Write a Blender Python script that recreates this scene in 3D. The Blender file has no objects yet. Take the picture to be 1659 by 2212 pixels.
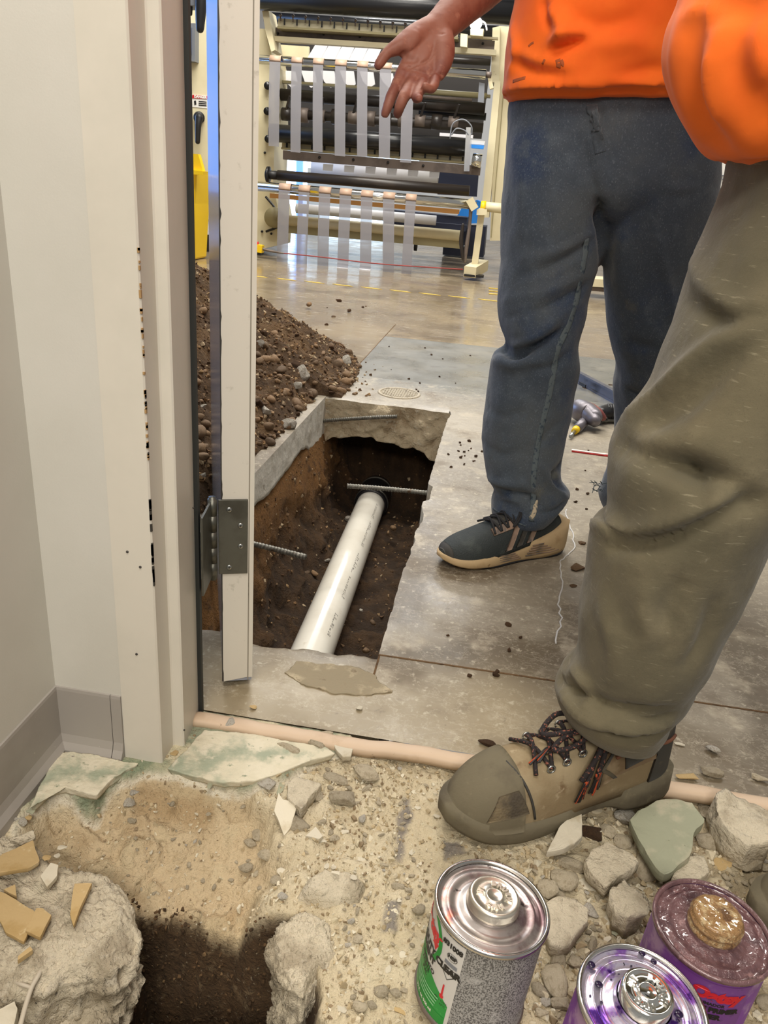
import bpy, bmesh, math, random
import numpy as np
from mathutils import Matrix, Vector
from mathutils.bvhtree import BVHTree

# ------------------------------------------------------------------ camera
SC = bpy.context.scene
COL = SC.collection
W, H = 1659, 2212
F = 1660.0
TH = math.radians(23.0); ROLL = math.atan2(325, 3903); HC = 0.78; YAW = math.radians(6.9)
_c, _s = math.cos(ROLL), math.sin(ROLL); _cy, _sy = math.cos(YAW), math.sin(YAW)
def ray(px, py):                       # direction of a photo pixel in world axes (unit depth)
    a = px - W / 2; b = py - H / 2
    x = (a * _c + b * _s) / F; y = (-a * _s + b * _c) / F
    d = math.sin(TH) + y * math.cos(TH); f = math.cos(TH) - y * math.sin(TH)
    return np.array((x * _cy - f * _sy, x * _sy + f * _cy, -d))
EYE = np.array((0, 0, HC))
def gnd(px, py, z=0.0):
    r = ray(px, py); return EYE + r * ((z - HC) / r[2])
def onY(px, py, y):
    r = ray(px, py); return EYE + r * (y / r[1])
def onX(px, py, x):
    r = ray(px, py); return EYE + r * (x / r[0])
def dep(px, py, t): return EYE + ray(px, py) * t
def depth_of(p):
    fw = ray(W / 2, H / 2); return float(np.dot(np.asarray(p) - EYE, fw) / np.dot(fw, fw))

cam = bpy.data.cameras.new('camera'); cam_o = bpy.data.objects.new('camera', cam); COL.objects.link(cam_o)
fw = ray(W / 2, H / 2); rt = ray(W / 2 + 1, H / 2) - fw; dn = ray(W / 2, H / 2 + 1) - fw
fw = fw / np.linalg.norm(fw); rt = rt / np.linalg.norm(rt); dn = dn / np.linalg.norm(dn)
M4 = Matrix.Identity(4)
for i in range(3):
    M4[i][0] = rt[i]; M4[i][1] = -dn[i]; M4[i][2] = -fw[i]; M4[i][3] = EYE[i]
cam_o.matrix_world = M4
cam.sensor_fit = 'VERTICAL'; cam.sensor_height = 24; cam.sensor_width = 18; cam.lens = F / H * 24
cam.clip_start = 0.02; cam.clip_end = 200
SC.camera = cam_o

# ------------------------------------------------------------------ world, lights, exposure
SC.view_settings.view_transform = 'Standard'; SC.view_settings.look = 'None'
SC.view_settings.gamma = 1.0; SC.view_settings.use_curve_mapping = False
SC.view_settings.exposure = 0.20
SC.cycles.max_bounces = 6; SC.cycles.diffuse_bounces = 3; SC.cycles.glossy_bounces = 3
SC.cycles.caustics_reflective = False; SC.cycles.caustics_refractive = False
wd = bpy.data.worlds.new('world'); SC.world = wd; wd.use_nodes = True
wd.node_tree.nodes['Background'].inputs[0].default_value = (1.0, 0.965, 0.91, 1)
wd.node_tree.nodes['Background'].inputs[1].default_value = 0.24
def area(name, loc, target, sx, sy, power, col):
    l = bpy.data.lights.new(name, 'AREA'); l.shape = 'RECTANGLE'; l.size = sx; l.size_y = sy; l.energy = power; l.color = col
    o = bpy.data.objects.new(name, l); COL.objects.link(o)
    d = Vector(target) - Vector(loc)
    o.matrix_world = Matrix.Translation(loc) @ d.to_track_quat('-Z', 'Y').to_matrix().to_4x4()
area('office_ceiling_and_fill_light', (-0.05, -0.15, 2.6), (0.0, 0.3, 0), 1.2, 0.6, 31, (1.0, 0.93, 0.83))
area('office_ceiling_and_fill_light', (0.15, -1.9, 2.5), (-.1, 0.8, 0.5), 1.2, 0.6, 52, (1.0, 0.93, 0.83))  # added fill from behind the camera, brightens the faces turned toward it
area('shop_ceiling_light', (-0.9, 3.4, 4.6), (-0.9, 3.4, 0), 2.4, 0.5, 120, (1.0, 0.95, 0.87))
area('shop_ceiling_light', (1.2, 4.2, 4.6), (1.2, 4.2, 0), 2.4, 0.5, 125, (1.0, 0.95, 0.87))
area('shop_ceiling_light', (-1.6, 6.6, 4.6), (-1.4, 7.6, 0.6), 3.0, 0.5, 230, (1.0, 0.96, 0.88))
area('shop_ceiling_light', (-1.2, 11.0, 4.6), (-1.2, 11.0, 0), 3.0, 0.5, 200, (0.95, 0.97, 1.0))
area('daylight_opening', (-8.5, 9.0, 2.4), (-2, 4.5, 0.6), 3.0, 3.2, 240, (0.30, 0.52, 1.0))

# ------------------------------------------------------------------ helpers: colour, noise, materials
def C(r, g, b):
    def f(v):
        v /= 255.0
        return v / 12.92 if v <= 0.04045 else ((v + 0.055) / 1.055) ** 2.4
    return (f(r), f(g), f(b))
def vnoise(P, seed=0):
    P = np.asarray(P, float); i = np.floor(P).astype(np.int64); f = P - i; f = f * f * (3 - 2 * f)
    def h(a, b, c):
        v = (a * 374761393 + b * 668265263 + c * 1274126177 + seed * 144665 + 12345) & 0xffffffff
        v = ((v ^ (v >> 13)) * 1274126177) & 0xffffffff
        v = ((v ^ (v >> 16)) * 2246822519) & 0xffffffff
        return (v ^ (v >> 15)) / 4294967296.0
    x, y, z = i[:, 0], i[:, 1], i[:, 2]; u, v, w = f[:, 0], f[:, 1], f[:, 2]
    def L(a, b, t): return a + (b - a) * t
    return L(L(L(h(x, y, z), h(x + 1, y, z), u), L(h(x, y + 1, z), h(x + 1, y + 1, z), u), v),
             L(L(h(x, y, z + 1), h(x + 1, y, z + 1), u), L(h(x, y + 1, z + 1), h(x + 1, y + 1, z + 1), u), v), w) * 2 - 1
def fbm(P, octv=4, seed=0, gain=0.5):
    P = np.asarray(P, float); a = 1.0; r = 0; 
    for k in range(octv):
        r = r + a * vnoise(P * (2.03 ** k) + 17.3 * k, seed + k); a *= gain
    return r
def P3(x, y, z=None):
    return np.stack([x, y, np.zeros_like(x) if z is None else z], -1)
def sstep(a, b, x):
    t = np.clip((x - a) / (b - a), 0, 1); return t * t * (3 - 2 * t)

def mat(name, col, rough=0.6, metal=0.0, layers=(), bump=(), rnd=0.0, attr=None, emit=0.0, alpha=1.0, trans=0.0,
        coat=0.0, coord='Object', rlay=None, sheen=0.0, sss=0.0):
    """layers: (scale, colour2, lo, hi[, kind]); bump: (scale, strength[, kind])"""
    m = bpy.data.materials.new(name); m.use_nodes = True; nt = m.node_tree; N = nt.nodes; L = nt.links
    b = N['Principled BSDF']; tc = N.new('ShaderNodeTexCoord')
    def tex(scale, kind='noise', detail=5):
        mp = N.new('ShaderNodeMapping'); L.new(tc.outputs[coord], mp.inputs['Vector'])
        sc = scale if isinstance(scale, (tuple, list)) else (scale,) * 3
        mp.inputs['Scale'].default_value = sc
        if kind == 'vor':
            t = N.new('ShaderNodeTexVoronoi'); t.inputs['Scale'].default_value = 1; L.new(mp.outputs[0], t.inputs['Vector']); return t.outputs['Distance']
        if kind == 'crack':
            t = N.new('ShaderNodeTexVoronoi'); t.feature = 'DISTANCE_TO_EDGE'; t.inputs['Scale'].default_value = 1
            nz = N.new('ShaderNodeTexNoise'); nz.inputs['Scale'].default_value = 1.7; L.new(mp.outputs[0], nz.inputs['Vector'])
            mx = N.new('ShaderNodeVectorMath'); mx.operation = 'MULTIPLY_ADD'; L.new(nz.outputs['Color'], mx.inputs[0]); mx.inputs[1].default_value = (0.9,) * 3; L.new(mp.outputs[0], mx.inputs[2])
            L.new(mx.outputs[0], t.inputs['Vector']); return t.outputs['Distance']
        if kind == 'vein':
            t = N.new('ShaderNodeTexNoise'); t.inputs['Scale'].default_value = 1; t.inputs['Detail'].default_value = 10; t.inputs['Roughness'].default_value = .68; t.inputs['Distortion'].default_value = .2; L.new(mp.outputs[0], t.inputs['Vector'])
            sb = N.new('ShaderNodeMath'); sb.operation = 'SUBTRACT'; L.new(t.outputs['Fac'], sb.inputs[0]); sb.inputs[1].default_value = .5
            ab = N.new('ShaderNodeMath'); ab.operation = 'ABSOLUTE'; L.new(sb.outputs[0], ab.inputs[0]); return ab.outputs[0]
        if kind == 'wave':
            t = N.new('ShaderNodeTexWave'); t.inputs['Scale'].default_value = 1; t.inputs['Distortion'].default_value = 1.5; L.new(mp.outputs[0], t.inputs['Vector']); return t.outputs['Fac']
        t = N.new('ShaderNodeTexNoise'); t.inputs['Scale'].default_value = 1; t.inputs['Detail'].default_value = detail; t.inputs['Roughness'].default_value = 0.6
        L.new(mp.outputs[0], t.inputs['Vector']); return t.outputs['Fac']
    if attr:
        a = N.new('ShaderNodeAttribute'); a.attribute_name = attr; cur = a.outputs['Color']
    else:
        r = N.new('ShaderNodeRGB'); r.outputs[0].default_value = (*col, 1); cur = r.outputs[0]
    for ly in layers:
        f = tex(ly[0], ly[4] if len(ly) > 4 else 'noise')
        mr = N.new('ShaderNodeMapRange'); mr.interpolation_type = 'SMOOTHSTEP'
        mr.inputs['From Min'].default_value = ly[2]; mr.inputs['From Max'].default_value = ly[3]
        if len(ly) > 5: mr.inputs['To Max'].default_value = ly[5]
        L.new(f, mr.inputs['Value'])
        mx = N.new('ShaderNodeMix'); mx.data_type = 'RGBA'; L.new(mr.outputs[0], mx.inputs[0]); L.new(cur, mx.inputs[6])
        mx.inputs[7].default_value = (*ly[1], 1); cur = mx.outputs[2]
    if rnd:
        oi = N.new('ShaderNodeObjectInfo'); mr = N.new('ShaderNodeMapRange'); mr.inputs['To Min'].default_value = 1 - rnd; mr.inputs['To Max'].default_value = 1 + rnd * 0.6
        L.new(oi.outputs['Random'], mr.inputs['Value'])
        hs = N.new('ShaderNodeHueSaturation'); L.new(mr.outputs[0], hs.inputs['Value']); L.new(cur, hs.inputs['Color']); cur = hs.outputs[0]
    L.new(cur, b.inputs['Base Color'])
    b.inputs['Roughness'].default_value = rough; b.inputs['Metallic'].default_value = metal
    if rlay:
        f = tex(rlay[0]); mr = N.new('ShaderNodeMapRange'); mr.inputs['From Min'].default_value = 0.3; mr.inputs['From Max'].default_value = 0.7
        mr.inputs['To Min'].default_value = rlay[1]; mr.inputs['To Max'].default_value = rlay[2]; L.new(f, mr.inputs['Value']); L.new(mr.outputs[0], b.inputs['Roughness'])
    nrm = None
    for bp in bump:
        f = tex(bp[0], bp[2] if len(bp) > 2 else 'noise')
        bn = N.new('ShaderNodeBump'); bn.inputs['Strength'].default_value = bp[1]; bn.inputs['Distance'].default_value = bp[3] if len(bp) > 3 else 0.004
        L.new(f, bn.inputs['Height'])
        if nrm: L.new(nrm, bn.inputs['Normal'])
        nrm = bn.outputs[0]
    if nrm: L.new(nrm, b.inputs['Normal'])
    if emit: L.new(cur, b.inputs['Emission Color']); b.inputs['Emission Strength'].default_value = emit
    b.inputs['Alpha'].default_value = alpha; b.inputs['Transmission Weight'].default_value = trans
    b.inputs['Coat Weight'].default_value = coat; b.inputs['Sheen Weight'].default_value = sheen
    if sss: b.inputs['Subsurface Weight'].default_value = sss; b.inputs['Subsurface Radius'].default_value = (0.012, 0.005, 0.003); b.inputs['Subsurface Scale'].default_value = 1
    return m

# ------------------------------------------------------------------ helpers: objects and meshes
BASE = {}
def tag(o, label=None, cat=None, group=None, kind=None):
    if label: o['label'] = label
    if cat: o['category'] = cat
    if group: o['group'] = group
    if kind: o['kind'] = kind
    return o
def thing(name, label, cat, loc, group=None):
    o = bpy.data.objects.new(name, None); COL.objects.link(o); o.empty_display_size = 0.05
    o.location = [float(v) for v in loc]; BASE[o] = Vector(o.location); return tag(o, label, cat, group)
def add(name, VF, m, parent=None, smooth=True, cols=None, label=None, cat=None, group=None, kind=None, local=False, uvcol='col'):
    V, Fc = VF
    V = np.asarray(V, float); org = None
    if parent is None and kind != 'structure' and len(V):
        org = np.array((V[:, 0].mean(), V[:, 1].mean(), V[:, 2].min())); V = V - org
    me = bpy.data.meshes.new(name); me.from_pydata(V.tolist(), [], [tuple(int(i) for i in f) for f in Fc])
    if smooth: me.shade_smooth()
    if cols is not None:
        a = me.color_attributes.new(uvcol, 'FLOAT_COLOR', 'POINT')
        cc = np.ones((len(V), 4)); cc[:, :3] = cols; a.data.foreach_set('color', cc.ravel())
    if m: me.materials.append(m)
    me.update()
    o = bpy.data.objects.new(name, me); COL.objects.link(o)
    if org is not None: o.location = org.tolist()
    if parent is not None:
        o.parent = parent
        if not local and parent in BASE: o.matrix_parent_inverse = Matrix.Translation(-BASE[parent])
    return tag(o, label, cat, group, kind)
def bevel(o, w, seg=2):
    b = o.modifiers.new('bevel', 'BEVEL'); b.width = w; b.segments = seg; b.limit_method = 'ANGLE'; b.angle_limit = 0.6
    return o
def merge(*parts):
    V = []; Fs = []; n = 0
    for v, f in parts:
        v = np.asarray(v, float); V.append(v); Fs += [tuple(i + n for i in ff) for ff in f]; n += len(v)
    return np.concatenate(V), Fs
def box(x0, x1, y0, y1, z0, z1):
    V = [(x, y, z) for z in (z0, z1) for y in (y0, y1) for x in (x0, x1)]
    return np.array(V, float), [(0, 2, 3, 1), (4, 5, 7, 6), (0, 1, 5, 4), (2, 6, 7, 3), (0, 4, 6, 2), (1, 3, 7, 5)]
def beam(a, b, w, h, up=(0, 0, 1)):      # box along a-b; w across, h along up
    a = np.asarray(a, float); b = np.asarray(b, float); d = b - a; d /= np.linalg.norm(d)
    u = np.asarray(up, float); s = np.cross(d, u); s /= np.linalg.norm(s); u = np.cross(s, d)
    V = [p + s * i * w / 2 + u * j * h / 2 for p in (a, b) for j in (-1, 1) for i in (-1, 1)]
    return np.array(V), [(0, 1, 3, 2), (4, 6, 7, 5), (0, 4, 5, 1), (2, 3, 7, 6), (0, 2, 6, 4), (1, 5, 7, 3)]
def frames(pts):
    pts = np.asarray(pts, float); T = np.gradient(pts, axis=0); T /= np.linalg.norm(T, axis=1)[:, None] + 1e-12
    n = np.cross(T[0], (0, 0, 1)); 
    if np.linalg.norm(n) < 1e-3: n = np.cross(T[0], (0, 1, 0))
    n /= np.linalg.norm(n); Ns = []
    for t in T:
        n = n - t * np.dot(n, t); n /= np.linalg.norm(n) + 1e-12; Ns.append(n)
    Ns = np.array(Ns); return T, Ns, np.cross(T, Ns)
def rings(R, cap=True, close=True):
    R = [np.asarray(r, float) for r in R]; n = len(R[0]); V = np.concatenate(R); Fs = []
    for k in range(len(R) - 1):
        for i in range(n if close else n - 1):
            j = (i + 1) % n; Fs.append((k * n + i, k * n + j, (k + 1) * n + j, (k + 1) * n + i))
    if cap:
        Fs.append(tuple(range(n - 1, -1, -1))); Fs.append(tuple((len(R) - 1) * n + i for i in range(n)))
    return V, Fs
def tube(pts, r, n=12, cap=True, sq=None):
    pts = np.asarray(pts, float); rr = np.broadcast_to(np.asarray(r, float), (len(pts),)) if np.ndim(r) < 2 else None
    T, Nn, B = frames(pts); a = np.linspace(0, 2 * math.pi, n, endpoint=False); R = []
    for k in range(len(pts)):
        R.append(pts[k] + rr[k] * (np.cos(a)[:, None] * Nn[k] + (sq or 1.0) * np.sin(a)[:, None] * B[k]))
    return rings(R, cap)
def cyl(a, b, r, n=24): return tube([a, b], r, n)
def spline(pts, n=40):                    # Catmull-Rom resample (any dimension)
    p = np.asarray(pts, float); m = len(p); out = []
    t = np.linspace(0, m - 1, n)
    for v in t:
        i = min(int(v), m - 2); f = v - i
        a, b, c, d = p[max(i - 1, 0)], p[i], p[i + 1], p[min(i + 2, m - 1)]
        out.append(0.5 * (2 * b + (c - a) * f + (2 * a - 5 * b + 4 * c - d) * f * f + (3 * b - a - 3 * c + d) * f ** 3))
    return np.array(out)
def limb(pts, radii, n=16, k=None):
    k = k or len(pts) * 5
    q = spline(np.c_[np.asarray(pts, float), np.asarray(radii, float)], k)
    p, r = q[:, :3], q[:, 3]
    d0 = p[0] - p[1]; d0 /= np.linalg.norm(d0); d1 = p[-1] - p[-2]; d1 /= np.linalg.norm(d1)
    p = np.concatenate([[p[0] + d0 * r[0] * .9, p[0] + d0 * r[0] * .6], p, [p[-1] + d1 * r[-1] * .6, p[-1] + d1 * r[-1] * .9]])
    r = np.concatenate([[r[0] * .35, r[0] * .8], r, [r[-1] * .8, r[-1] * .35]])
    return tube(p, r, n)
def lathe(prof, n=48, closed=False):      # prof [(r,z)], about z axis
    a = np.linspace(0, 2 * math.pi, n, endpoint=False)
    R = [np.stack([r * np.cos(a), r * np.sin(a), np.full(n, z)], -1) for r, z in prof]
    return rings(R, cap=not closed)
def xf(VF, Mx):
    V = np.asarray(VF[0], float); A = np.array(Mx)[:3, :3]; t = np.array(Mx)[:3, 3]; return V @ A.T + t, VF[1]
def grid(U, V_, fn, wrap=False):          # fn(u,v)-> (x,y,z) arrays
    u, v = np.meshgrid(U, V_); p = np.asarray(fn(u, v)); p = np.moveaxis(p, 0, -1).reshape(-1, 3)
    nu, nv = len(U), len(V_)
    idx = np.arange(nu * nv).reshape(nv, nu)
    Fs = np.stack([idx[:-1, :-1], idx[:-1, 1:], idx[1:, 1:], idx[1:, :-1]], -1).reshape(-1, 4)
    return p, Fs
def solid(VF, t):                         # thicken an open sheet along its normals
    me = bpy.data.meshes.new('tmp'); me.from_pydata(np.asarray(VF[0]).tolist(), [], [tuple(int(i) for i in f) for f in VF[1]])
    bm = bmesh.new(); bm.from_mesh(me); bm.normal_update()
    bmesh.ops.solidify(bm, geom=bm.faces[:], thickness=t)
    bm.to_mesh(me); bm.free(); r = np.array([v.co[:] for v in me.vertices]), [tuple(p.vertices) for p in me.polygons]
    bpy.data.meshes.remove(me); return r
def evalmods(VF, mods):
    me = bpy.data.meshes.new('tmp'); me.from_pydata(np.asarray(VF[0]).tolist(), [], [tuple(int(i) for i in f) for f in VF[1]])
    o = bpy.data.objects.new('tmp', me); COL.objects.link(o)
    for typ, kw in mods:
        md = o.modifiers.new(typ, typ)
        for k, v in kw.items(): setattr(md, k, v)
    dg = bpy.context.evaluated_depsgraph_get(); dg.update(); e = o.evaluated_get(dg); em = e.to_mesh()
    V = np.empty(len(em.vertices) * 3); em.vertices.foreach_get('co', V); Nn = np.empty(len(em.vertices) * 3)
    em.vertex_normals.foreach_get('vector', Nn)
    Fs = [tuple(p.vertices) for p in em.polygons]
    e.to_mesh_clear(); bpy.data.objects.remove(o); bpy.data.meshes.remove(me)
    return V.reshape(-1, 3), Fs, Nn.reshape(-1, 3)
def fuse(VF, voxel, it=6, fac=0.5):
    return evalmods(VF, [('REMESH', dict(mode='VOXEL', voxel_size=voxel, use_smooth_shade=True)), ('SMOOTH', dict(factor=fac, iterations=it))])
def text(s, size, shear=0.0, bold=0.0, space=1.0):
    cu = bpy.data.curves.new('t', 'FONT'); cu.body = s; cu.size = size; cu.align_x = 'CENTER'; cu.align_y = 'CENTER'
    cu.shear = shear; cu.offset = bold; cu.space_character = space; cu.resolution_u = 3
    o = bpy.data.objects.new('t', cu); COL.objects.link(o); dg = bpy.context.evaluated_depsgraph_get(); dg.update()
    em = o.evaluated_get(dg).to_mesh(); V = np.array([v.co[:] for v in em.vertices]).reshape(-1, 3); Fs = [tuple(p.vertices) for p in em.polygons]
    o.evaluated_get(dg).to_mesh_clear(); bpy.data.objects.remove(o); bpy.data.curves.remove(cu); return V, Fs
def inpoly(poly, x, y):                   # signed distance to polygon, + inside
    poly = np.asarray(poly, float); n = len(poly); ins = np.zeros(x.shape, bool); d = np.full(x.shape, 1e9)
    for i in range(n):
        ax, ay = poly[i]; bx, by = poly[(i + 1) % n]
        cond = ((ay > y) != (by > y)); 
        with np.errstate(divide='ignore', invalid='ignore'):
            xi = (bx - ax) * (y - ay) / (by - ay) + ax
        ins ^= cond & (x < xi)
        ex, ey = bx - ax, by - ay; t = np.clip(((x - ax) * ex + (y - ay) * ey) / (ex * ex + ey * ey + 1e-15), 0, 1)
        d = np.minimum(d, np.hypot(x - ax - t * ex, y - ay - t * ey))
    return np.where(ins, d, -d)
def pxpoly(pts, z=0.0): return [tuple(gnd(a, b, z)[:2]) for a, b in pts]
def hull(rng, n=18, flat=1.0):
    bm = bmesh.new()
    for _ in range(n):
        v = np.array([rng.gauss(0, 1) for _ in range(3)]); v /= np.linalg.norm(v); v *= rng.uniform(0.8, 1.0)
        bm.verts.new((v[0], v[1], v[2] * flat))
    r = bmesh.ops.convex_hull(bm, input=bm.verts[:])
    for v in [v for v in bm.verts if not v.link_faces]: bm.verts.remove(v)
    me = bpy.data.meshes.new('h'); bm.to_mesh(me); bm.free()
    out = np.array([v.co[:] for v in me.vertices]), [tuple(p.vertices) for p in me.polygons]; bpy.data.meshes.remove(me); return out
def icos(sub=2):
    bm = bmesh.new(); bmesh.ops.create_icosphere(bm, subdivisions=sub, radius=1)
    me = bpy.data.meshes.new('h'); bm.to_mesh(me); bm.free()
    out = np.array([v.co[:] for v in me.vertices]), [tuple(p.vertices) for p in me.polygons]; bpy.data.meshes.remove(me); return out
ICO3 = icos(3); ICO2 = icos(2)
def lump(seed, rough=0.25, facet=7, sub=3):      # broken concrete: sphere cut by planes, then roughened
    V, Fs = (ICO3 if sub == 3 else ICO2); V = V.copy(); rg = random.Random(seed)
    for _ in range(facet):
        n = np.array([rg.gauss(0, 1) for _ in range(3)]); n /= np.linalg.norm(n); k = rg.uniform(0.55, 0.8)
        d = V @ n; V -= np.maximum(d - k, 0)[:, None] * n
    V *= (1 + rough * 0.35 * fbm(V * 2.2 + seed, 3, seed))[:, None]
    return V, Fs
def shard(outline, ztop, thick, seed=0, n=64, jag=0.03, rough=0.004, tilt=(0, 0), bulge=0.0, fr=40, nz=3, slope=0.0):
    """broken plate/chunk from a ground outline: rough top, ragged broken sides, bottom"""
    o = np.asarray(outline, float); c = o.mean(0); d = np.r_[0, np.cumsum(np.hypot(*np.diff(np.r_[o, o[:1]], axis=0).T))]
    s = np.linspace(0, d[-1], n, endpoint=False); oc = np.r_[o, o[:1]]
    q = np.stack([np.interp(s, d, oc[:, 0]), np.interp(s, d, oc[:, 1])], -1); size = d[-1] / 4
    q = c + (q - c) * (1 + jag * fbm(P3(q[:, 0] * 3 / size, q[:, 1] * 3 / size) + seed, 3, seed))[:, None]
    go = dict(octv=6, gain=.66) if n > 100 else dict(octv=4)
    R = []
    for f in (tuple(np.linspace(.02, .995, 46) ** .8) if n > 180 else (0.06, .16, .26, .36, .46, .55, .63, .71, .78, .84, .89, .93, .965, .985) if n > 100 else (0.12, 0.4, 0.65, 0.85, 0.96)):
        p = c + (q - c) * f; z = rough * fbm(P3(p[:, 0] * fr, p[:, 1] * fr) + seed, seed=seed, **go); R.append(np.c_[p, ztop + z * (.45 + .55 * f ** 3) - (slope * f ** 6)])
    for k in range(nz + 1):
        t = k / nz; zz = ztop - rough * 0.5 - slope - t * thick
        p = c + (q - c) * (1 + bulge * math.sin(t * 2.6) - 0.05 * t)
        w = fbm(np.c_[p * fr * 0.7, np.full(n, zz * fr * 0.9)] + seed, seed=seed + 5, **go)
        p = p + (q - c) / (np.linalg.norm(q - c, axis=1)[:, None] + 1e-9) * (w * rough * 1.2)[:, None]
        R.append(np.c_[p, np.full(n, zz) + rough * 0.6 * w])
    V, Fs = rings(R)
    if tilt != (0, 0):
        V[:, 2] += (V[:, 0] - c[0]) * tilt[0] + (V[:, 1] - c[1]) * tilt[1]
    return V, Fs

# ------------------------------------------------------------------ materials
M = {}
M['wall'] = mat('painted_wall', C(206, 203, 194), 0.55, bump=((420, 0.12, 'noise', 0.001),), layers=((3, C(200, 197, 187), .4, .7),))
M['frame'] = mat('painted_steel', C(214, 208, 195), 0.38, bump=((160, 0.05, 'noise', 0.001),), layers=((90, C(120, 95, 60), .76, .80), (6, C(206, 201, 188), .4, .7)))
M['cove'] = mat('vinyl_cove', C(160, 154, 147), 0.45, layers=((120, C(205, 200, 190), .70, .74), (7, C(150, 144, 136), .45, .7)))
M['dark_gap'] = mat('dark_rubber', C(40, 42, 40), 0.6)
M['door_face'] = mat('door_face_paint', C(160, 165, 178), 0.16, bump=(((60, 60, 2), 0.06, 'noise', 0.001),))
M['door_edge'] = mat('door_edge_paint', C(212, 206, 193), 0.4, bump=((140, 0.06, 'noise', 0.001),), layers=((60, C(190, 184, 170), .62, .75),))
M['chip'] = mat('bare_dark_steel', C(52, 48, 44), 0.5)
M['seam'] = mat('paint_filled_seam', C(150, 142, 128), .6, layers=((8, C(70, 64, 56), .55, .62),))
M['hinge'] = mat('brushed_hinge_steel', C(108, 108, 100), 0.42, 0.75, layers=((14, C(88, 86, 78), .45, .7),))
M['screw'] = mat('screw_steel', C(170, 172, 168), 0.3, 0.9)
def fl():
    m = mat('polished_concrete_floor', C(132, 118, 97), 0.3,
            layers=((0.9, C(150, 134, 108), .42, .62), (3.0, C(118, 104, 86), .5, .68), ((9, 34, 9), C(176, 166, 147), .56, .72), (1.4, C(112, 98, 80), .55, .75, 'noise', .6),
                    (26, C(92, 78, 62), .64, .76), ((18, 60, 18), C(190, 180, 160), .66, .74)),
            bump=((14, 0.05, 'noise', 0.003),), rlay=(4, 0.10, 0.30))
    return m
M['floor'] = fl()
M['mortar'] = mat('mortar_smear', C(150, 138, 114), .9, layers=((20, C(190, 176, 148), .5, .65), (40, C(128, 114, 92), .6, .72)), bump=(((40, 260, 40), .5, 'noise', .003), (90, .3, 'noise', .003)))
M['floor_dusty'] = mat('dusty_concrete_floor', C(136, 125, 108), 0.5,
            layers=((2.2, C(112, 98, 80), .45, .65), (7, C(160, 150, 132), .5, .66), ((16, 60, 20), C(188, 178, 158), .60, .70), ((70, 18, 20), C(186, 176, 156), .64, .72), (34, C(96, 82, 66), .62, .74), (110, C(70, 58, 46), .70, .76), (2.6, C(196, 186, 168), .0, .012, 'crack', .5)),
            bump=((60, 0.22, 'noise', 0.003), (9, .12, 'noise', .01)), rlay=(6, 0.28, 0.6))
M['floor_patch'] = mat('grey_patch_concrete', C(112, 110, 102), 0.36, layers=((3, C(126, 122, 111), .45, .65), (14, C(98, 94, 86), .55, .7), ((20, 50, 20), C(150, 145, 132), .66, .74)), bump=((40, .12, 'noise', .003),), rlay=(5, .22, .45))
M['slab_cut'] = mat('sawn_slab_face', C(204, 199, 187), 0.8, layers=((8, C(176, 168, 152), .5, .68), ((60, 60, 6), C(190, 186, 176), .55, .7), (22, C(110, 96, 78), .64, .74)), bump=((70, .5, 'noise', .006),))
M['slab_broken'] = mat('broken_slab_face', C(206, 190, 160), 0.9, layers=((12, C(172, 152, 122), .48, .64), (40, C(216, 206, 184), .56, .7), (60, C(130, 114, 94), .68, .76)), bump=((40, .8, 'noise', .02), (130, .7, 'noise', .006)))
M['terrain'] = mat('rubble_ground', (1, 1, 1), 0.95, attr='col', layers=((55, C(176, 154, 118), .55, .75, 'noise', .35), (170, C(208, 194, 164), .60, .75, 'noise', .5), (240, C(96, 78, 54), .66, .78, 'noise', .6)), bump=((60, .7, 'noise', .010), (150, .7, 'noise', .006), (420, .6, 'noise', .002)))
M['soil'] = mat('dug_soil', (1, 1, 1), 1.0, attr='col', layers=((26, C(58, 40, 24), .5, .72, 'noise', .7), (90, C(128, 94, 58), .6, .78, 'noise', .5), (220, C(150, 126, 92), .70, .80, 'noise', .8)), bump=((40, .9, 'noise', .022), (120, .9, 'noise', .010), (320, .7, 'noise', .003)))
M['rock'] = mat('concrete_rubble', C(194, 181, 156), 0.92, rnd=0.22, layers=((3.2, C(170, 156, 130), .45, .65), (12, C(208, 198, 176), .55, .7), (30, C(124, 110, 90), .68, .78)), bump=((9, .5, 'noise', .08), (40, .4, 'noise', .02)))
M['chunk'] = mat('broken_concrete', C(202, 191, 168), 0.94, layers=((16, C(166, 154, 132), .45, .62), (42, C(196, 186, 166), .55, .7), (70, C(118, 106, 90), .66, .74), (24, C(124, 116, 106), .68, .71)), bump=((36, .7, 'noise', .012), (110, .8, 'noise', .007), (320, .6, 'noise', .002)))
M['tile_green'] = mat('green_tile', C(160, 162, 138), 0.8, rnd=.10, layers=((25, C(184, 178, 154), .5, .68), (90, C(100, 104, 82), .66, .74)), bump=((120, .3, 'noise', .002),))
M['tile_white'] = mat('pale_tile', C(206, 198, 178), 0.75, rnd=.14, layers=((30, C(186, 174, 148), .52, .7),), bump=((120, .3, 'noise', .002),))
M['tile_ochre'] = mat('ochre_tile_back', C(188, 162, 116), 0.85, rnd=.10, layers=((20, C(176, 148, 98), .48, .64), (60, C(206, 186, 146), .62, .74)), bump=((140, .35, 'noise', .002),))
M['pebble'] = mat('river_pebble', C(112, 87, 60), 0.75, rnd=.5, layers=((3, C(136, 110, 80), .5, .7), (14, C(90, 68, 46), .62, .74)), bump=((12, .25, 'noise', .05),))
M['clod'] = mat('soil_clod', C(92, 64, 38), 1.0, rnd=.3, layers=((6, C(66, 44, 26), .5, .7), (24, C(130, 100, 64), .64, .76)), bump=((12, .7, 'noise', .08),))
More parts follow.
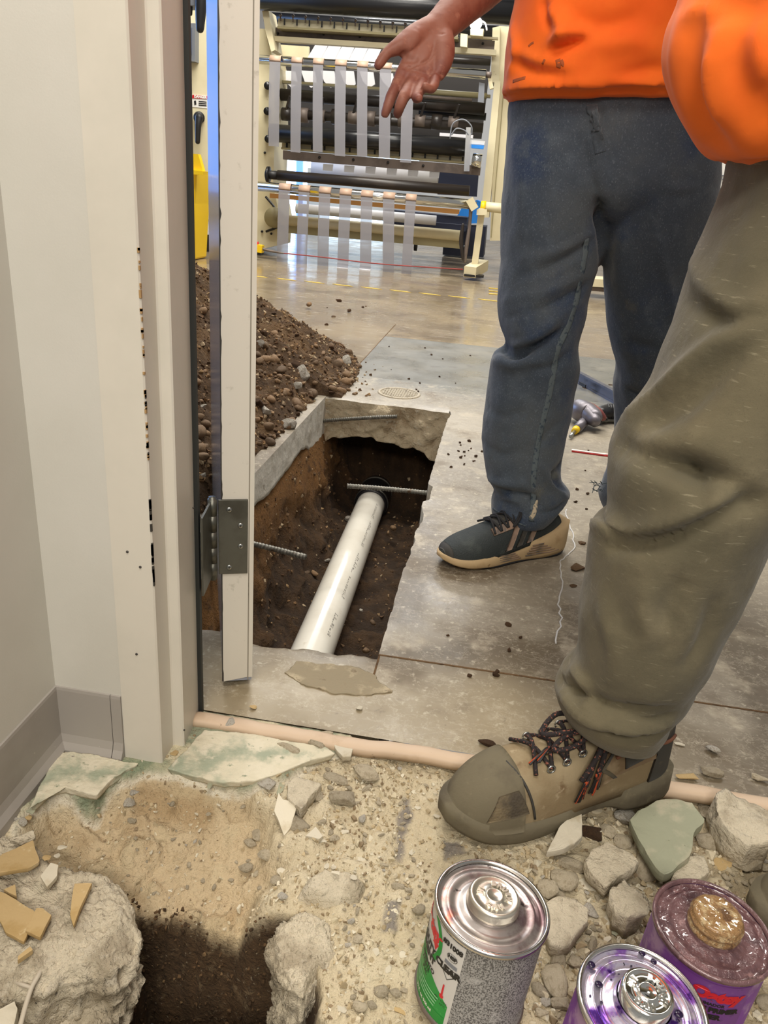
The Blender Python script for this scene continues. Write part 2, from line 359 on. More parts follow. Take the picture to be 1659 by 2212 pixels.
M['white_rock'] = mat('pale_concrete_chunk', C(186, 180, 168), 0.9, rnd=.12, layers=((5, C(150, 138, 118), .5, .68), (20, C(120, 96, 66), .64, .74)), bump=((10, .5, 'noise', .06),))
M['gravel'] = mat('gravel', (1, 1, 1), 0.95, attr='col', bump=((300, .4, 'noise', .002),))
M['strip'] = mat('threshold_strip_rubber', C(202, 178, 152), 0.55, layers=((18, C(188, 162, 134), .5, .7), (110, C(150, 126, 100), .66, .74)), bump=((90, .1, 'noise', .002),))
M['pvc'] = mat('white_pvc', C(222, 218, 206), 0.22, layers=((40, C(198, 190, 172), .62, .74), (5, C(214, 209, 196), .45, .65)), coat=.3)
M['pvc_print'] = mat('grey_pipe_print', C(140, 136, 128), 0.5)
M['rubber_black'] = mat('black_rubber', C(22, 22, 25), 0.4)
M['rebar'] = mat('rebar_steel', C(112, 110, 102), 0.5, 0.6, layers=((60, C(150, 146, 136), .5, .64), (30, C(90, 70, 52), .6, .72)))
M['skin'] = mat('skin', C(146, 94, 76), 0.6, layers=((14, C(128, 72, 58), .45, .68), (60, C(160, 108, 88), .55, .72)), bump=((260, .12, 'noise', .001),), sss=.12)
M['hair'] = mat('brown_hair', C(70, 50, 34), 0.6, bump=(((200, 200, 20), .5, 'noise', .003),))
M['denim'] = mat('worn_denim', C(56, 66, 78), 0.92, sheen=.2, layers=((3.0, C(76, 82, 86), .44, .66), (5, C(38, 54, 80), .50, .66), (9, C(90, 90, 82), .62, .78), (30, C(74, 84, 94), .5, .7, 'noise', .6), ((420, 420, 260), C(104, 114, 124), .54, .70, 'noise', .6), ((300, 300, 500), C(30, 40, 56), .56, .72, 'noise', .6)), bump=(((700, 700, 700), .3, 'noise', .001), (40, .25, 'noise', .008)))
M['denim_seam'] = mat('faded_denim_seam', C(88, 98, 102), 0.9, layers=((120, C(52, 64, 76), .5, .62),))
M['orange'] = mat('orange_cotton', C(252, 114, 20), 0.85, sheen=.1, layers=((3, C(244, 100, 12), .45, .65), (30, C(214, 84, 16), .74, .78)), bump=((600, .15, 'noise', .001),))
M['khaki'] = mat('olive_work_trousers', C(104, 96, 74), 0.92, sheen=.15, layers=((2.4, C(90, 84, 65), .42, .60), (6, C(120, 111, 87), .54, .72), (14, C(92, 86, 66), .56, .72, 'noise', .6), ((40, 40, 320), C(150, 142, 118), .60, .74, 'noise', .6), (26, C(164, 154, 132), .70, .78, 'noise', .6), ((500, 500, 300), C(84, 78, 60), .56, .72, 'noise', .5)), bump=(((900, 900, 900), .3, 'noise', .001), (34, .25, 'noise', .008)))
M['shoe_dark'] = mat('charcoal_mesh_upper', C(44, 50, 50), 0.75, layers=((20, C(62, 68, 66), .5, .7),), bump=((420, .5, 'vor', .002),))
M['shoe_sole'] = mat('dusty_tan_midsole', C(190, 164, 124), 0.75, layers=((14, C(172, 144, 104), .5, .66), (60, C(150, 122, 86), .64, .76)), bump=((60, .12, 'noise', .003),))
M['shoe_stripe'] = mat('dusty_stripe', C(150, 126, 108), 0.7, layers=((40, C(96, 88, 82), .45, .65),))
M['lace_black'] = mat('black_lace', C(38, 37, 38), 0.85)
M['boot'] = mat('dusty_tan_leather', C(134, 116, 86), 0.8, layers=((9, C(152, 136, 106), .42, .62), (22, C(112, 90, 62), .56, .72), (70, C(168, 152, 122), .60, .74)), bump=((80, .22, 'noise', .003), (320, .2, 'noise', .001)))
M['boot_rubber'] = mat('dusty_grey_rubber', C(108, 100, 80), 0.85, layers=((12, C(90, 82, 66), .45, .65), (40, C(128, 118, 94), .58, .74)), bump=((90, .25, 'noise', .003),))
M['boot_scuff'] = mat('scuffed_toe_fabric', C(96, 86, 66), 0.85, layers=((30, C(122, 108, 82), .45, .6), (14, C(72, 64, 52), .5, .66)), bump=((300, .4, 'vor', .002),))
M['boot_dark'] = mat('dark_boot_panel', C(58, 56, 52), 0.7, layers=((30, C(90, 82, 66), .52, .7),))
M['lace'] = mat('speckled_lace', C(34, 28, 28), 0.85, layers=((260, C(150, 92, 74), .57, .62),))
M['lace_orange'] = mat('orange_lace_fibre', C(170, 70, 34), 0.85)
M['cream'] = mat('cream_machine_paint', C(222, 212, 178), 0.45, layers=((2, C(212, 200, 164), .45, .7), (14, C(188, 172, 136), .7, .78)))
M['cream_dark'] = mat('olive_machine_paint', C(160, 150, 112), 0.5)
M['chrome'] = mat('chrome', C(225, 225, 222), 0.12, 1.0)
M['roller'] = mat('dark_rubber_roller', C(40, 34, 30), 0.4, layers=((3, C(56, 47, 40), .5, .7),))
M['roller_black'] = mat('black_roller', C(24, 24, 26), 0.32)
M['mill'] = mat('mill_steel_bar', C(118, 106, 98), 0.55, 0.3, layers=((6, C(98, 88, 82), .5, .7),))
M['film'] = mat('frosted_film', C(156, 155, 162), 0.45, alpha=.60)
M['film_white'] = mat('white_film', C(232, 231, 236), 0.45)
M['tape'] = mat('tan_tape', C(190, 160, 138), 0.5)
M['wood'] = mat('orange_wood_beam', C(176, 126, 66), 0.6)
M['navy'] = mat('navy_panel', C(28, 34, 56), 0.5)
M['blue'] = mat('bright_blue_plastic', C(40, 140, 235), 0.4)
M['yellow'] = mat('yellow_plastic', C(244, 204, 24), 0.4)
M['yellow_line'] = mat('yellow_floor_tape', C(206, 176, 72), 0.5, layers=((30, C(160, 138, 80), .55, .7),))
M['red'] = mat('red_plastic', C(200, 30, 34), 0.45)
M['red_line'] = mat('red_cord', C(150, 60, 56), 0.6)
M['grey_box'] = mat('grey_plastic', C(120, 124, 132), 0.45)
M['white'] = mat('white_print', C(232, 230, 224), 0.5)
M['black'] = mat('black_print', C(26, 24, 24), 0.5)
M['shopwall'] = mat('shop_wall', C(196, 194, 190), 0.7)
M['daylight'] = mat('daylit_window', (0.62, 0.82, 1.0), 0.5, emit=2.6)
M['daylight_blue'] = mat('daylit_blue_window', (0.16, 0.36, 1.0), 0.5, emit=1.15)
M['lamp'] = mat('lit_lamp', (1, .97, .9), 0.5, emit=9)
M['tin'] = mat('tinplate', C(206, 204, 200), 0.2, 1.0, bump=((14, .05, 'noise', .01),))
M['tin_stained'] = mat('stained_tinplate_lid', C(176, 168, 164), 0.3, 0.75, layers=((22, C(120, 96, 100), .48, .66), (16, C(190, 92, 58), .57, .68), (70, C(70, 60, 60), .66, .74)), bump=((60, .08, 'noise', .003),))
M['tin_purple'] = mat('purple_stained_lid', C(214, 206, 226), 0.2, 0.75, layers=((24, C(150, 96, 196), .48, .60), (46, C(78, 40, 130), .58, .66), (60, C(26, 14, 40), .67, .70)), bump=((60, .06, 'noise', .003),))
M['tin_mauve'] = mat('mauve_primer_crust', C(112, 82, 84), 0.2, 0.1, layers=((30, C(84, 58, 62), .45, .65), (80, C(146, 112, 112), .58, .72)), bump=((70, .6, 'noise', .006),), coat=.8)
M['cap_silver'] = mat('silver_cap', C(220, 214, 200), 0.28, 0.9)
M['cap_bright'] = mat('bright_cap', C(228, 228, 224), 0.12, 1.0)
M['cap_crust'] = mat('glue_crusted_cap', C(164, 126, 80), 0.3, layers=((90, C(206, 180, 136), .48, .60), (60, C(112, 80, 50), .54, .64), (220, C(90, 66, 44), .6, .7)), bump=((200, .9, 'noise', .005), (500, .7, 'noise', .002)), coat=.7)
M['label_white'] = mat('label_white', C(206, 204, 200), 0.4, layers=((30, C(180, 176, 170), .6, .75),))
M['label_green'] = mat('label_green', C(20, 146, 58), 0.4, layers=((200, C(110, 180, 120), .62, .7, 'noise', .5),))
M['label_green2'] = mat('label_green_print', C(14, 138, 52), 0.4)
M['label_red'] = mat('label_red', C(206, 28, 44), 0.4)
M['label_purple'] = mat('label_purple', C(118, 66, 140), 0.4, layers=((30, C(160, 128, 160), .5, .65), (50, C(70, 44, 84), .58, .7)))
def fineprint():
    m = mat('small_print_panel', C(150, 148, 144), 0.4, layers=(((700, 700, 560), C(84, 82, 80), .48, .54), (24, C(170, 168, 164), .6, .75)))
    return m
M['label_print'] = fineprint()
M['drill_red'] = mat('drill_red_grey', C(122, 62, 58), 0.5, layers=((40, C(160, 110, 100), .55, .7),))
M['drill_grey'] = mat('drill_metal', C(120, 116, 122), 0.4, 0.5)
M['level'] = mat('grey_aluminium', C(104, 104, 112), 0.4, 0.5, layers=((14, C(80, 80, 86), .5, .7),))
M['mud'] = mat('dry_mud', C(104, 78, 50), 0.95, layers=((40, C(70, 50, 32), .5, .66),), bump=((60, .6, 'noise', .005),))

# ================================================================== STRUCTURE
XL, XR, YN, YF = -0.617, -0.130, 1.166, 2.885      # trench edges in the shop slab
def floor_cols(x, y):
    n = fbm(P3(x * 1.7, y * 1.7), 3, 3); n2 = fbm(P3(x * 5, y * 5), 3, 9)
    dusty = np.array(C(142, 133, 118)); near = np.array(C(102, 90, 72)); patch = np.array(C(112, 111, 104)); pale = np.array(C(166, 156, 138))
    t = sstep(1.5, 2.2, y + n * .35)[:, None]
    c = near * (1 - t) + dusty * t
    p = (sstep(0.05, 0.6, n2 + .5 * n) * .6 * sstep(.02, .45, np.abs(x - XR)) * 0 + sstep(.25, 0.0, np.abs(y - 2.75) + .1 * n2) * sstep(1.0, .2, np.abs(x)) * .8)[:, None]
    c = c * (1 - p) + pale * p
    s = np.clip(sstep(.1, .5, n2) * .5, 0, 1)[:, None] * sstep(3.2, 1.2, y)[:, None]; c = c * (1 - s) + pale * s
    d = (sstep(.94, .945, y) * sstep(1.22, 1.06, y + .05 * n2) * sstep(.6, .2, x + .1 * n))[:, None] * .75
    c = c * (1 - d) + np.array(C(160, 146, 118)) * d
    q = sstep(2.95, 3.35, y + .12 * n)[:, None]; c = c * (1 - q) + patch * q
    return c
M['floor_att'] = mat('dusty_concrete_slab', (1, 1, 1), 0.5, attr='col',
        layers=((6, C(104, 90, 72), .52, .70, 'noise', .6), (11, C(178, 166, 144), .54, .70, 'noise', .65), (34, C(84, 70, 54), .60, .74, 'noise', .55), (60, C(196, 186, 164), .58, .70, 'noise', .6),
                (17, C(200, 190, 168), .012, .002, 'vein', .28), ((4, 14, 4), C(200, 190, 168), .007, .001, 'vein', .3), (130, C(64, 52, 40), .68, .76, 'noise', .8)),
        bump=((60, .25, 'noise', .003), (9, .12, 'noise', .01)), rlay=(6, .26, .6))
def top(xs, ys, jag=None):
    def fn(u, v):
        x, y = u.copy(), v.copy()
        if jag: x, y = jag(u, v, x, y)
        z = 0.0012 * fbm(P3(x.ravel() * 6, y.ravel() * 6), 3, 2).reshape(x.shape); return x, y, z - .0012
    return grid(xs, ys, fn)
def lin(a, b, st): return np.linspace(a, b, max(2, int(abs(b - a) / st) + 1))
def chip(t, amp, fr, seed, bias=.15):
    t = np.asarray(t, float); n = fbm(P3(t.ravel() * fr, t.ravel() * 0 + seed), 4, seed).reshape(t.shape); return amp * np.maximum(n + bias, 0) 
def edgeN(t): return .006 * fbm(P3(t.ravel() * 14, t.ravel() * 0), 4, 8).reshape(t.shape) + chip(t, .018, 9, 4, -.1)
def edgeR(t): return chip(t, .0022, 45, 5, .1) + chip(t, .016, 5, 6, -.30) + .014 * sstep(1.93, 1.95, t) * sstep(2.07, 2.05, t)
def edgeF(t): return .012 * fbm(P3(t.ravel() * 11, t.ravel() * 0), 4, 11).reshape(t.shape)
xs_r = np.r_[0, .004, .01, lin(.02, 1.6, .03), 2.2, 3, 4.2]
A = grid(xs_r, lin(.945, 3.3, .006), lambda u, v: (XR + u + np.where((v > YN) & (v < YF), edgeR(v) * np.exp(-u / .02), 0), v, 0 * u))
Nn = grid(lin(XL, XR, .006), np.r_[lin(0, .21, .015), .2185, .221], lambda u, v: (u, .945 + v - edgeN(u) * np.exp(-(.221 - v) / .02), -.004 * np.exp(-(.221 - v) / .012) * (1 + fbm(P3(u.ravel() * 30, v.ravel() * 30), 3).reshape(u.shape))))
Cc = grid(lin(XL, XR, .008), np.r_[0, .004, .012, lin(.025, 3.3 - YF, .02)], lambda u, v: (u, YF + v + edgeF(u) * np.exp(-v / .03), -.006 * np.exp(-v / .02)))
Bq = grid(-np.r_[0, .01, .03, lin(.06, 1.5, .05), 2.5, 4, 5.5], lin(.945, 3.1, .03), lambda u, v: (XL + u, v, 0 * u))
Bq = (Bq[0], Bq[1][:, ::-1])
for vf in (A, Nn, Cc, Bq):
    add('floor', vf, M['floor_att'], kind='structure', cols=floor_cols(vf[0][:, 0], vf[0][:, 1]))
add('floor', grid(np.array([-.6, 1, 3, 7]), np.array([3.3, 3.8, 4.32]), lambda u, v: (u, v + np.where(v > 4.2, .02 * u, 0), 0 * u)), M['floor_patch'], kind='structure')
add('floor', merge(grid(np.array([-14., -4, -.6]), np.array([3.1, 3.6, 4.32]), lambda u, v: (u, v, 0 * u - .001)), grid(np.array([-14., -4, -.6, 1, 3, 7]), np.array([4.32, 8., 16.]), lambda u, v: (u, v + np.where((v < 4.4) & (u > -.6), .02 * u, 0), 0 * u - .001))), M['floor'], kind='structure')
# slab edges round the trench
def edge_strip(pts, dirn, depth, nz, amp, fr, seed, m, name='trim_3', under=.03):
    pts = np.asarray(pts, float); d = np.array(dirn, float); R = []
    dp = depth(pts)
    for k in range(nz + 1):
        t = k / nz; p = pts.copy(); p[:, 2] = pts[:, 2] - dp * t
        n = fbm(np.c_[p[:, :2] * fr, p[:, 2:] * fr * 1.2], 4, seed); p += d * (amp * n * min(1, t * 4))[:, None]; R.append(p)
    R.append(R[-1] - d * .12 + np.array((0, 0, -.02))); 
    return add(name, rings(R, cap=False, close=False), m, kind='structure')
ys = lin(YN - .22, YF + .02, .012)
edge_strip(np.c_[np.full(len(ys), XL), ys, np.zeros(len(ys))], (1, 0, 0), lambda p: .115 + .018 * fbm(P3(p[:, 1] * 7, p[:, 1] * 0), 3, 3) + .05 * sstep(2.5, 2.9, p[:, 1]), 10, .003, 22, 1, M['slab_cut'])
xs = lin(XL - .01, XR + .03, .006)
edge_strip(np.c_[xs, YF + edgeF(xs), np.full(len(xs), -.006)], (0, -1, 0), lambda p: .155 + .035 * fbm(P3(p[:, 0] * 9, p[:, 0] * 0), 3, 5) + .02 * sstep(-.3, -.15, p[:, 0]), 26, .022, 13, 2, M['slab_broken'])
ys = lin(.945, 3.3, .006); ys = ys[(ys > YN - .03) & (ys < YF + .03)]; e = np.where((ys > YN) & (ys < YF), edgeR(ys), 0)
edge_strip(np.c_[XR + e, ys, np.zeros(len(ys))], (-1, 0, 0), lambda p: .13 + 0 * p[:, 0], 5, .004, 22, 3, M['slab_cut'])
xs = lin(XL - .02, XR + .02, .006)
edge_strip(np.c_[xs, .945 + .221 - edgeN(xs), np.full(len(xs), -.006)], (0, 1, 0), lambda p: .13 + 0 * p[:, 0], 6, .008, 22, 4, M['slab_broken'])
# trench soil
tr_y = lin(.95, 3.25, .02)
sec = spline([(-.66, -.09), (-.622, -.13), (-.592, -.24), (-.562, -.36), (-.50, -.455), (-.41, -.485), (-.30, -.48), (-.20, -.455), (-.135, -.36), (-.10, -.22), (-.09, -.11)], 70)
tv, tu = np.meshgrid(np.arange(len(sec)), tr_y)
x0 = sec[:, 0][tv.ravel()]; z0 = sec[:, 1][tv.ravel()]; y0 = tu.ravel()
endz = sstep(2.96, 3.22, y0) * np.clip(-.14 - z0, 0, 1) * .95
n = fbm(np.c_[x0 * 9, y0 * 9, z0 * 9], 5, 21); n2 = fbm(np.c_[x0 * 40, y0 * 40, z0 * 40], 3, 22)
cent = sstep(.05, .2, -z0 - .1)
tx = x0 + (.03 * n + .010 * n2) * np.where(x0 < -.35, 1, -1) * cent * (z0 > -.44); tz = np.minimum(z0 + (.022 * n + .009 * n2) * (z0 < -.4) + endz, -.085)
nv = len(sec); idx = np.arange(nv * len(tr_y)).reshape(len(tr_y), nv)
Fq = np.stack([idx[:-1, :-1], idx[:-1, 1:], idx[1:, 1:], idx[1:, :-1]], -1).reshape(-1, 4)[:, ::-1]
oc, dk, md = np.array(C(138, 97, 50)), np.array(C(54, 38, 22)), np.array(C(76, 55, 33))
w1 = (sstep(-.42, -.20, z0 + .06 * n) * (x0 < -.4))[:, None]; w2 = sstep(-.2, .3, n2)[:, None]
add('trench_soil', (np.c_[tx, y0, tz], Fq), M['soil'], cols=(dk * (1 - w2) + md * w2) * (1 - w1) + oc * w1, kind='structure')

add('mortar_smear', shard(pxpoly([(597, 1452), (640, 1431), (700, 1430), (760, 1440), (800, 1462), (838, 1492), (800, 1500), (720, 1500), (640, 1480)]), .0022, .004, 5, 130, .16, .0016, fr=70, nz=2), M['mortar'], kind='structure')
# office walls, frame, base
HGT = 2.6
add('wall_left', box(-.64, -.54, -1.2, .82, -.1, HGT), M['wall'], kind='structure', smooth=False)
add('wall_back', box(-6.0, -.442, .82, .935, -.1, HGT), M['wall'], kind='structure', smooth=False)
for a_, b_ in (((XR, YN + .004), (1.3, YN + .012)), ((XR + .002, YN), (XR + .002, YN - .085)), ((-.602, 3.1), (-.60, 4.75))):
    add('saw_cut', beam((*a_, .0004), (*b_, .0004), .0035, .0012), M['mud'], kind='structure', smooth=False)
cp_ = spline([tuple(gnd(a, b, .0005)) for a, b in ((1222, 1100), (1232, 1140), (1240, 1180), (1222, 1200), (1210, 1218), (1216, 1260), (1208, 1300), (1212, 1345), (1200, 1390))], 40); cp_[:, 0] += .004 * fbm(P3(cp_[:, 1] * 60, cp_[:, 0] * 0), 3, 2)
add('floor_crack', tube(cp_, .0018, 5), M['label_white'], kind='structure')
prof = [(-.442, .819), (-.389, .819), (-.387, .821), (-.387, .858), (-.385, .860), (-.373, .860), (-.371, .862), (-.3785, .936), (-.442, .936)]
fr_ = rings([np.c_[prof, np.full(len(prof), z)] for z in (-.02, 1.0, 2.12)]); fr_ = (fr_[0], [f[::-1] for f in fr_[1]])
jamb = add('door_frame', fr_, M['frame'], kind='structure', smooth=False); jamb.name = 'trim_1'
rg = random.Random(5)
chips = []; chips2 = []
for k in range(64):
    py = rg.choice((rg.uniform(540, 760), rg.uniform(760, 1000), rg.uniform(760, 1000), rg.uniform(1090, 1260))); hh = rg.uniform(2, 7) if py < 1090 else rg.uniform(6, 18); w_ = rg.uniform(.0006, .0022) if py < 1090 else rg.uniform(.001, .002)
    a = onY(349, py, .8195)[2]; h = hh * .7 / 1660; (chips if (py > 1090 or (py > 860 and rg.random() < .35)) else chips2).append(box(-.3866 - w_, -.3864, .8187, .8216, a - h, a + h))
add('paint_chips', merge(*chips), M['chip'], parent=jamb, kind='stuff', smooth=False); add('paint_chips', merge(*chips2), mat('rusty_chip', C(168, 136, 92), .8), parent=jamb, kind='stuff', smooth=False)
add('seal', box(-.380, -.3725, .936, .943, 0, 2.1), M['dark_gap'], parent=jamb, smooth=False)
for px, py, r in ((295, 1413, .0018), (418, 1097, .0016), (398, 1577, .0014), (275, 1192, .0018), (303, 1225, .0018), (345, 1070, .0012)):
    a = onY(px, py, .8188) if px < 345 else onX(px, py, -.3675) if px > 402 else onY(px, py, .8595)
    add('nail_hole', xf(ICO2, Matrix.Translation(a) @ Matrix.Scale(r, 4)), M['chip'], parent=jamb)
cprof = [(0, .104), (.0025, .1035), (.0032, .099), (.0032, .024), (.006, .012), (.012, .002), (.012, -.02), (0, -.02)]
def cove(a, b, nrm):
    a, b, nn = np.array(a), np.array(b), np.array(nrm)
    return rings([np.array([p + nn * o + np.array((0, 0, z)) for o, z in cprof]) for p in (a, b)])
add('baseboard_left', cove((-.54, -1.2, 0), (-.54, .819, 0), (1, 0, 0)), M['cove'], kind='structure', smooth=False)
add('baseboard_back', cove((-.540, .82, 0), (-.4585, .82, 0), (0, -1, 0)), M['cove'], kind='structure', smooth=False)
add('baseboard_back', cove((-.4575, .82, 0), (-.443, .82, 0), (0, -1, 0)), M['cove'], kind='structure', smooth=False)
# shop shell
add('wall_far', box(-14, 7, 15.0, 15.2, 0, 6), M['shopwall'], kind='structure', smooth=False)
add('wall_side', box(-14.2, -14, .9, 15.2, 0, 6), M['shopwall'], kind='structure', smooth=False)
add('ceiling', box(-14, 7, 9.2, 15.2, 5.2, 5.3), mat('dark_ceiling', C(46, 44, 44), .8), kind='structure', smooth=False)
# threshold strip
tp = spline([tuple(gnd(a, b, .002)) for a, b in ((420, 1552), (520, 1568), (620, 1584), (700, 1600), (790, 1612), (880, 1624), (1000, 1642), (1150, 1664), (1300, 1684), (1440, 1703), (1560, 1722), (1760, 1756))], 90)
Rr = []
for k, p in enumerate(tp):
    a = np.linspace(0, math.pi, 9); q = np.stack([0 * a, -np.cos(a) * .0135, np.sin(a) ** .7 * .0075], -1); q = np.r_[q, [[0, .0135, -.008], [0, -.0135, -.008]]]
    Rr.append(q + p + np.array((0, .0015 * math.sin(k * .35), .0006 * math.sin(k * .9))))
add('trim_2', rings(Rr), M['strip'], kind='structure')

# office sub-floor terrain
TX = np.arange(-.56, .86, .0032); TY = np.arange(.26, .945, .0032)
gx, gy = np.meshgrid(TX, TY); x = gx.ravel(); y = gy.ravel()
P2 = P3(x, y)
nA = fbm(P2 * 9, 4, 31); nB = fbm(P2 * 34, 4, 32); nC = fbm(P2 * 110, 3, 33)
wx, wy = x + .008 * fbm(P2 * 26, 4, 41), y + .008 * fbm(P2 * 26, 4, 42)
Tpoly = pxpoly([(20, 1800), (137, 1590), (440, 1530), (760, 1560), (770, 1600), (700, 1630), (655, 1650), (600, 1675), (545, 1690), (480, 1692), (420, 1680), (360, 1663), (310, 1658), (265, 1672), (235, 1690), (205, 1718), (170, 1714), (140, 1704), (95, 1706), (75, 1730)])
Spoly = pxpoly([(60, 1790), (80, 1725), (170, 1726), (235, 1706), (310, 1672), (420, 1694), (545, 1704), (590, 1730), (620, 1775), (640, 1810), (655, 1850), (640, 1900), (615, 1950), (600, 2000), (600, 2300), (-150, 2300), (-150, 1950), (0, 1830)], -.02)
Hpoly = pxpoly([(255, 1985), (310, 1990), (370, 2012), (430, 2022), (450, 2058), (520, 2084), (600, 2098), (668, 2106), (682, 2400), (100, 2400), (240, 2100)], -.11)
sT, sS, sH = inpoly(Tpoly, wx, wy), inpoly(Spoly, wx, wy), inpoly(Hpoly, wx, wy)
h = -.013 + .004 * nA + .0048 * nB + .0026 * nC - .012 * sstep(.1, .3, x) * sstep(.93, .85, y)
mt = sstep(-.002, .003, sT); h = h * (1 - mt) + (-.002 + .0008 * nB + .0006 * nC) * mt
zS = -.026 - .36 * np.clip(.80 - y, 0, 1) + .010 * nA + .008 * nB + .0030 * nC
ledge = .012 * (sstep(.0, .12, fbm(P2 * 13, 3, 44)) - .5) + .010 * np.abs(fbm(P2 * 24, 4, 45)); zS = zS + ledge - .004
ms = sstep(0, 1, sS / (.030 + .085 * sstep(-.26, -.12, x))); h = h * (1 - ms) + zS * ms
zH = -.46 + .02 * nA + .012 * nB
mh = sstep(-.004, .07, sH + .008 * nB); h = h * (1 - mh) + zH * mh + .012 * nB * mh * (1 - mh) * 4
sand, sand2, soilc = np.array(C(200, 180, 146)), np.array(C(176, 152, 116)), np.array(C(74, 55, 34))
col = np.tile(np.array(C(200, 186, 156)), (len(x), 1))
def blend(c, w): 
    global col
    w = np.clip(w, 0, 1)[:, None]; col = col * (1 - w) + np.array(c) * w
blend(C(166, 152, 124), sstep(.12, .3, x + .04 * nA)); blend(C(212, 200, 172), sstep(0, .6, nB) * .6)
blend(C(104, 84, 58), sstep(.1, .5, nA) * sstep(.2, .34, x) * .8)
blend(sand, ms); blend(sand2, ms * sstep(.1, .5, nA)); blend(C(200, 184, 150), ms * sstep(.2, .7, nB) * .5)
gt = sstep(-.05, .35, nA + .35 * nB)
blend(C(150, 156, 132), mt); blend(C(206, 196, 166), mt * sstep(-.15, .35, nA + .5 * nB + .3 * nC)); blend(C(220, 211, 190), sstep(-.007, -.003, sT + .004 * nB) * (1 - mt))
blend(C(132, 142, 116), mt * sstep(.35, .1, np.hypot(x + .43, y - .77) * 4 + .2 * nB))
blend(soilc, sstep(-.001, .006, sH + .005 * nB)); blend(C(96, 72, 46), sstep(.0, .02, sH) * sstep(.1, .6, nB) * .7)
for pl in ([(862, 1755), (888, 1755), (870, 1850), (858, 1850)], [(838, 1948), (868, 1945), (866, 2010), (832, 2018)], [(958, 1815), (1000, 1818), (1010, 1842), (962, 1850)], [(880, 1735), (890, 1735), (884, 1775), (876, 1770)]):
    blend(C(122, 116, 112), sstep(-.004, .003, inpoly(pxpoly(pl, -.013), wx, wy)) * .85)
terrF = np.arange(len(x)).reshape(gx.shape)
Fq = np.stack([terrF[:-1, :-1], terrF[:-1, 1:], terrF[1:, 1:], terrF[1:, :-1]], -1).reshape(-1, 4)
add('office_subfloor', (np.c_[x, y, h], Fq), M['terrain'], cols=col, kind='structure')
HG = h.reshape(gx.shape); TXF, TYF, THF, TNA = x, y, h, nA
def terr(px_, py_):
    i = int(np.clip((px_ - TX[0]) / .0032, 0, len(TX) - 2)); j = int(np.clip((py_ - TY[0]) / .0032, 0, len(TY) - 2)); return float(HG[j, i])
def tgnd(px, py):                        # photo pixel -> point on the office ground
    p = gnd(px, py, -.01)
    for _ in range(4): p = gnd(px, py, terr(p[0], p[1]))
    return p
M['tile_dusty'] = mat('dusty_green_tile', C(156, 162, 140), .8, layers=((14, C(208, 200, 176), .37, .54), (40, C(214, 206, 184), .5, .64, 'noise', .8), (70, C(124, 134, 108), .62, .74)), bump=((90, .5, 'noise', .004), ((30, 220, 30), .3, 'noise', .002)))
for lab, pl in (('worn green tile remnant in the corner under the baseboard', [(62, 1752), (82, 1712), (125, 1630), (160, 1630), (270, 1648), (300, 1652), (268, 1670), (238, 1690), (208, 1720), (172, 1715), (140, 1704), (100, 1712)]),
                ('dusty green tile remnant between the door frame and the threshold strip', [(362, 1664), (405, 1625), (440, 1580), (560, 1592), (700, 1618), (720, 1632), (655, 1652), (602, 1674), (548, 1690), (482, 1694), (420, 1682)])):
    tag(add('tile_remnant', shard(pxpoly(pl), .0035, .011, len(lab), 150, .04, .0012, fr=70, nz=4), M['tile_dusty']), lab, 'tile')
# concrete left standing at the hole
chunkL = shard(pxpoly([(-120, 1775), (20, 1772), (75, 1800), (110, 1838), (160, 1858), (225, 1868), (262, 1890), (290, 1935), (293, 2000), (280, 2045), (240, 2078), (190, 2072), (130, 2085), (80, 2108), (20, 2118), (-120, 2130)]), -.004, .095, 3, 300, .02, .008, fr=48, nz=16, bulge=.02, slope=.022)
tag(add('concrete_slab_fragment', chunkL, M['chunk']), 'big ragged piece of broken floor slab scattered with ochre tile chips beside the hole', 'concrete')
tag(add('concrete_slab_fragment', shard(pxpoly([(60, 2330), (100, 2120), (150, 2092), (215, 2078), (272, 2066), (280, 2085), (262, 2130), (258, 2170), (238, 2240), (200, 2330)], -.10), -.085, .12, 9, 240, .03, .010, fr=40, nz=14, bulge=.04, slope=.02), M['chunk']), 'lower broken concrete lump jutting out under the slab piece with ochre chips', 'concrete')
tag(add('concrete_slab_fragment', shard(pxpoly([(588, 2010), (605, 1978), (640, 1955), (690, 1958), (722, 1985), (735, 2040), (720, 2090), (690, 2075), (668, 2110), (655, 2140), (622, 2120), (598, 2085)]), -.002, .13, 14, 240, .015, .007, fr=44, nz=18, bulge=.03, slope=.015), M['chunk']), 'pale upright concrete block on the right edge of the hole', 'concrete')
tag(add('concrete_slab_fragment', shard(pxpoly([(605, 2230), (628, 2150), (690, 2128), (760, 2150), (780, 2330), (590, 2330)], -.10), -.085, .14, 19, 200, .03, .009, fr=44, nz=7, bulge=.04, slope=.02), M['chunk']), 'cream concrete edge at the bottom right of the hole below the upright block', 'concrete')
tag(add('concrete_slab_fragment', shard(pxpoly([(640, 1930), (655, 1890), (700, 1872), (760, 1876), (795, 1905), (780, 1935), (730, 1948)]), .002, .05, 24, 160, .05, .005, fr=50, nz=8, bulge=.05, slope=.02), M['chunk']), 'dust covered concrete hump above the upright block beside the hole', 'concrete')

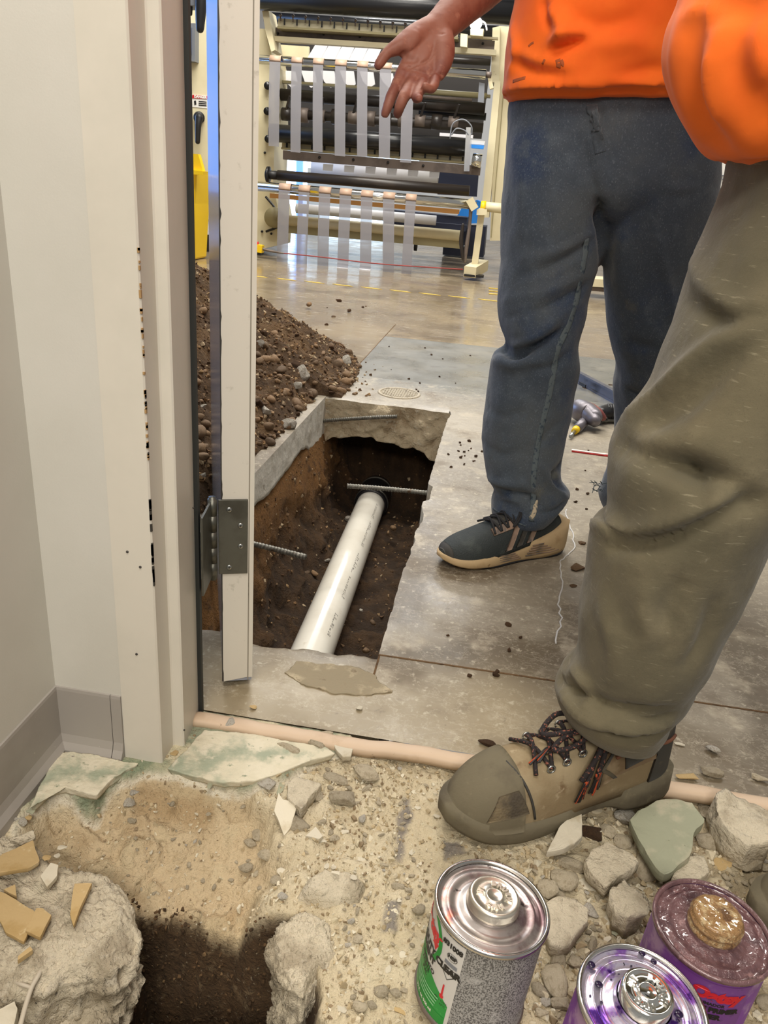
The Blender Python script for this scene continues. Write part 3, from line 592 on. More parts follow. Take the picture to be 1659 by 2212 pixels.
# ================================================================== DOOR
DA = math.radians(21.5); dD = np.array((-math.sin(DA), math.cos(DA), 0)); dN = np.array((math.cos(DA), math.sin(DA), 0))
A0 = gnd(480, 1475, .012); A0[2] = 0
door = thing('door_1', None, None, A0, None); door['kind'] = 'structure'
MD = Matrix(((dN[0], dD[0], 0, A0[0]), (dN[1], dD[1], 0, A0[1]), (0, 0, 1, 0), (0, 0, 0, 1)))
def dl(vf): return xf(vf, MD)
leaf = add('leaf', dl(box(.0012, .0475, .004, .90, .012, 2.1)), M['door_face'], parent=door, smooth=False)
zh0, zh1 = onY(500, 1241, 1.005)[2], onY(500, 1081, 1.005)[2]
nz = 260; zz = np.linspace(.014, 2.098, nz); ex = .0016 + .0016 * np.maximum(0, fbm(P3(zz * 70, zz * 0), 4, 3) - .1); ex[0:3] += .001
ev = np.concatenate([np.c_[ex, np.full(nz, .0005), zz], np.c_[np.full(nz, .0405), np.full(nz, .0005), zz + .006 * (np.arange(nz) < 2)]])
ef = [(i, i + nz, i + nz + 1, i + 1) for i in range(nz - 1)]
ev[:, 1] = .0005
edge = add('edge_plate', dl(solid((ev, ef), .0035)), M['door_edge'], parent=door, smooth=False)
add('seam', dl(box(.0405, .0422, .0022, .006, .014, 2.1)), M['seam'], parent=door, smooth=False)
add('lip', dl(box(.0422, .0485, -.0004, .02, .020, 2.1)), M['door_edge'], parent=door, smooth=False)
add('edge_paint_break', dl(box(.0, .003, .0024, .0045, .013, 2.1)), M['chip'], parent=door, smooth=False)  # dark break in the paint along the door edge
hg = add('hinge', dl(box(-.004, .0392, -.0025, .0015, zh0, zh1)), M['hinge'], parent=door, smooth=False); bevel(hg, .0008)
kz = np.linspace(zh0 - .004, zh1 + .003, 6)
for i in range(5):
    add('knuckle', dl(tube([(-.0125, -.004, kz[i] + .0006), (-.0125, -.004, kz[i + 1] - .0006)], .0068, 16)), M['hinge'], parent=hg)
add('pin', dl(merge(tube([(-.0125, -.004, kz[0] - .003), (-.0125, -.004, kz[-1] + .003)], .0052, 14))), M['hinge'], parent=hg)
jl = [np.array((-.3670, .938, 0)), np.array((-.3670, .945, 0)) ]
kp = np.array(MD @ Vector((-.0145, -.004, 0)))[:3]
add('jamb_leaf', beam((-.3655, .93, (zh0 + zh1) / 2), (kp[0], kp[1], (zh0 + zh1) / 2), .003, zh1 - zh0), M['hinge'], parent=hg, smooth=False)
for px, py in ((495, 1100), (520, 1138), (520, 1183), (495, 1224)):
    p = onY(px, py, A0[1] + .004); u = float(np.dot(p - A0, dN)); z = p[2]
    sc = add('screw', dl(xf(lathe([(0.0001, 0.0014), (.0032, .0012), (.0042, .0003), (.0044, -.001)], 20), Matrix.Translation((u, -.0025, z)) @ Matrix.Rotation(math.pi / 2, 4, 'X'))), M['screw'], parent=hg)
    add('cross_recess', dl(merge(box(u - .0022, u + .0022, -.0042, -.0036, z - .0005, z + .0005), box(u - .0005, u + .0005, -.0042, -.0036, z - .0022, z + .0022))), M['black'], parent=hg, smooth=False)

# ================================================================== TRENCH CONTENTS
pa, pb = np.array((-.354, .96, -.388)), np.array((-.4045, 2.95, -.418))
pipe = thing('drain_pipe', 'white plastic drain pipe lying in the trench', 'pipe', (pa + pb) / 2)
add('pipe_body', tube([pa + (pb - pa) * t for t in np.linspace(0, 1, 30)], .0572, 48), M['pvc'], parent=pipe)
pdir = (pb - pa) / np.linalg.norm(pb - pa); pr = np.cross(pdir, (0, 0, 1)); pr /= np.linalg.norm(pr); pu = np.cross(pr, pdir)
rg = random.Random(11); V = []; Fs = []
def onpipe(s, ang, r=.0575): return pa + pdir * s + r * (math.sin(ang) * pr + math.cos(ang) * pu)
pk = []
for s0, s1 in ((.80, .92), (1.02, 1.16), (1.19, 1.33), (1.40, 1.62), (1.66, 1.80)):
    s = s0
    while s < s1:
        w = rg.uniform(.005, .011)
        for k in range(rg.choice((1, 2, 2, 3))):
            a0 = .62 + k * .07 + rg.uniform(0, .03); a1 = a0 + rg.uniform(.03, .06)
            pk.append((np.array([onpipe(s, a0), onpipe(s + w, a0), onpipe(s + w, a1), onpipe(s, a1)]), [(0, 1, 2, 3)]))
        s += w + rg.uniform(.003, .007)
add('print_marks', merge(*pk), M['pvc_print'], parent=pipe, kind='stuff', smooth=False)
cpl = add('coupling', tube([pb - pdir * .10, pb - pdir * .098, pb - pdir * .06, pb + pdir * .03, pb + pdir * .08, pb + pdir * .082], [.060, .066, .068, .068, .066, .05], 40), M['rubber_black'], parent=pipe)
for t in (-.075, .055):
    add('clamp_band', tube([pb + pdir * (t - .007), pb + pdir * (t + .007)], .0695, 40), M['screw'], parent=cpl)
def rebar(a, b, label):
    a, b = np.array(a), np.array(b); L = np.linalg.norm(b - a); n = int(L / .0022); t = np.linspace(0, 1, n)
    r = .0066 * (1 + .16 * (np.sin(t * L / .0085 * 2 * math.pi) > .2))
    tag(add('rebar', tube(a + (b - a) * t[:, None] + np.array((0, 0, .002)) * np.sin(t * 3)[:, None], r, 10), M['rebar']), label, 'rebar', 'cut reinforcing bars in the trench')
p = onY(857, 900, 2.80); rebar((XL - .02, 2.875, -.098), p, 'thin cut reinforcing bar sticking out at the far broken edge of the trench')
rebar((XR + .02, 2.153, -.06), (-.375, 2.125, -.06), 'cut reinforcing bar crossing above the far end of the white pipe')
rebar((XL - .02, 1.677, -.060), (-.379, 1.635, -.064), 'stub of reinforcing bar beside the open door, nearest of the three in the trench')

# ================================================================== DIRT PILE
def pile_h(x, y):
    yc = np.clip(y, 1.75, 3.15); d = np.hypot((x + 1.62), (y - yc) * np.where(y > 3.15, .86, 1.0))
    h_ = .60 * np.clip(1 - d / 1.08, 0, 1) ** 1.12
    h_ = np.minimum(h_, .50 - .10 * sstep(.3, 0, d))
    n = fbm(P3(x.ravel() * 5, y.ravel() * 5), 4, 51).reshape(x.shape); m = fbm(P3(x.ravel() * 19, y.ravel() * 19), 4, 52).reshape(x.shape); f = fbm(P3(x.ravel() * 60, y.ravel() * 60), 3, 53).reshape(x.shape)
    k = np.clip(h_ * 9, 0, 1)
    h_ = h_ + k * (.030 * n + .016 * m + .006 * f)
    lim = np.where(y < YF + .02, XL - .022 + .010 * m, -.40)
    h_ = h_ * sstep(-.004, .10, lim - x) ** .8
    return np.where(x > lim, -.03, np.where(h_ > .004, h_, -.03))
bx, by = np.meshgrid(np.arange(-2.7, -.42, .0105), np.arange(1.05, 4.5, .0105))
bh = pile_h(bx, by); ids = np.arange(bx.size).reshape(bx.shape)
keep = (np.maximum.reduce([bh[:-1, :-1], bh[:-1, 1:], bh[1:, 1:], bh[1:, :-1]]) > 0).ravel()
Fq = np.stack([ids[:-1, :-1], ids[:-1, 1:], ids[1:, 1:], ids[1:, :-1]], -1).reshape(-1, 4)[keep]
used = np.unique(Fq); rem = np.zeros(bx.size, int); rem[used] = np.arange(len(used)); Vp = np.c_[bx.ravel(), by.ravel(), bh.ravel()][used]
nn = fbm(Vp * 7, 4, 55); n3 = fbm(Vp * 30, 3, 56)
w = sstep(-.1, .5, nn)[:, None]; pc = np.array(C(84, 62, 39)) * (1 - w) + np.array(C(108, 82, 53)) * w
w = sstep(.1, .6, n3)[:, None] * .6; pc = pc * (1 - w) + np.array(C(76, 56, 34)) * w
tag(add('dirt_pile', (Vp, rem[Fq]), M['soil'], cols=pc), 'heap of brown excavated dirt and stones piled beside the trench', 'dirt pile', kind='stuff')
PEB = []
for k in range(6):
    V, Fs = lump(100 + k, .10, 3, 2); V[:, 2] *= .62; V[:, 1] *= .8; PEB.append((V, Fs))
ROCKS = []
rgr = random.Random(77)
for k in range(10):
    V, Fs = hull(rgr, rgr.randint(12, 22)); V[:, 2] *= rgr.uniform(.5, .75); V[:, 1] *= rgr.uniform(.65, .95); ROCKS.append((V, Fs))
def meshdata(name, vf, m, smooth):
    me = bpy.data.meshes.new(name); me.from_pydata(np.asarray(vf[0]).tolist(), [], [tuple(int(i) for i in f) for f in vf[1]])
    if smooth: me.shade_smooth()
    me.materials.append(m); me.update(); return me
def roundoff(vf, off=.10):
    me = bpy.data.meshes.new('t'); me.from_pydata(np.asarray(vf[0]).tolist(), [], [tuple(int(i) for i in f) for f in vf[1]])
    bm = bmesh.new(); bm.from_mesh(me); bmesh.ops.bevel(bm, geom=bm.edges[:], offset=off, segments=1, affect='EDGES', clamp_overlap=True); bm.to_mesh(me); bm.free()
    r = np.array([v.co[:] for v in me.vertices]), [tuple(p.vertices) for p in me.polygons]; bpy.data.meshes.remove(me); return r
ROCKS_B = [roundoff(r) for r in ROCKS]
def lib(name, src, m, smooth): return [meshdata(name, v, m, smooth) for v in src]
L_peb = lib('river_pebble', PEB, M['pebble'], True); L_clod = lib('soil_clod', ROCKS_B, M['clod'], False)
L_white = lib('pale_rock', ROCKS_B, M['white_rock'], False); L_rock = lib('rubble_stone', ROCKS_B, M['rock'], False)
def put(name, me, loc, sc, rng, label, cat, group=None, rot=None, flat=True):
    o = bpy.data.objects.new(name, me); COL.objects.link(o); o.location = [float(v) for v in loc]
    o.scale = sc if isinstance(sc, (tuple, list)) else (sc,) * 3
    o.rotation_euler = rot or (rng.uniform(-.35, .35), rng.uniform(-.35, .35), rng.uniform(0, 6.28))
    return tag(o, label, cat, group)
def tiny(src, pts, sizes, rng, cols, name, m, label, cat):
    Vs = []; Fs = []; Cs = []; n = 0
    for (p, s_, c_) in zip(pts, sizes, cols):
        V, Fa = src[rng.randrange(len(src))]; a = rng.uniform(0, 6.28); t = rng.uniform(-.5, .5); R = np.array(Matrix.Rotation(a, 3, 'Z') @ Matrix.Rotation(t, 3, 'X'))
        V = (V * s_) @ R.T + p; Vs.append(V); Fs += [tuple(i + n for i in f) for f in Fa]; n += len(V); Cs.append(np.tile(c_, (len(V), 1)))
    return tag(add(name, (np.concatenate(Vs), Fs), m, smooth=False, cols=np.concatenate(Cs)), label, cat, kind='stuff')
def ph(a, b):
    i = int(round((a + 2.7) / .0105)); j = int(round((b - 1.05) / .0105))
    return float(bh[j, i]) if 0 <= i < bh.shape[1] and 0 <= j < bh.shape[0] else -.03
def pileat(px, py):                       # photo pixel -> point on the pile by marching
    r = ray(px, py); t = 1.6
    while t < 5:
        p = EYE + r * t
        if p[2] <= max(0, ph(p[0], p[1])): return p
        t += .01
    return p
rg = random.Random(3)
for px, py, w, l, z_, hh, name, lab in (
        (652, 815, 26, 'large jagged pale concrete chunk on the lower slope of the dirt heap', 0, 1.7, 'w', ''),
        (640, 836, 16, 'smaller pale chunk just below the large jagged chunk on the dirt heap', 0, 1, 'w', ''),
        (620, 920, 26, 'pale grey angular chunk resting on the trench edge below the dirt heap', 0, .9, 'w', ''),
        (572, 890, 24, 'white chalky chunk on the dirt heap close to the open door', 0, .8, 'w', ''),
        (747, 785, 17, 'upright pale chunk at the far right tip of the dirt heap', 0, 1.9, 'w', ''),
        (562, 745, 12, 'narrow pale fragment high on the dirt heap beside the door', 0, 1.6, 'w', ''),
        (648, 897, 12, 'small pale flat chip on the dirt heap above the trench edge', 0, .6, 'w', ''),
        (722, 762, 13, 'black rounded lump at the tip of the dirt heap', 0, 1, 'k', ''),
        (592, 780, 22, 'rounded brown cobble half way down the dirt heap', 0, .9, 'p', ''),
        (642, 876, 22, 'large round brown cobble near the foot of the dirt heap', 0, .8, 'p', ''),
        (560, 782, 15, 'orange cut cobble on the dirt heap beside the door', 0, .9, 'p', ''),
        (757, 825, 14, 'brown cobble lying at the foot of the dirt heap towards the floor drain', 0, .8, 'p', ''),
        (728, 790, 13, 'tall brown cobble leaning on the pale upright chunk', 0, 1.4, 'p', ''),
        (436, 1030, 14, 'pale rubble lump seen through the gap beside the door frame', 0, .8, 'w', ''),
        (438, 880, 12, 'flat pale chip on the heap seen through the gap beside the door frame', 0, .5, 'w', '')):
    p = pileat(px, py); s_ = w * depth_of(p) / 1660
    me = {'w': L_white, 'p': L_peb, 'k': L_clod}[name][rg.randrange(6)]
    o = put('concrete_chunk' if name == 'w' else 'cobble', me, p + np.array((0, 0, s_ * .15)), (s_, s_ * .8, s_ * max(.7, hh)), rg, l, 'rock' if name == 'w' else 'stone')
def PLOC(px, py): return 'on the heap seen through the gap beside the door frame' if px < 480 else 'high on the dirt heap beside the door' if py < 760 and px < 640 else 'at the right tip of the dirt heap' if px > 700 else 'on the lower slope of the dirt heap' if py > 850 else 'on the middle of the dirt heap'
k = 0
while k < 190:
    px = rg.uniform(548, 800) if rg.random() < .9 else rg.uniform(422, 448); py = 640 + (1000 - 640) * rg.random() ** .55
    p = pileat(px, py)
    if p[2] < .003 and (p[0] > -.48 or rg.random() < .75 or p[1] < 2.9): continue
    s_ = rg.choice((.007, .009, .011, .014, .018, .025)) * rg.uniform(.8, 1.2)
    if p[1] < 2.9 and p[0] > XL - .03: continue
    if rg.random() < .72: put('pebble', L_peb[rg.randrange(6)], p + np.array((0, 0, s_ * .2)), s_, rg, 'small brown pebble ' + PLOC(px, py), 'stone', 'pebbles on the dirt heap')
    else: put('soil_clod', L_clod[rg.randrange(10)], p + np.array((0, 0, s_ * .2)), s_, rg, 'dark clod of soil ' + PLOC(px, py), 'clod', 'soil clods on the dirt heap')
    k += 1
ctab = [C(120, 90, 58), C(92, 66, 42), C(150, 122, 86), C(104, 80, 56), C(170, 150, 120), C(76, 54, 34), C(136, 110, 80)]
pts, szs, cls = [], [], []
HULLS = [hull(rgr, 9) for _ in range(6)]
while len(pts) < 7500:
    x_, y_ = rg.uniform(-1.75, -.46), rg.uniform(1.3, 3.9); z_ = ph(x_, y_)
    if z_ < 0.001: 
        if y_ < 2.92 or rg.random() > .12 or x_ < -.9 or y_ > 3.6: continue
        z_ = 0
    pts.append(np.array((x_, y_, z_ + .001))); szs.append(rg.choice((.004, .005, .006, .008, .011))); cls.append(np.array(ctab[rg.randrange(7)]))
tiny(HULLS, pts, szs, rg, cls, 'dirt_gravel', M['gravel'], 'fine gravel mixed into the dirt heap', 'gravel')
# stones in the trench
for px, py, w, l in ((693, 1072, 17, 'pale grey stone at the foot of the far left trench wall'), (718, 1147, 13, 'small white chip in the trench left of the pipe'), (755, 1120, 16, 'grey stone tucked against the left side of the white pipe'),
                     (707, 1210, 8, 'small pale chip beside the white pipe half way along'), (680, 1238, 11, 'orange pebble in the trench left of the white pipe'), (662, 1238, 10, 'tan pebble in the trench left of the white pipe'),
                     (790, 1405, 13, 'tan angular stone in the near right corner of the trench'), (850, 1140, 12, 'brown stone in the trench right of the pipe near the rebar'), (806, 1345, 9, 'orange brown pebble low on the right trench side'),
                     (780, 1318, 7, 'small pinkish pebble right of the white pipe')):
    z_ = -.46 if px < 760 else -.42; p = gnd(px, py, z_); s_ = w * depth_of(p) / 1660
    wm = ('pale' in l) or ('white' in l.split(' in ')[0]) or ('grey' in l)
    put('trench_stone', (L_white if wm else L_peb)[rg.randrange(6)], p, (s_, s_ * .8, s_ * .8), rg, l, 'stone')
pts, szs, cls = [], [], []
for _ in range(1500):
    i = rg.randrange(len(tr_y)); j = rg.randrange(8, len(sec) - 6); q = idx[i, j]
    pts.append(np.array((tx[q], y0[q], tz[q]))); szs.append(rg.choice((.003, .004, .005, .007, .010))); cls.append(np.array(ctab[rg.randrange(7)]) * .9)
tiny(HULLS, pts, szs, rg, cls, 'trench_gravel', M['gravel'], 'loose gravel in the trench soil', 'gravel')

# ================================================================== SMALL THINGS ON THE SHOP FLOOR
dc = gnd(862, 850); dR = .088
dr = thing('floor_drain', 'round cast floor drain cover set flush in the slab beyond the trench', 'drain cover', dc)
m_dr = mat('worn_drain_metal', C(176, 166, 146), .6, .1, layers=((60, C(120, 108, 90), .5, .7),))
add('rim', xf(lathe([(dR - .012, -.004), (dR - .012, .0045), (dR - .003, .0045), (dR, .002), (dR, -.004)], 48, True), Matrix.Translation(dc)), m_dr, parent=dr)
add('plate', xf(lathe([(.0001, .001), (dR - .011, .001), (dR - .011, -.004)], 48, True), Matrix.Translation(dc)), m_dr, parent=dr)
rb = []
for i in range(-7, 8):
    for j in range(-7, 8):
        if math.hypot(i, j) < 6.9: rb.append(box(dc[0] + i * .0103 - .0034, dc[0] + i * .0103 + .0034, dc[1] + j * .0103 - .0034, dc[1] + j * .0103 + .0034, .0005, .0042))
add('grip_studs', merge(*rb), m_dr, parent=dr, kind='stuff', smooth=False)
# spirit level
a, b = gnd(1215, 808, .0), gnd(1345, 880, .0); d_ = (b - a) / np.linalg.norm(b - a); a = a - d_ * .25; b = b - d_ * .02
lv = thing('spirit_level', 'long grey aluminium level lying on the floor behind the jeans', 'level', (a + b) / 2)
add('rail', beam(a + (0, 0, .004), b + (0, 0, .004), .024, .008), M['level'], parent=lv, smooth=False)
add('rail', beam(a + (0, 0, .046), b + (0, 0, .046), .024, .008), M['level'], parent=lv, smooth=False)
add('web', beam(a + (0, 0, .025), b + (0, 0, .025), .012, .04), M['level'], parent=lv, smooth=False)
q = gnd(1258, 830, .02); add('vial_hole', beam(q - d_ * .03 + (0, -.009, 0), q + d_ * .03 + (0, -.009, 0), .004, .014), M['black'], parent=lv, smooth=False)
for px, py, lab in ((1263, 838, 'black flake under the level behind the jeans'), (1321, 832, 'dark crumb behind the level near the second jeans leg')):
    p = gnd(px, py); put('dark_crumb', L_clod[rg.randrange(10)], p, (.022, .014, .008), rg, lab, 'debris')
# drill driver lying on its side
o_ = gnd(1275, 905, 0)
dt = thing('cordless_drill', 'dusty red and grey cordless drill with a yellow tipped nut driver lying on the floor', 'drill', o_)
g3 = lambda px, py, z: gnd(px, py, z)
h0, h1 = g3(1252, 893, .055), g3(1285, 912, .05)
add('motor_housing', limb([g3(1250, 884, .05), g3(1262, 890, .05), g3(1274, 894, .05), g3(1284, 900, .05)], [.040, .042, .038, .030], 24), M['drill_grey'], parent=dt)
add('housing_band', limb([g3(1256, 879, .062), g3(1272, 884, .062), g3(1290, 893, .058), g3(1302, 902, .045)], [.022, .026, .022, .014], 20), M['drill_red'], parent=dt)
add('gear_nose', limb([g3(1272, 895, .05), g3(1280, 903, .045), g3(1285, 909, .042)], [.032, .029, .022], 24), M['drill_grey'], parent=dt)
add('collet', cyl(g3(1283, 906, .042), g3(1287, 912, .038), .020), M['black'], parent=dt)
add('bit', cyl(g3(1286, 911, .036), g3(1290, 914, .034), .0075), M['screw'], parent=dt)
hd = add('handle', limb([g3(1296, 893, .040), g3(1312, 890, .038), g3(1345, 890, .038), g3(1380, 892, .038)], [.026, .030, .030, .036], 20), M['rubber_black'], parent=dt)
for t in range(7):
    p = g3(1312 + t * 5, 890, .038); add('grip_ridge', tube([p - (.003, 0, 0), p + (.003, 0, 0)], .033, 18), M['rubber_black'], parent=hd)
add('battery', beam(g3(1385, 893, .038), g3(1420, 896, .038), .08, .07), M['drill_red'], parent=dt, smooth=False)
nd = add('nut_driver', tube([g3(1268, 905, .03), g3(1258, 915, .022), g3(1246, 927, .017)], [.019, .0185, .017], 20), M['drill_grey'], parent=dt)
add('yellow_collar', tube([g3(1246, 926, .017), g3(1241, 932, .015)], [.015, .012], 20), M['yellow'], parent=nd)
add('driver_tip', cyl(g3(1241, 932, .015), g3(1232, 943, .012), .0058), M['screw'], parent=nd)
add('trigger_edge', limb([g3(1298, 897, .03), g3(1303, 903, .03), g3(1310, 905, .03)], [.006, .006, .006], 8), M['black'], parent=dt)
tag(add('screwdriver_bar', limb([g3(1296, 914, .008), g3(1304, 909, .009), g3(1340, 909, .009), g3(1380, 912, .009)], [.004, .009, .009, .009], 10), M['rebar']), 'bright steel bar on the floor just beside the cordless drill', 'bar')
tag(add('marking_strip', beam(gnd(1235, 972, .003), gnd(1325, 984, .003), .012, .004), mat('white_red_strip', C(230, 222, 214), .5, layers=(((16, 16, 16), C(214, 110, 110), .55, .6),)), smooth=False), 'thin white and red strip lying on the floor between the jeans legs', 'strip')
tag(add('marking_strip_edge', beam(gnd(1235, 975, .002), gnd(1325, 987, .002), .003, .004), M['red'], smooth=False), 'thin dark red edging along the white strip on the floor', 'strip')
for px, py, w, hgt, lab in ((1257, 1174, 17, .5, 'brown lump of dry mud on the floor behind the sneaker heel'), (1245, 1228, 38, .22, 'flat shield shaped flake of dry mud on the floor beside the olive trousers'), (1238, 1266, 14, .3, 'small dry mud flake below the larger shield shaped flake')):
    p = gnd(px, py); s_ = w * depth_of(p) / 1660 * .75
    put('mud_flake', meshdata('mud_flake', ROCKS[3 + w % 5], M['mud'], False), p + (0, 0, s_ * .1), (s_ * (.75 if w == 38 else 1), s_ * 1.1, s_ * hgt), rg, lab, 'mud', rot=(0, 0, .7))
for i in range(46):
    if i < 18: px, py = rg.gauss(1010, 24), rg.gauss(978, 18)
    elif i < 30: px, py = rg.uniform(830, 1040), rg.uniform(745, 860)
    else: px, py = rg.choice(((rg.uniform(880, 1040), rg.uniform(1000, 1120)), (rg.uniform(1225, 1300), rg.uniform(960, 1140)), (rg.uniform(860, 1200), rg.uniform(1280, 1500))))
    p = gnd(px, py)
    if p[0] < XR + .02 and p[1] < YF + .05: continue
    s_ = rg.uniform(.004, .009); put('dark_crumb', L_clod[rg.randrange(10)], p + (0, 0, s_ * .3), s_, rg, 'tiny dark crumb of soil ' + ('beside the trench, left of the jeans' if i < 18 else 'on the grey patch beyond the floor drain' if i < 30 else 'on the floor right of the trench' if px < 1050 and py < 1200 else 'on the floor between the two jeans legs' if px > 1220 and py < 1200 else 'on the floor in front of the sneaker'), 'debris', 'soil crumbs on the shop floor')

# ================================================================== SLITTING MACHINE AND THE BACK OF THE SHOP
mc = thing('slitting_machine', 'cream film slitting machine with rollers and hanging film strips', 'machine', onY(800, 600, 8.3) * (1, 1, 0))
def rol(name, x0, y0, x1, y1, Yp, th, m, parent=None, n=24, ends=None):
    a, b = onY(x0, y0, Yp), onY(x1, y1, Yp); b[2] = a[2] = (a[2] + b[2]) / 2 if abs(a[2] - b[2]) < .12 else a[2]
    o = add(name, tube([a, b], th / 2 * depth_of((a + b) / 2) / 1660, n), m, parent=parent or mc); return o
def bar(name, x0, y0, x1, y1, Yp, th, w, m, parent=None):
    a, b = onY(x0, y0, Yp), onY(x1, y1, Yp); a[2] = b[2] = (a[2] + b[2]) / 2
    return add(name, beam(a, b, w, th * depth_of((a + b) / 2) / 1660), m, parent=parent or mc, smooth=False)
def plate(name, pts, Yp, t, m, parent=None, smooth=False):     # upright plate from an outline at depth Yp, thickness t behind
    P_ = [onY(a, b, Yp) for a, b in pts]; Q_ = [p + (0, t, 0) for p in P_]
    return add(name, rings([np.array(P_), np.array(Q_)]), m, parent=parent or mc, smooth=smooth)
# side frames
sfl = plate('side_frame', [(535, 60), (572, 62), (590, 140), (594, 280), (590, 400), (604, 470), (600, 530), (535, 545)], 8.25, .5, M['cream'])
for px, py in ((566, 500), (586, 505), (572, 330), (580, 460)):
    p = onY(px, py, 8.24); add('bolt_hole', xf(ICO2, Matrix.Translation(p) @ Matrix.Scale(.013, 4)), M['black'], parent=sfl)
plate('upper_bracket', [(566, 22), (580, 22), (594, 108), (586, 112), (574, 70)], 8.1, .25, M['cream'])
plate('side_frame', [(1078, 56), (1125, 58), (1100, 520), (1058, 520)], 8.45, .5, M['cream'])
plate('side_frame_flange', [(1068, 176), (1082, 174), (1056, 470), (1038, 470)], 8.30, .25, M['cream'])
plate('frame_groove', [(1088, 185), (1090, 185), (1062, 512), (1060, 512)], 8.44, .02, M['cream_dark'])
plate('frame_head', [(1064, 60), (1080, 56), (1078, 178), (1060, 178)], 8.40, .3, M['cream'])
plate('dark_gap_backing', [(596, 60), (1066, 80), (1040, 300), (596, 275)], 9.9, .03, mat('dark_backing_paint', C(46, 42, 40), .7))  # added dark sheet, stands in for the dark depth between the rollers
plate('lower_back_panel', [(945, 366), (1034, 376), (1030, 425), (945, 420)], 9.6, .03, M['navy'])
plate('navy_box', [(830, 452), (1010, 470), (1005, 500), (828, 486)], 9.8, .4, M['navy'])
# rollers and bars from the top down
rol('top_roller', 556, -2, 1130, 26, 8.05, 46, M['roller_black'])
rol('under_roller', 572, 38, 1100, 70, 8.9, 22, M['roller_black'])
nb = bar('nozzle_bar', 604, 49, 990, 77, 8.2, 16, .10, M['cream'])
bar('nozzle_rail', 604, 60, 990, 88, 8.16, 4, .16, M['cream_dark'])
for i in range(15):
    t = i / 14; p = onY(606 + 376 * t, 45 + 26.5 * t, 8.12)
    add('nozzle', merge(cyl(p, p + (0, 0, .035), .007, 8), xf(ICO2, Matrix.Translation(p + (0, 0, .045)) @ Matrix.Scale(.014, 4))), M['mill'], parent=nb)
    add('nozzle_slot', beam(p + (.04, -.005, -.03), p + (.04, -.005, .02), .012, .01, up=(0, 1, 0)), M['black'], parent=nb, smooth=False)
s1 = bar('steel_beam', 590, 73, 1068, 98, 8.3, 18, .08, M['mill'])
for px, py in ((600, 72), (699, 74), (777, 79), (1043, 94)):
    p = onY(px, py, 8.25); add('bolt_hole', xf(ICO2, Matrix.Translation(p) @ Matrix.Scale(.012, 4)), M['black'], parent=s1)
bar('cream_rail', 590, 89, 1072, 110, 8.2, 10, .08, M['cream'])
rol('idle_roller', 940, 128, 1060, 134, 8.7, 14, M['roller'])
for i in range(5):
    x = 662 + i * 29; plate('film_sheet', [(x + 20, 95 + i * 1.4), (x + 47, 97 + i * 1.4), (x + 30, 131 + i * 2.5), (x, 128 + i * 2.5)], 8.75 + .002 * i, .008, M['film_white'])
bar('inner_shelf', 596, 112, 668, 116, 8.8, 26, .05, M['cream'])
for i in range(7):
    x = 608 + i * 42; plate('film_curl', [(x, 152), (x + 30, 154), (x + 34, 182), (x + 22, 190), (x + 8, 176)], 8.7, .02, M['film_white'])
bar('light_shelf', 612, 184, 1060, 202, 8.6, 5, .1, M['cream_dark'])
rol('nip_roller', 606, 208, 1048, 232, 8.5, 24, M['roller'])
rol('idle_roller', 850, 196, 1052, 205, 8.55, 12, M['cream_dark'])
rol('idle_roller', 845, 206, 1020, 214, 8.42, 6, M['mill'])
rol('core_shaft', 610, 249, 1044, 272, 8.45, 20, M['roller'])
for i in range(11):
    p = onY(622 + i * 36, 247 + i * 1.9, 8.45); r = .07 if i % 2 else .06
    add('core_ring', tube([p - (.06, 0, 0), p + (.04, 0, 0)], r, 20), M['mill'] if i % 3 else M['roller'], parent=mc)
    if i % 2 == 0: add('slit_blade', beam(p + (-.02, -.02, .0), p + (.03, -.05, .16), .02, .04, up=(0, 1, 0)), M['roller'], parent=mc, smooth=False)
rol('idle_roller', 905, 244, 1050, 250, 8.6, 15, M['roller_black'])
bar('white_bar', 950, 291, 1022, 295, 8.3, 6, .05, M['film_white'])
rol('main_drum', 584, 291, 1010, 315, 8.05, 36, M['roller_black'], n=32)
nb2 = bar('nozzle_bar', 612, 313, 1006, 342, 8.2, 13, .10, M['cream'])
bar('nozzle_rail', 612, 322, 1006, 351, 8.16, 4, .16, M['cream_dark'])
for i in range(15):
    t = i / 14; p = onY(620 + 380 * t, 312 + 28 * t, 8.13)
    add('nozzle_slot', beam(p + (0, -.005, -.03), p + (0, -.005, .03), .016, .012, up=(0, 1, 0)), M['black'], parent=nb2, smooth=False)
s2 = bar('steel_beam', 614, 338, 1038, 366, 8.12, 18, .10, M['mill'])
for px, py in ((690, 340), (763, 345), (838, 351), (914, 358)):
    p = onY(px, py, 8.06); add('bolt_hole', xf(ICO2, Matrix.Translation(p) @ Matrix.Scale(.013, 4)), M['black'], parent=s2)
pr_ = rol('paper_roll', 676, 360, 946, 384, 9.3, 40, M['film_white'])
for i in range(6): plate('bright_film', [(698 + i * 46, 354 + i * 3), (720 + i * 46, 355 + i * 3), (718 + i * 46, 370 + i * 3), (697 + i * 46, 368 + i * 3)], 9.0, .004, M['film_white'])
rol('brake_roller', 600, 379, 1014, 412, 7.95, 21, M['roller'])
add('journal', tube([onY(574, 377, 7.95), onY(600, 379, 7.95)], .04, 18), M['black'], parent=mc)
add('journal_flange', tube([onY(577, 377, 7.95), onY(582, 377.5, 7.95)], .075, 20), M['roller_black'], parent=mc)
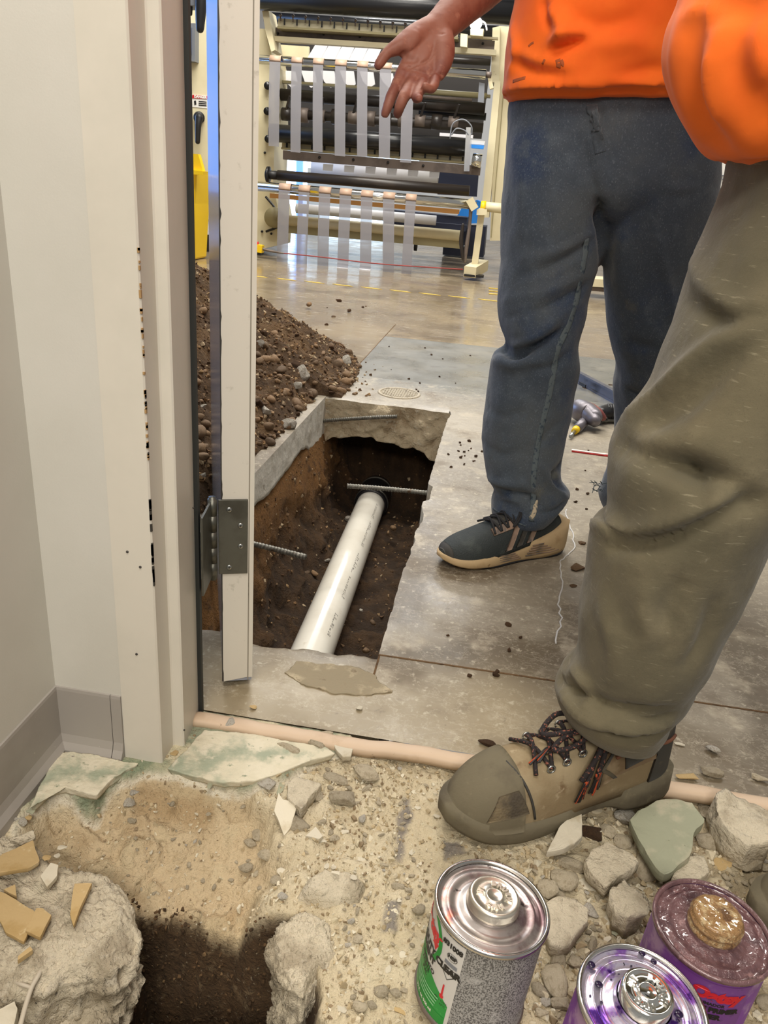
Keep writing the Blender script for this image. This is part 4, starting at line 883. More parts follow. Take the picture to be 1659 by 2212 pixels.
# chrome rollers with strips
def chrome(x0, y0, x1, y1, th, Yp, xs0, xsb, yb, wid):
    a, b = onY(x0, y0, Yp), onY(x1, y1, Yp); a[2] = b[2] = (a[2] + b[2]) / 2; R = th / 2 * depth_of((a + b) / 2) / 1660
    add('chrome_roller', tube([a, b], R, 32), M['chrome'], parent=mc)
    add('roller_end', tube([b, b + (.05, 0, 0)], R * .6, 16), M['mill'], parent=mc)
    for i in range(7):
        t = (xs0[i] - x0) / (x1 - x0); c = a + (b - a) * t; w = wid[i] / 2 * depth_of(c) / 1660
        pb_ = onY(xsb[i], yb[i], Yp - R * 1.2); k = pb_[0] - c[0]
        an = np.linspace(math.radians(60), math.radians(200), 10); pts = [(0, -math.cos(q - math.pi / 2) * 0 + math.cos(q) * (R + .003), math.sin(q) * (R + .003)) for q in an]
        st = np.array([[c[0] + (c[2] - (c[2] + p[2])) * 0, c[1] + p[1], c[2] + p[2]] for p in pts])
        nS = 14; zz = np.linspace(st[-1][2], pb_[2], nS)[1:]; tt = (np.arange(1, nS)) / (nS - 1)
        dn = np.c_[c[0] + k * tt, st[-1][1] - .012 * np.sin(tt * 3), zz]
        if yb[i] > 580 and i in (3, 4): dn[-2:, 1] -= (.02, .06); dn[-1, 2] += .015
        def sheet(path, hw): return solid((np.concatenate([path - (hw, 0, 0), path + (hw, 0, 0)]), [(j, j + 1, j + 1 + len(path), j + len(path)) for j in range(len(path) - 1)]), .0016)
        so = add('film_strip', sheet(np.concatenate([st[-2:], dn]), w), M['film'], parent=mc, smooth=False)
        add('tape_wrap', sheet(st, w * 1.05), M['tape'], parent=so)
        if yb[i] > 580 and i in (3, 4): add('curled_end', sheet(dn[-2:] - (0, .004, 0), w), M['film_white'], parent=so)
chrome(553, 132, 1050, 157, 19, 7.95, [598, 646, 693, 742, 789, 839, 888], [591, 638, 686, 734, 782, 830, 876], [316, 329, 328, 337, 338, 341, 351], [24, 23, 22, 24, 23, 25, 25])
chrome(551, 403, 1018, 440, 20, 7.8, [619, 662, 707, 752, 798, 845, 892], [609, 651, 697, 740, 789, 839, 877], [575, 580, 581, 590, 593, 595, 598], [25, 24, 25, 25, 25, 25, 22])
bar('wood_beam', 585, 425, 992, 455, 8.05, 9, .08, M['wood'])
rol('idle_roller', 640, 452, 942, 474, 8.7, 20, M['film_white'])
rol('tie_tube', 602, 476, 1000, 508, 8.15, 22, M['cream'])
bar('tie_beam', 602, 494, 996, 522, 8.22, 20, .12, M['cream_dark'])
bar('dark_rail', 850, 478, 1010, 486, 8.9, 5, .1, M['navy'])
for px, py in ((895, 531), (1000, 540)): add('caster', tube([onY(px, py, 8.6), onY(px, py, 8.6) + (.03, 0, 0)], .05, 16), M['rubber_black'], parent=mc)
# right front stand
st_ = plate('stand_post', [(1034, 450), (1048, 450), (1030, 585), (1017, 583)], 7.85, .12, M['cream'])
add('stand_foot', beam(onY(1015, 588, 7.7), onY(1042, 572, 8.1), .12, .10), M['cream'], parent=st_, smooth=False)
add('floor_bracket', beam(onY(1003, 593, 7.75) , onY(1045, 597, 7.75), .12, .02), M['black'], parent=st_, smooth=False)
add('link_arm', limb([onY(1018, 440, 7.8), onY(1014, 490, 7.8), onY(1008, 530, 7.8), onY(1004, 565, 7.8)], [.02, .016, .02, .014], 10), M['mill'], parent=st_)
add('link_arm', limb([onY(1000, 485, 7.78), onY(996, 520, 7.78), onY(1000, 560, 7.78)], [.014, .02, .014], 10), M['roller'], parent=st_)
add('clamp_block', beam(onY(1014, 430, 7.78), onY(1026, 452, 7.78), .07, .06, up=(0, 1, 0)), M['cream'], parent=st_, smooth=False)
add('clamp_block', beam(onY(1030, 458, 7.8), onY(1052, 458, 7.8), .07, .05), M['cream'], parent=st_, smooth=False)
hv = add('guide_tube', tube([onY(1046, 446, 7.9), onY(1100, 452, 7.9)], .045, 18), M['cream'], parent=mc)
add('yellow_knob', tube([onY(1038, 446, 7.9), onY(1049, 447, 7.9)], [.05, .055], 14), M['yellow'], parent=hv)
up_ = plate('upright_arm', [(1007, 275), (1017, 275), (1014, 370), (1002, 370)], 7.9, .06, M['chrome'])
add('air_line', tube(spline([onY(972, 300, 7.9), onY(978, 268, 7.9), onY(1000, 258, 7.9), onY(1018, 272, 7.9), onY(1019, 292, 7.9)], 24), .006, 8), M['grey_box'], parent=up_)
add('air_line', tube(spline([onY(975, 292, 7.9), onY(986, 278, 7.9), onY(1004, 282, 7.9), onY(1012, 292, 7.9)], 20), .006, 8), M['grey_box'], parent=up_)
plate('arm_bracket', [(1035, 178), (1047, 180), (1045, 222), (1032, 220)], 7.95, .05, M['grey_box'])
plate('arm_bracket', [(1052, 160), (1060, 158), (1066, 190), (1058, 192)], 7.95, .08, M['cream'])
plate('arm_head', [(995, 72), (1010, 74), (1009, 102), (994, 100)], 8.05, .1, M['cream'])
plate('arm_head', [(1016, 62), (1045, 62), (1043, 78), (1016, 76)], 8.05, .12, M['cream'])
bar('cross_bar', 1010, 80, 1076, 84, 8.2, 4, .05, M['cream'])
lpk = onY(1028, 50, 8.0); lb = add('work_lamp', xf(ICO3, Matrix.Translation(lpk) @ Matrix.Scale(.055, 4)), M['lamp'], parent=mc)
add('lamp_cord', tube(spline([onY(1038, 44, 8.0), onY(1048, 50, 8.0), onY(1052, 66, 8.0)], 14), .007, 8), M['film_white'], parent=mc)
plate('blue_clip', [(1018, 312), (1046, 314), (1044, 322), (1018, 320)], 8.1, .04, M['blue'])
plate('white_clip', [(1018, 302), (1048, 305), (1046, 313), (1018, 311)], 8.12, .04, M['white'])
add('valve_body', tube([onY(1020, 345, 8.0), onY(1040, 348, 8.0)], .06, 14), M['chrome'], parent=mc)
for a_, b_ in (((574, 425), (590, 492)), ((590, 480), (575, 500))):
    add('cable_loop', tube(spline([onY(*a_, 8.2), onY((a_[0] + b_[0]) / 2 + 16, (a_[1] + b_[1]) / 2, 8.15), onY(*b_, 8.2)], 16), .012, 8), M['black'], parent=mc)
add('left_knob', tube([onY(592, 470, 8.2), onY(592, 470, 8.1)], .10, 20), M['cream_dark'], parent=mc)
for px, py in ((578, 185), (577, 240), (579, 300)): add('bearing', tube([onY(px, py, 8.24), onY(px, py, 8.14)], .035, 18), M['roller_black'], parent=mc)
# emergency cord and switch box
es = thing('pull_cord_switch', 'yellow pull cord switch with a red button at the foot of the machine', 'switch', onY(553, 552, 7.75))
add('switch_body', beam(onY(545, 534, 7.7), onY(568, 538, 7.7), .08, .07), M['yellow'], parent=es, smooth=False)
add('red_button', cyl(onY(554, 530, 7.7), onY(554, 522, 7.7), .022, 14), M['red'], parent=es)
add('spring', limb([onY(568, 538, 7.7), onY(584, 542, 7.7), onY(612, 547, 7.7)], [.014, .012, .008], 8), M['mill'], parent=es)
add('mount_bracket', beam(onY(540, 546, 7.72), onY(566, 548, 7.72), .1, .03), M['black'], parent=es, smooth=False)
add('cord', tube(spline([onY(612, 547, 7.7), onY(700, 556, 7.7), onY(820, 570, 7.7), onY(1000, 582, 7.7)], 20), .006, 6), M['red_line'], parent=es, label='thin red cord stretched low in front of the hanging strips')
# floor tape: dashed yellow line
a, b = gnd(535, 595), gnd(1120, 655); L_ = np.linalg.norm(b - a); dd = (b - a) / L_
ft = thing('floor_tape', 'worn yellow dashed safety tape line on the floor before the machine', 'tape', (a + b) / 2)
k = 0.0
while k < L_:
    p = a + dd * k; q = a + dd * (k + .135); o_ = np.array((dd[1] * .5, -.05, 0))
    add('tape_dash', (np.array([p + (0, .022, .0015), q + (0, .022, .0015), q + (.05, -.022, .0015), p + (.05, -.022, .0015), p + (0, .022, -.0005), q + (0, .022, -.0005), q + (.05, -.022, -.0005), p + (.05, -.022, -.0005)]), [(0, 3, 2, 1), (4, 5, 6, 7), (0, 1, 5, 4), (1, 2, 6, 5), (2, 3, 7, 6), (3, 0, 4, 7)]), M['yellow_line'], parent=ft, smooth=False); k += .24
ym = thing('floor_marking', 'three short yellow bars painted on the floor beside the left jeans leg', 'marking', gnd(1070, 628))
for i in range(3): add('painted_bar', beam(gnd(1056, 622 + i * 6, .002), gnd(1080, 624 + i * 6, .002), .05, .003), M['yellow_line'], parent=ym, smooth=False)
# control cabinet, bin
cb = thing('control_cabinet', 'cream control cabinet seen through the gap behind the door', 'cabinet', onY(430, 548, 8.05) * (1, 1, 0))
x0_, x1_ = onY(380, 300, 8.0)[0], onY(470, 300, 8.0)[0]
bevel(add('cabinet_body', box(x0_, x1_, 8.0, 8.7, .30, 2.22), M['cream'], parent=cb, smooth=False), .02)
add('plinth', box(x0_ + .02, x1_, 8.02, 8.7, .17, .30), M['film_white'], parent=cb, smooth=False)
add('base_frame', box(x0_, x1_ + .1, 8.05, 8.7, .0, .17), M['black'], parent=cb, smooth=False)
plate('meter_box', [(395, 50), (421, 50), (421, 133), (395, 131)], 7.9, .1, M['grey_box'], cb)
plate('meter_face', [(397, 60), (414, 60), (414, 118), (397, 117)], 7.89, .02, mat('dull_blue_face', C(92, 100, 120), .4), cb)
sg = plate('danger_sticker', [(415, 204), (448, 207), (447, 234), (414, 231)], 7.996, .004, M['white'], cb)
plate('red_band', [(415.5, 204.5), (448, 207.5), (447.6, 214), (415.2, 212)], 7.992, .004, M['red'], sg)
def wall_text(s, px, py, Yp, hpx, m, parent, **k):
    p = onY(px, py, Yp); V, Fs = text(s, hpx * depth_of(p) / 1660, **k); V = np.c_[p[0] + V[:, 0], np.full(len(V), p[1]), p[2] + V[:, 1]]
    return add('lettering', (V, Fs), m, parent=parent, smooth=False)
wall_text('DANGER', 433, 209.5, 7.990, 7, M['white'], sg, bold=.002)
for i in range(3): plate('print_line', [(429, 218 + i * 4), (446, 219.5 + i * 4), (446, 221.3 + i * 4), (429, 219.8 + i * 4)], 7.993, .003, M['black'], sg)
plate('hand_symbol', [(419, 218), (423, 217), (424, 226), (420, 227)], 7.993, .003, M['black'], sg)
lh = add('lever_boss', tube([onY(430, 254, 8.0), onY(430, 254, 7.92)], [.055, .05], 24), M['black'], parent=cb)
add('lever', limb([onY(430, 254, 7.9), onY(428, 272, 7.88), onY(427, 306, 7.88)], [.04, .03, .024], 14), M['black'], parent=lh)
plate('door_latch', [(425, 408), (431, 408), (430, 469), (424, 468)], 7.985, .02, M['mill'], cb)
hk = thing('hanging_cable_box', 'dark grey box and black cable loop hanging at the top of the door gap', 'cable box', onY(425, 10, 7.4))
plate('box_body', [(396, -30), (428, -30), (428, 12), (396, 11)], 7.4, .2, M['grey_box'], hk)
add('cable', limb([onY(436, -40, 7.4), onY(434, 10, 7.4), onY(432, 62, 7.4)], [.05, .05, .035], 12), M['rubber_black'], parent=hk)
add('cable', limb([onY(412, 5, 7.45), onY(412, 30, 7.45)], [.02, .015], 8), M['black'], parent=hk)
bn = thing('yellow_bin', 'yellow plastic bin with a pouring lip seen in the gap behind the door', 'bin', onY(412, 540, 7.0) * (1, 1, 0))
def binring(x0, x1, y, Yp, d): 
    a, b = onY(x0, y, Yp), onY(x1, y, Yp); return np.array([a, b, b + (0, d, 0), a + (0, d, 0)])
_b0 = binring(360, 417, 543, 7.1, .35); _b0[:, 2] = .002
bevel(add('bin_body', rings([_b0, binring(356, 419, 440, 7.08, .4), binring(350, 423, 372, 7.05, .45)]), M['yellow'], parent=bn, smooth=False), .02)
plate('pour_lip', [(404, 331), (428, 333), (440, 376), (420, 378), (412, 352), (404, 350)], 7.0, .06, M['yellow'], bn)
plate('lip_base', [(404, 366), (440, 370), (439, 378), (404, 376)], 6.96, .12, M['yellow'], bn)
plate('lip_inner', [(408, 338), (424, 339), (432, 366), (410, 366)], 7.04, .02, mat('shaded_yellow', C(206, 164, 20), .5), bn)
# daylight and things at the back of the shop
for k, (pts, Yp, m) in enumerate((
        ([(612, 330), (664, 332), (660, 505), (612, 500)], 13.8, 'daylight'), ([(640, 330), (654, 330), (652, 500), (640, 500)], 13.7, 'daylight_blue'),
        ([(664, 332), (905, 345), (905, 372), (664, 362)], 14.0, 'daylight'), ([(690, 462), (830, 470), (830, 488), (690, 484)], 14.0, 'daylight'))):
    plate('window_%d' % (k + 1), pts, Yp, .05, M[m], parent=None) if False else add('window_%d' % (k + 1), rings([np.array([onY(a, b, Yp) for a, b in pts]), np.array([onY(a, b, Yp) + (0, .05, 0) for a, b in pts])]), M[m], kind='structure', smooth=False)
add('window_5', box(-9.0, -5.6, 14.85, 14.9, .4, 4.6), M['daylight_blue'], kind='structure', smooth=False)
def vol(name, pts, Yp, t, m, label, cat): 
    return tag(add(name, rings([np.array([onY(a, b, Yp) for a, b in pts]), np.array([onY(a, b, Yp) + (0, t, 0) for a, b in pts])]), m, smooth=False), label, cat)
vol('blue_crate', [(985, 470), (1000, 445), (1030, 432), (1048, 440), (1040, 482), (985, 484)], 10.4, .5, M['blue'], 'bright blue crate behind the right stand of the machine', 'crate')
vol('dark_bench', [(960, 488), (1050, 490), (1044, 556), (956, 550)], 10.35, .6, M['navy'], 'dark bench under the bright blue crate behind the machine stand', 'bench')
vol('cream_beam', [(1250, 600), (1345, 607), (1345, 624), (1250, 617)], 7.2, .3, M['cream'], 'cream beam lying on the floor seen between the jeans legs', 'beam')
vol('dark_kick_rail', [(1250, 618), (1345, 626), (1345, 634), (1250, 626)], 7.25, .3, M['mill'], 'dark rail under the cream beam seen between the jeans legs', 'rail')
nbd = thing('notice_board', 'white notice board with small print behind the jeans and olive trousers', 'notice board', onY(1590, 420, 6.0))
plate('board', [(1540, 345), (1680, 300), (1680, 440), (1540, 436)], 6.0, .03, M['white'], nbd)
for i in range(6): plate('print_line', [(1560, 378 + i * 8), (1573 + (i * 7) % 9, 377 + i * 8), (1573 + (i * 7) % 9, 379.5 + i * 8), (1560, 380.5 + i * 8)], 5.99, .008, M['grey_box'], nbd)
plate('board_leg', [(1560, 434), (1572, 434), (1570, 600), (1560, 600)], 6.02, .03, M['mill'], nbd)
bevel(add('cabinet_row', merge(box(1.6, 4.5, 8.4, 9.4, 0, 2.6)), M['cream'], label='tall cream cabinet standing beyond the men at the back', cat='cabinet', smooth=False), .02)

# ================================================================== PEOPLE
def ringset(rows, n=56, k=70, e=2.0):
    """rows: (py, xl, xr, Y, depth half-thickness[, yoff]) in photo pixels at distance Y -> horizontal rings"""
    q = spline(np.array([(r + (0,))[:6] if len(r) < 6 else r for r in rows], float), k); R = []
    a = np.linspace(0, 2 * math.pi, n, endpoint=False)
    ca = np.sign(np.cos(a)) * np.abs(np.cos(a)) ** (2 / e); sa = np.sign(np.sin(a)) * np.abs(np.sin(a)) ** (2 / e)
    for py, xl, xr, Yp, th, yo in q:
        Lp, Rp = onY(xl, py, Yp), onY(xr, py, Yp); c = (Lp + Rp) / 2; h_ = (Rp - Lp) / 2
        d = np.array((-h_[1], h_[0], 0)); d = d / np.linalg.norm(d) * th
        R.append(c + ca[:, None] * h_ + sa[:, None] * d + np.array((0, yo, 0)))
    return rings(R)
def crease(V, Nn, segs, g=1.45):
    """push skin along its normal near 3-D fold lines: (points, width, height)"""
    D = np.zeros(len(V))
    for pts, w, hgt in segs:
        p = spline(pts, 24) if len(pts) > 2 else np.linspace(pts[0], pts[1], 24)
        lo, hi = p.min(0) - 4 * w, p.max(0) + 4 * w; sel = np.where(((V > lo) & (V < hi)).all(1))[0]
        if not len(sel): continue
        d = np.min(np.linalg.norm(V[sel][:, None] - p[None], axis=2), axis=1); i = np.argmin(np.linalg.norm(V[sel][:, None] - p[None], axis=2), axis=1)
        tap = np.sin(np.clip((i + .7) / 24.4, 0, 1) * math.pi) ** .5
        D[sel] += g * hgt * np.exp(-(d / (w * .85)) ** 2) * tap
    return V + Nn * D[:, None]
def near_on(bvh, px, py):                 # point of a surface seen at a photo pixel
    r = ray(px, py); r = r / np.linalg.norm(r); hit = bvh.ray_cast(Vector(EYE), Vector(r)); return (np.array(hit[0]), np.array(hit[1])) if hit[0] else (None, None)
def bvh_of(VF): return BVHTree.FromPolygons([tuple(v) for v in np.asarray(VF[0])], [tuple(int(i) for i in f) for f in VF[1]])
def fold_lines(bvh, spec):
    out = []
    for pts, w, hgt in spec:
        q = [near_on(bvh, a, b)[0] for a, b in pts]; q = [p for p in q if p is not None]
        if len(q) >= 2: out.append((np.array(q), w, hgt))
    return out

# ---------- first man: jeans, orange T-shirt
Y1 = 1.76
leg1 = ringset([(1122, 1110, 1180, 1.72, .05, 0), (1120, 1085, 1192, 1.72, .08, 0), (1112, 1068, 1200, 1.72, .090, 0), (1104, 1063, 1206, 1.72, .092, 0), (1088, 1062, 1222, 1.725, .094, 0), (1072, 1062, 1231, 1.735, .094), (1060, 1070, 1230, 1.735, .090), (1050, 1066, 1222, 1.735, .090), (1035, 1056, 1213, 1.735, .090), (1000, 1047, 1215, 1.735, .090),
    (950, 1043, 1222, 1.74, .092), (900, 1045, 1234, 1.74, .094), (850, 1050, 1241, 1.74, .096), (800, 1056, 1254, 1.74, .098), (775, 1060, 1253, 1.735, .100), (758, 1070, 1250, 1.735, .100), (748, 1092, 1249, 1.735, .098), (735, 1092, 1250, 1.735, .1), (690, 1078, 1263, 1.735, .102),
    (640, 1075, 1272, 1.74, .104), (560, 1080, 1297, 1.75, .108), (480, 1083, 1306, 1.755, .114), (420, 1084, 1318, 1.76, .118), (330, 1092, 1340, 1.765, .118), (250, 1097, 1330, 1.77, .10)], k=110)
leg2 = ringset([(1140, 1335, 1420, 1.93, .05), (1118, 1316, 1430, 1.92, .08), (1090, 1300, 1440, 1.92, .088), (1062, 1290, 1446, 1.92, .09), (1040, 1300, 1452, 1.91, .09), (950, 1324, 1462, 1.88, .09), (880, 1328, 1470, 1.86, .094), (830, 1326, 1476, 1.84, .096), (790, 1330, 1482, 1.83, .098), (740, 1318, 1492, 1.81, .1), (680, 1310, 1502, 1.80, .104),
    (600, 1304, 1520, 1.79, .108), (540, 1299, 1536, 1.78, .112), (480, 1290, 1547, 1.775, .116), (420, 1282, 1552, 1.77, .118), (330, 1262, 1556, 1.77, .118), (250, 1262, 1556, 1.77, .10)], k=100)
pelv = ringset([(470, 1200, 1430, 1.76, .07), (440, 1120, 1520, 1.76, .105), (400, 1090, 1552, 1.765, .125), (330, 1093, 1556, 1.77, .13), (250, 1097, 1558, 1.77, .125), (195, 1100, 1556, 1.77, .115), (150, 1104, 1552, 1.77, .105)], k=40, e=2.3)
V, Fs, Nn = fuse(merge(leg1, leg2, pelv), .0075, 5)
bv = bvh_of((V, Fs))
V = crease(V, Nn, fold_lines(bv, [
    ([(1296, 440), (1297, 500), (1296, 560)], .012, -.020), ([(1255, 300), (1280, 400), (1292, 450)], .012, -.010),
    ([(1275, 520), (1200, 570), (1120, 600)], .010, -.008), ([(1285, 500), (1210, 540), (1130, 560)], .010, .005), ([(1270, 610), (1190, 660), (1100, 685)], .009, -.008), ([(1262, 590), (1180, 630), (1090, 650)], .011, .006), ([(1255, 650), (1180, 700), (1110, 720)], .010, .005),
    ([(1085, 752), (1110, 768), (1160, 745), (1215, 715)], .011, -.020), ([(1070, 735), (1110, 748), (1160, 728), (1200, 700)], .013, .010), ([(1066, 775), (1110, 785), (1170, 770)], .014, .007), ([(1230, 760), (1200, 790), (1150, 800)], .012, -.006),
    ([(1060, 1052), (1090, 1062), (1140, 1072), (1160, 1090)], .008, -.013), ([(1056, 1032), (1090, 1045), (1135, 1048)], .010, .008), ([(1070, 1072), (1110, 1080), (1140, 1105)], .008, .005), ([(1215, 1000), (1195, 1030), (1218, 1060)], .010, -.010), ([(1165, 1000), (1195, 1050), (1222, 1068)], .010, .007), ([(1165, 1110), (1200, 1105), (1222, 1085)], .009, -.008),
    ([(1050, 880), (1090, 900), (1130, 890)], .014, -.004), ([(1050, 960), (1085, 985), (1130, 970)], .014, -.005), ([(1225, 900), (1190, 930), (1170, 960)], .012, -.004),
    ([(1420, 500), (1440, 600), (1455, 690)], .010, .007), ([(1330, 400), (1345, 520), (1340, 620)], .025, .007), ([(1440, 405), (1470, 408), (1500, 404)], .008, .005), ([(1110, 300), (1130, 420), (1120, 520)], .03, .006),
    ([(1278, 235), (1290, 262), (1296, 300)], .008, .010), ([(1296, 235), (1306, 262), (1304, 292)], .006, -.006), ([(1325, 800), (1350, 840), (1400, 860)], .014, -.007), ([(1310, 700), (1360, 740), (1420, 750)], .016, -.006)]))
wn = fbm(V * (16, 16, 11), 3, 61) * .0028 + fbm(V * (45, 45, 30), 2, 62) * .0008
V = V + Nn * wn[:, None]
jeans_vf = (V, Fs)
# body under the clothes (one continuous surface): torso, head, arms, legs
def on1(px, py, d): return dep(px, py, d)
hipc = (onY(1200, 330, Y1) + onY(1445, 330, Y1)) / 2
Xc = onY(1320, 200, Y1)[0]
def at1(dx, dy, z): return np.array((Xc + dx, Y1 + dy, z))
wr, el, sh = dep(950, 58, 1.47), dep(1128, -118, 1.62), at1(-.225, .0, 1.46)
body = [limb([at1(0, .01, .92), at1(0, .01, 1.02), at1(0, .01, 1.12), at1(0, 0, 1.25), at1(0, .01, 1.40), at1(0, .02, 1.48)], [.085, .085, .11, .14, .135, .08], 28),
        limb([at1(-.1, .01, 1.40), at1(0, .02, 1.44), at1(.1, .01, 1.40)], [.11, .10, .11], 20),
        limb([at1(0, .02, 1.46), at1(0, .01, 1.60)], [.062, .058], 20),
        limb([sh, (sh + el) / 2 + (-.01, .01, 0), el, (el * .65 + wr * .35), el * .3 + wr * .7, wr], [.062, .056, .047, .049, .040, .030], 22),
        limb([at1(.225, 0, 1.46), at1(.30, .05, 1.30), at1(.31, .10, 1.22), at1(.24, .20, 1.12), at1(.13, .24, 1.06)], [.062, .052, .045, .038, .034], 20),
        limb([at1(.13, .24, 1.06), at1(.07, .245, 1.04), at1(.02, .235, 1.02)], [.036, .040, .018], 12)]
hd = xf(ICO3, Matrix.Translation(at1(0, -.01, 1.70)) @ Matrix.Diagonal((.076, .097, .118, 1)))
body += [hd, limb([at1(0, -.05, 1.645), at1(0, -.075, 1.62)], [.05, .03], 14), limb([at1(0, -.10, 1.705), at1(0, -.122, 1.672)], [.010, .014], 10)]
for s_ in (-1, 1):
    body.append(limb([at1(s_ * .076, .01, 1.71), at1(s_ * .083, .015, 1.68)], [.016, .012], 10))
for leg in (((onY(1190, 400, Y1), onY(1165, 760, 1.74), onY(1140, 1000, 1.74), onY(1140, 1150, 1.735)), (.085, .058, .05, .036)), ((onY(1430, 400, 1.77), onY(1408, 760, 1.81), onY(1385, 1000, 1.88), onY(1385, 1125, 1.92)), (.085, .058, .05, .036))):
    body.append(limb(leg[0], leg[1], 18))
# right hand, palm to the camera: key points by photo position and distance
K = {'wr': (948, 58, 1.47), 'thB': (893, 84, 1.44), 'thM': (863, 100, 1.425), 'thI': (838, 113, 1.42), 'thT': (817, 141, 1.42),
     'iB': (866, 166, 1.435), 'iP': (848, 203, 1.42), 'iD': (838, 229, 1.42), 'iT': (832, 246, 1.425),
     'mB': (890, 176, 1.435), 'mP': (874, 206, 1.40), 'mD': (864, 229, 1.40), 'mT': (859, 246, 1.415),
     'rB': (914, 176, 1.44), 'rP': (905, 197, 1.405), 'rD': (900, 211, 1.39), 'rT': (905, 213, 1.37), 
     'pB': (940, 166, 1.445), 'pP': (937, 184, 1.415), 'pD': (930, 193, 1.395), 'pT': (918, 186, 1.385)}
K = {k: dep(*v) for k, v in K.items()}
def tw(a, b, t): return K[a] * (1 - t) + K[b] * t
hand = [limb([K['wr'], tw('wr', 'iB', .35), tw('wr', 'iB', .75), K['iB']], [.029, .025, .020, .0135], 18), limb([K['wr'], tw('wr', 'mB', .4), tw('wr', 'mB', .8), K['mB']], [.030, .026, .020, .0135], 18),
        limb([K['wr'], tw('wr', 'rB', .4), tw('wr', 'rB', .8), K['rB']], [.030, .026, .020, .013], 18), limb([K['wr'], tw('wr', 'pB', .35), tw('wr', 'pB', .75), K['pB']], [.029, .026, .020, .0125], 18),
        limb([dep(955, 70, 1.465), dep(957, 100, 1.452), dep(955, 130, 1.445), dep(948, 158, 1.442)], [.020, .023, .021, .014], 18),
        limb([tw('wr', 'thB', .25), K['thB'], K['thM'], K['thI'], K['thT']], [.026, .0235, .0165, .0108, .0088], 18),
        limb([K['iB'], K['iP'], K['iD'], K['iT']], [.0118, .0108, .0098, .0086], 16), limb([K['mB'], K['mP'], K['mD'], K['mT']], [.0116, .0108, .0098, .0086], 16),
        limb([K['rB'], K['rP'], K['rD'], K['rT']], [.0112, .0104, .0094, .0080], 16), limb([K['pB'], K['pP'], K['pD'], K['pT']], [.0104, .0094, .0084, .0072], 16)]
V, Fs, Nn = fuse(merge(*body, *hand), .0030, 5, .45)
bvB = bvh_of((V, Fs))
V = crease(V, Nn, fold_lines(bvB, [([(938, 98), (926, 128), (888, 144), (866, 140)], .0035, -.0035), ([(868, 146), (900, 152), (935, 160)], .003, -.0025), ([(925, 66), (960, 72), (984, 84)], .003, -.0022), ([(905, 70), (890, 100), (880, 120)], .012, .003), ([(944, 158), (958, 163), (966, 166)], .0025, -.003), ([(868, 112), (880, 128), (905, 128)], .010, -.0035)]))
V = V + Nn * (fbm(V * 60, 3, 71) * .0006)[:, None]
p1 = add('person', (V, Fs), M['skin'])
tag(p1, 'man in worn blue jeans and orange shirt holding out an open hand', 'person')
PB = Vector(p1.location)
def ch(name, vf, m, parent=None, **k):
    par = parent or p1
    o = add(name, vf, m, parent=par, **k)
    if par is p1: o.matrix_parent_inverse = Matrix.Translation(-PB)
    return o
nails = add('fingernails', merge(*[xf(ICO2, Matrix.Translation(K[k] + (0, .004, 0)) @ Matrix.Diagonal((.005, .004, .006, 1))) for k in ('iT', 'mT')]), mat('fingernail', C(206, 158, 140), .35), parent=p1); nails.matrix_parent_inverse = Matrix.Translation(-PB)
ch('hair', xf(ICO3, Matrix.Translation(at1(0, .012, 1.735)) @ Matrix.Diagonal((.084, .10, .10, 1))), M['hair'])
for s_ in (-1, 1):
    ch('eye', xf(ICO2, Matrix.Translation(at1(s_ * .031, -.094, 1.70)) @ Matrix.Scale(.012, 4)), M['white'])
ch('mouth', limb([at1(-.024, -.094, 1.640), at1(0, -.104, 1.638), at1(.024, -.094, 1.640)], [.004, .006, .004], 8), mat('lips', C(160, 84, 76), .5))
jn = ch('jeans', jeans_vf, M['denim'])
bvJ = bvh_of(jeans_vf)
def ribbon(bvh, pxs, w, lift=.0012, n=40, th=.0012):
    q = spline(np.array(pxs, float), n); P_, Nl = [], []
    for a, b in q:
        p, nr = near_on(bvh, a, b)
        if p is not None: P_.append(p); Nl.append(nr)
    P_ = np.array(P_); Nl = np.array(Nl)
    for _ in range(3): P_[1:-1] = (P_[:-2] + P_[1:-1] * 2 + P_[2:]) / 4
    T = np.gradient(P_, axis=0); T /= np.linalg.norm(T, axis=1)[:, None]; S = np.cross(T, Nl); S /= np.linalg.norm(S, axis=1)[:, None]
    R = [np.array([P_[i] - S[i] * w / 2 - Nl[i] * .002, P_[i] - S[i] * w / 2 + Nl[i] * lift, P_[i] - S[i] * w * .3 + Nl[i] * (lift + th), P_[i] + S[i] * w * .3 + Nl[i] * (lift + th), P_[i] + S[i] * w / 2 + Nl[i] * lift, P_[i] + S[i] * w / 2 - Nl[i] * .002]) for i in range(len(P_))]
    return rings(R)
ch('inseam', ribbon(bvJ, [(1268, 515), (1262, 560), (1252, 620), (1240, 670), (1228, 705), (1208, 745), (1198, 790), (1190, 840), (1178, 890), (1164, 950), (1156, 1000), (1152, 1040), (1152, 1090), (1148, 1126)], .013, .0004, 60, .0012), M['denim_seam'], parent=jn)
ch('frayed_patch', ribbon(bvJ, [(1158, 1080), (1154, 1108), (1146, 1120)], .010, .002, 10), mat('frayed_threads', C(186, 172, 146), .9, layers=((200, C(90, 96, 98), .5, .6),)), parent=jn)
ch('fly', ribbon(bvJ, [(1278, 226), (1285, 262), (1292, 300), (1297, 330)], .020, .0001, 24, .0006), M['denim'], parent=jn)
ch('button_fold', ribbon(bvJ, [(1284, 240), (1287, 258), (1290, 284)], .012, .0008, 12, .0010), M['denim'], parent=jn)
ch('hem_stitch', ribbon(bvJ, [(1066, 1098), (1085, 1112), (1110, 1126), (1135, 1136)], .004, .001, 14), M['denim_seam'], parent=jn)
fr = []
rg = random.Random(9)
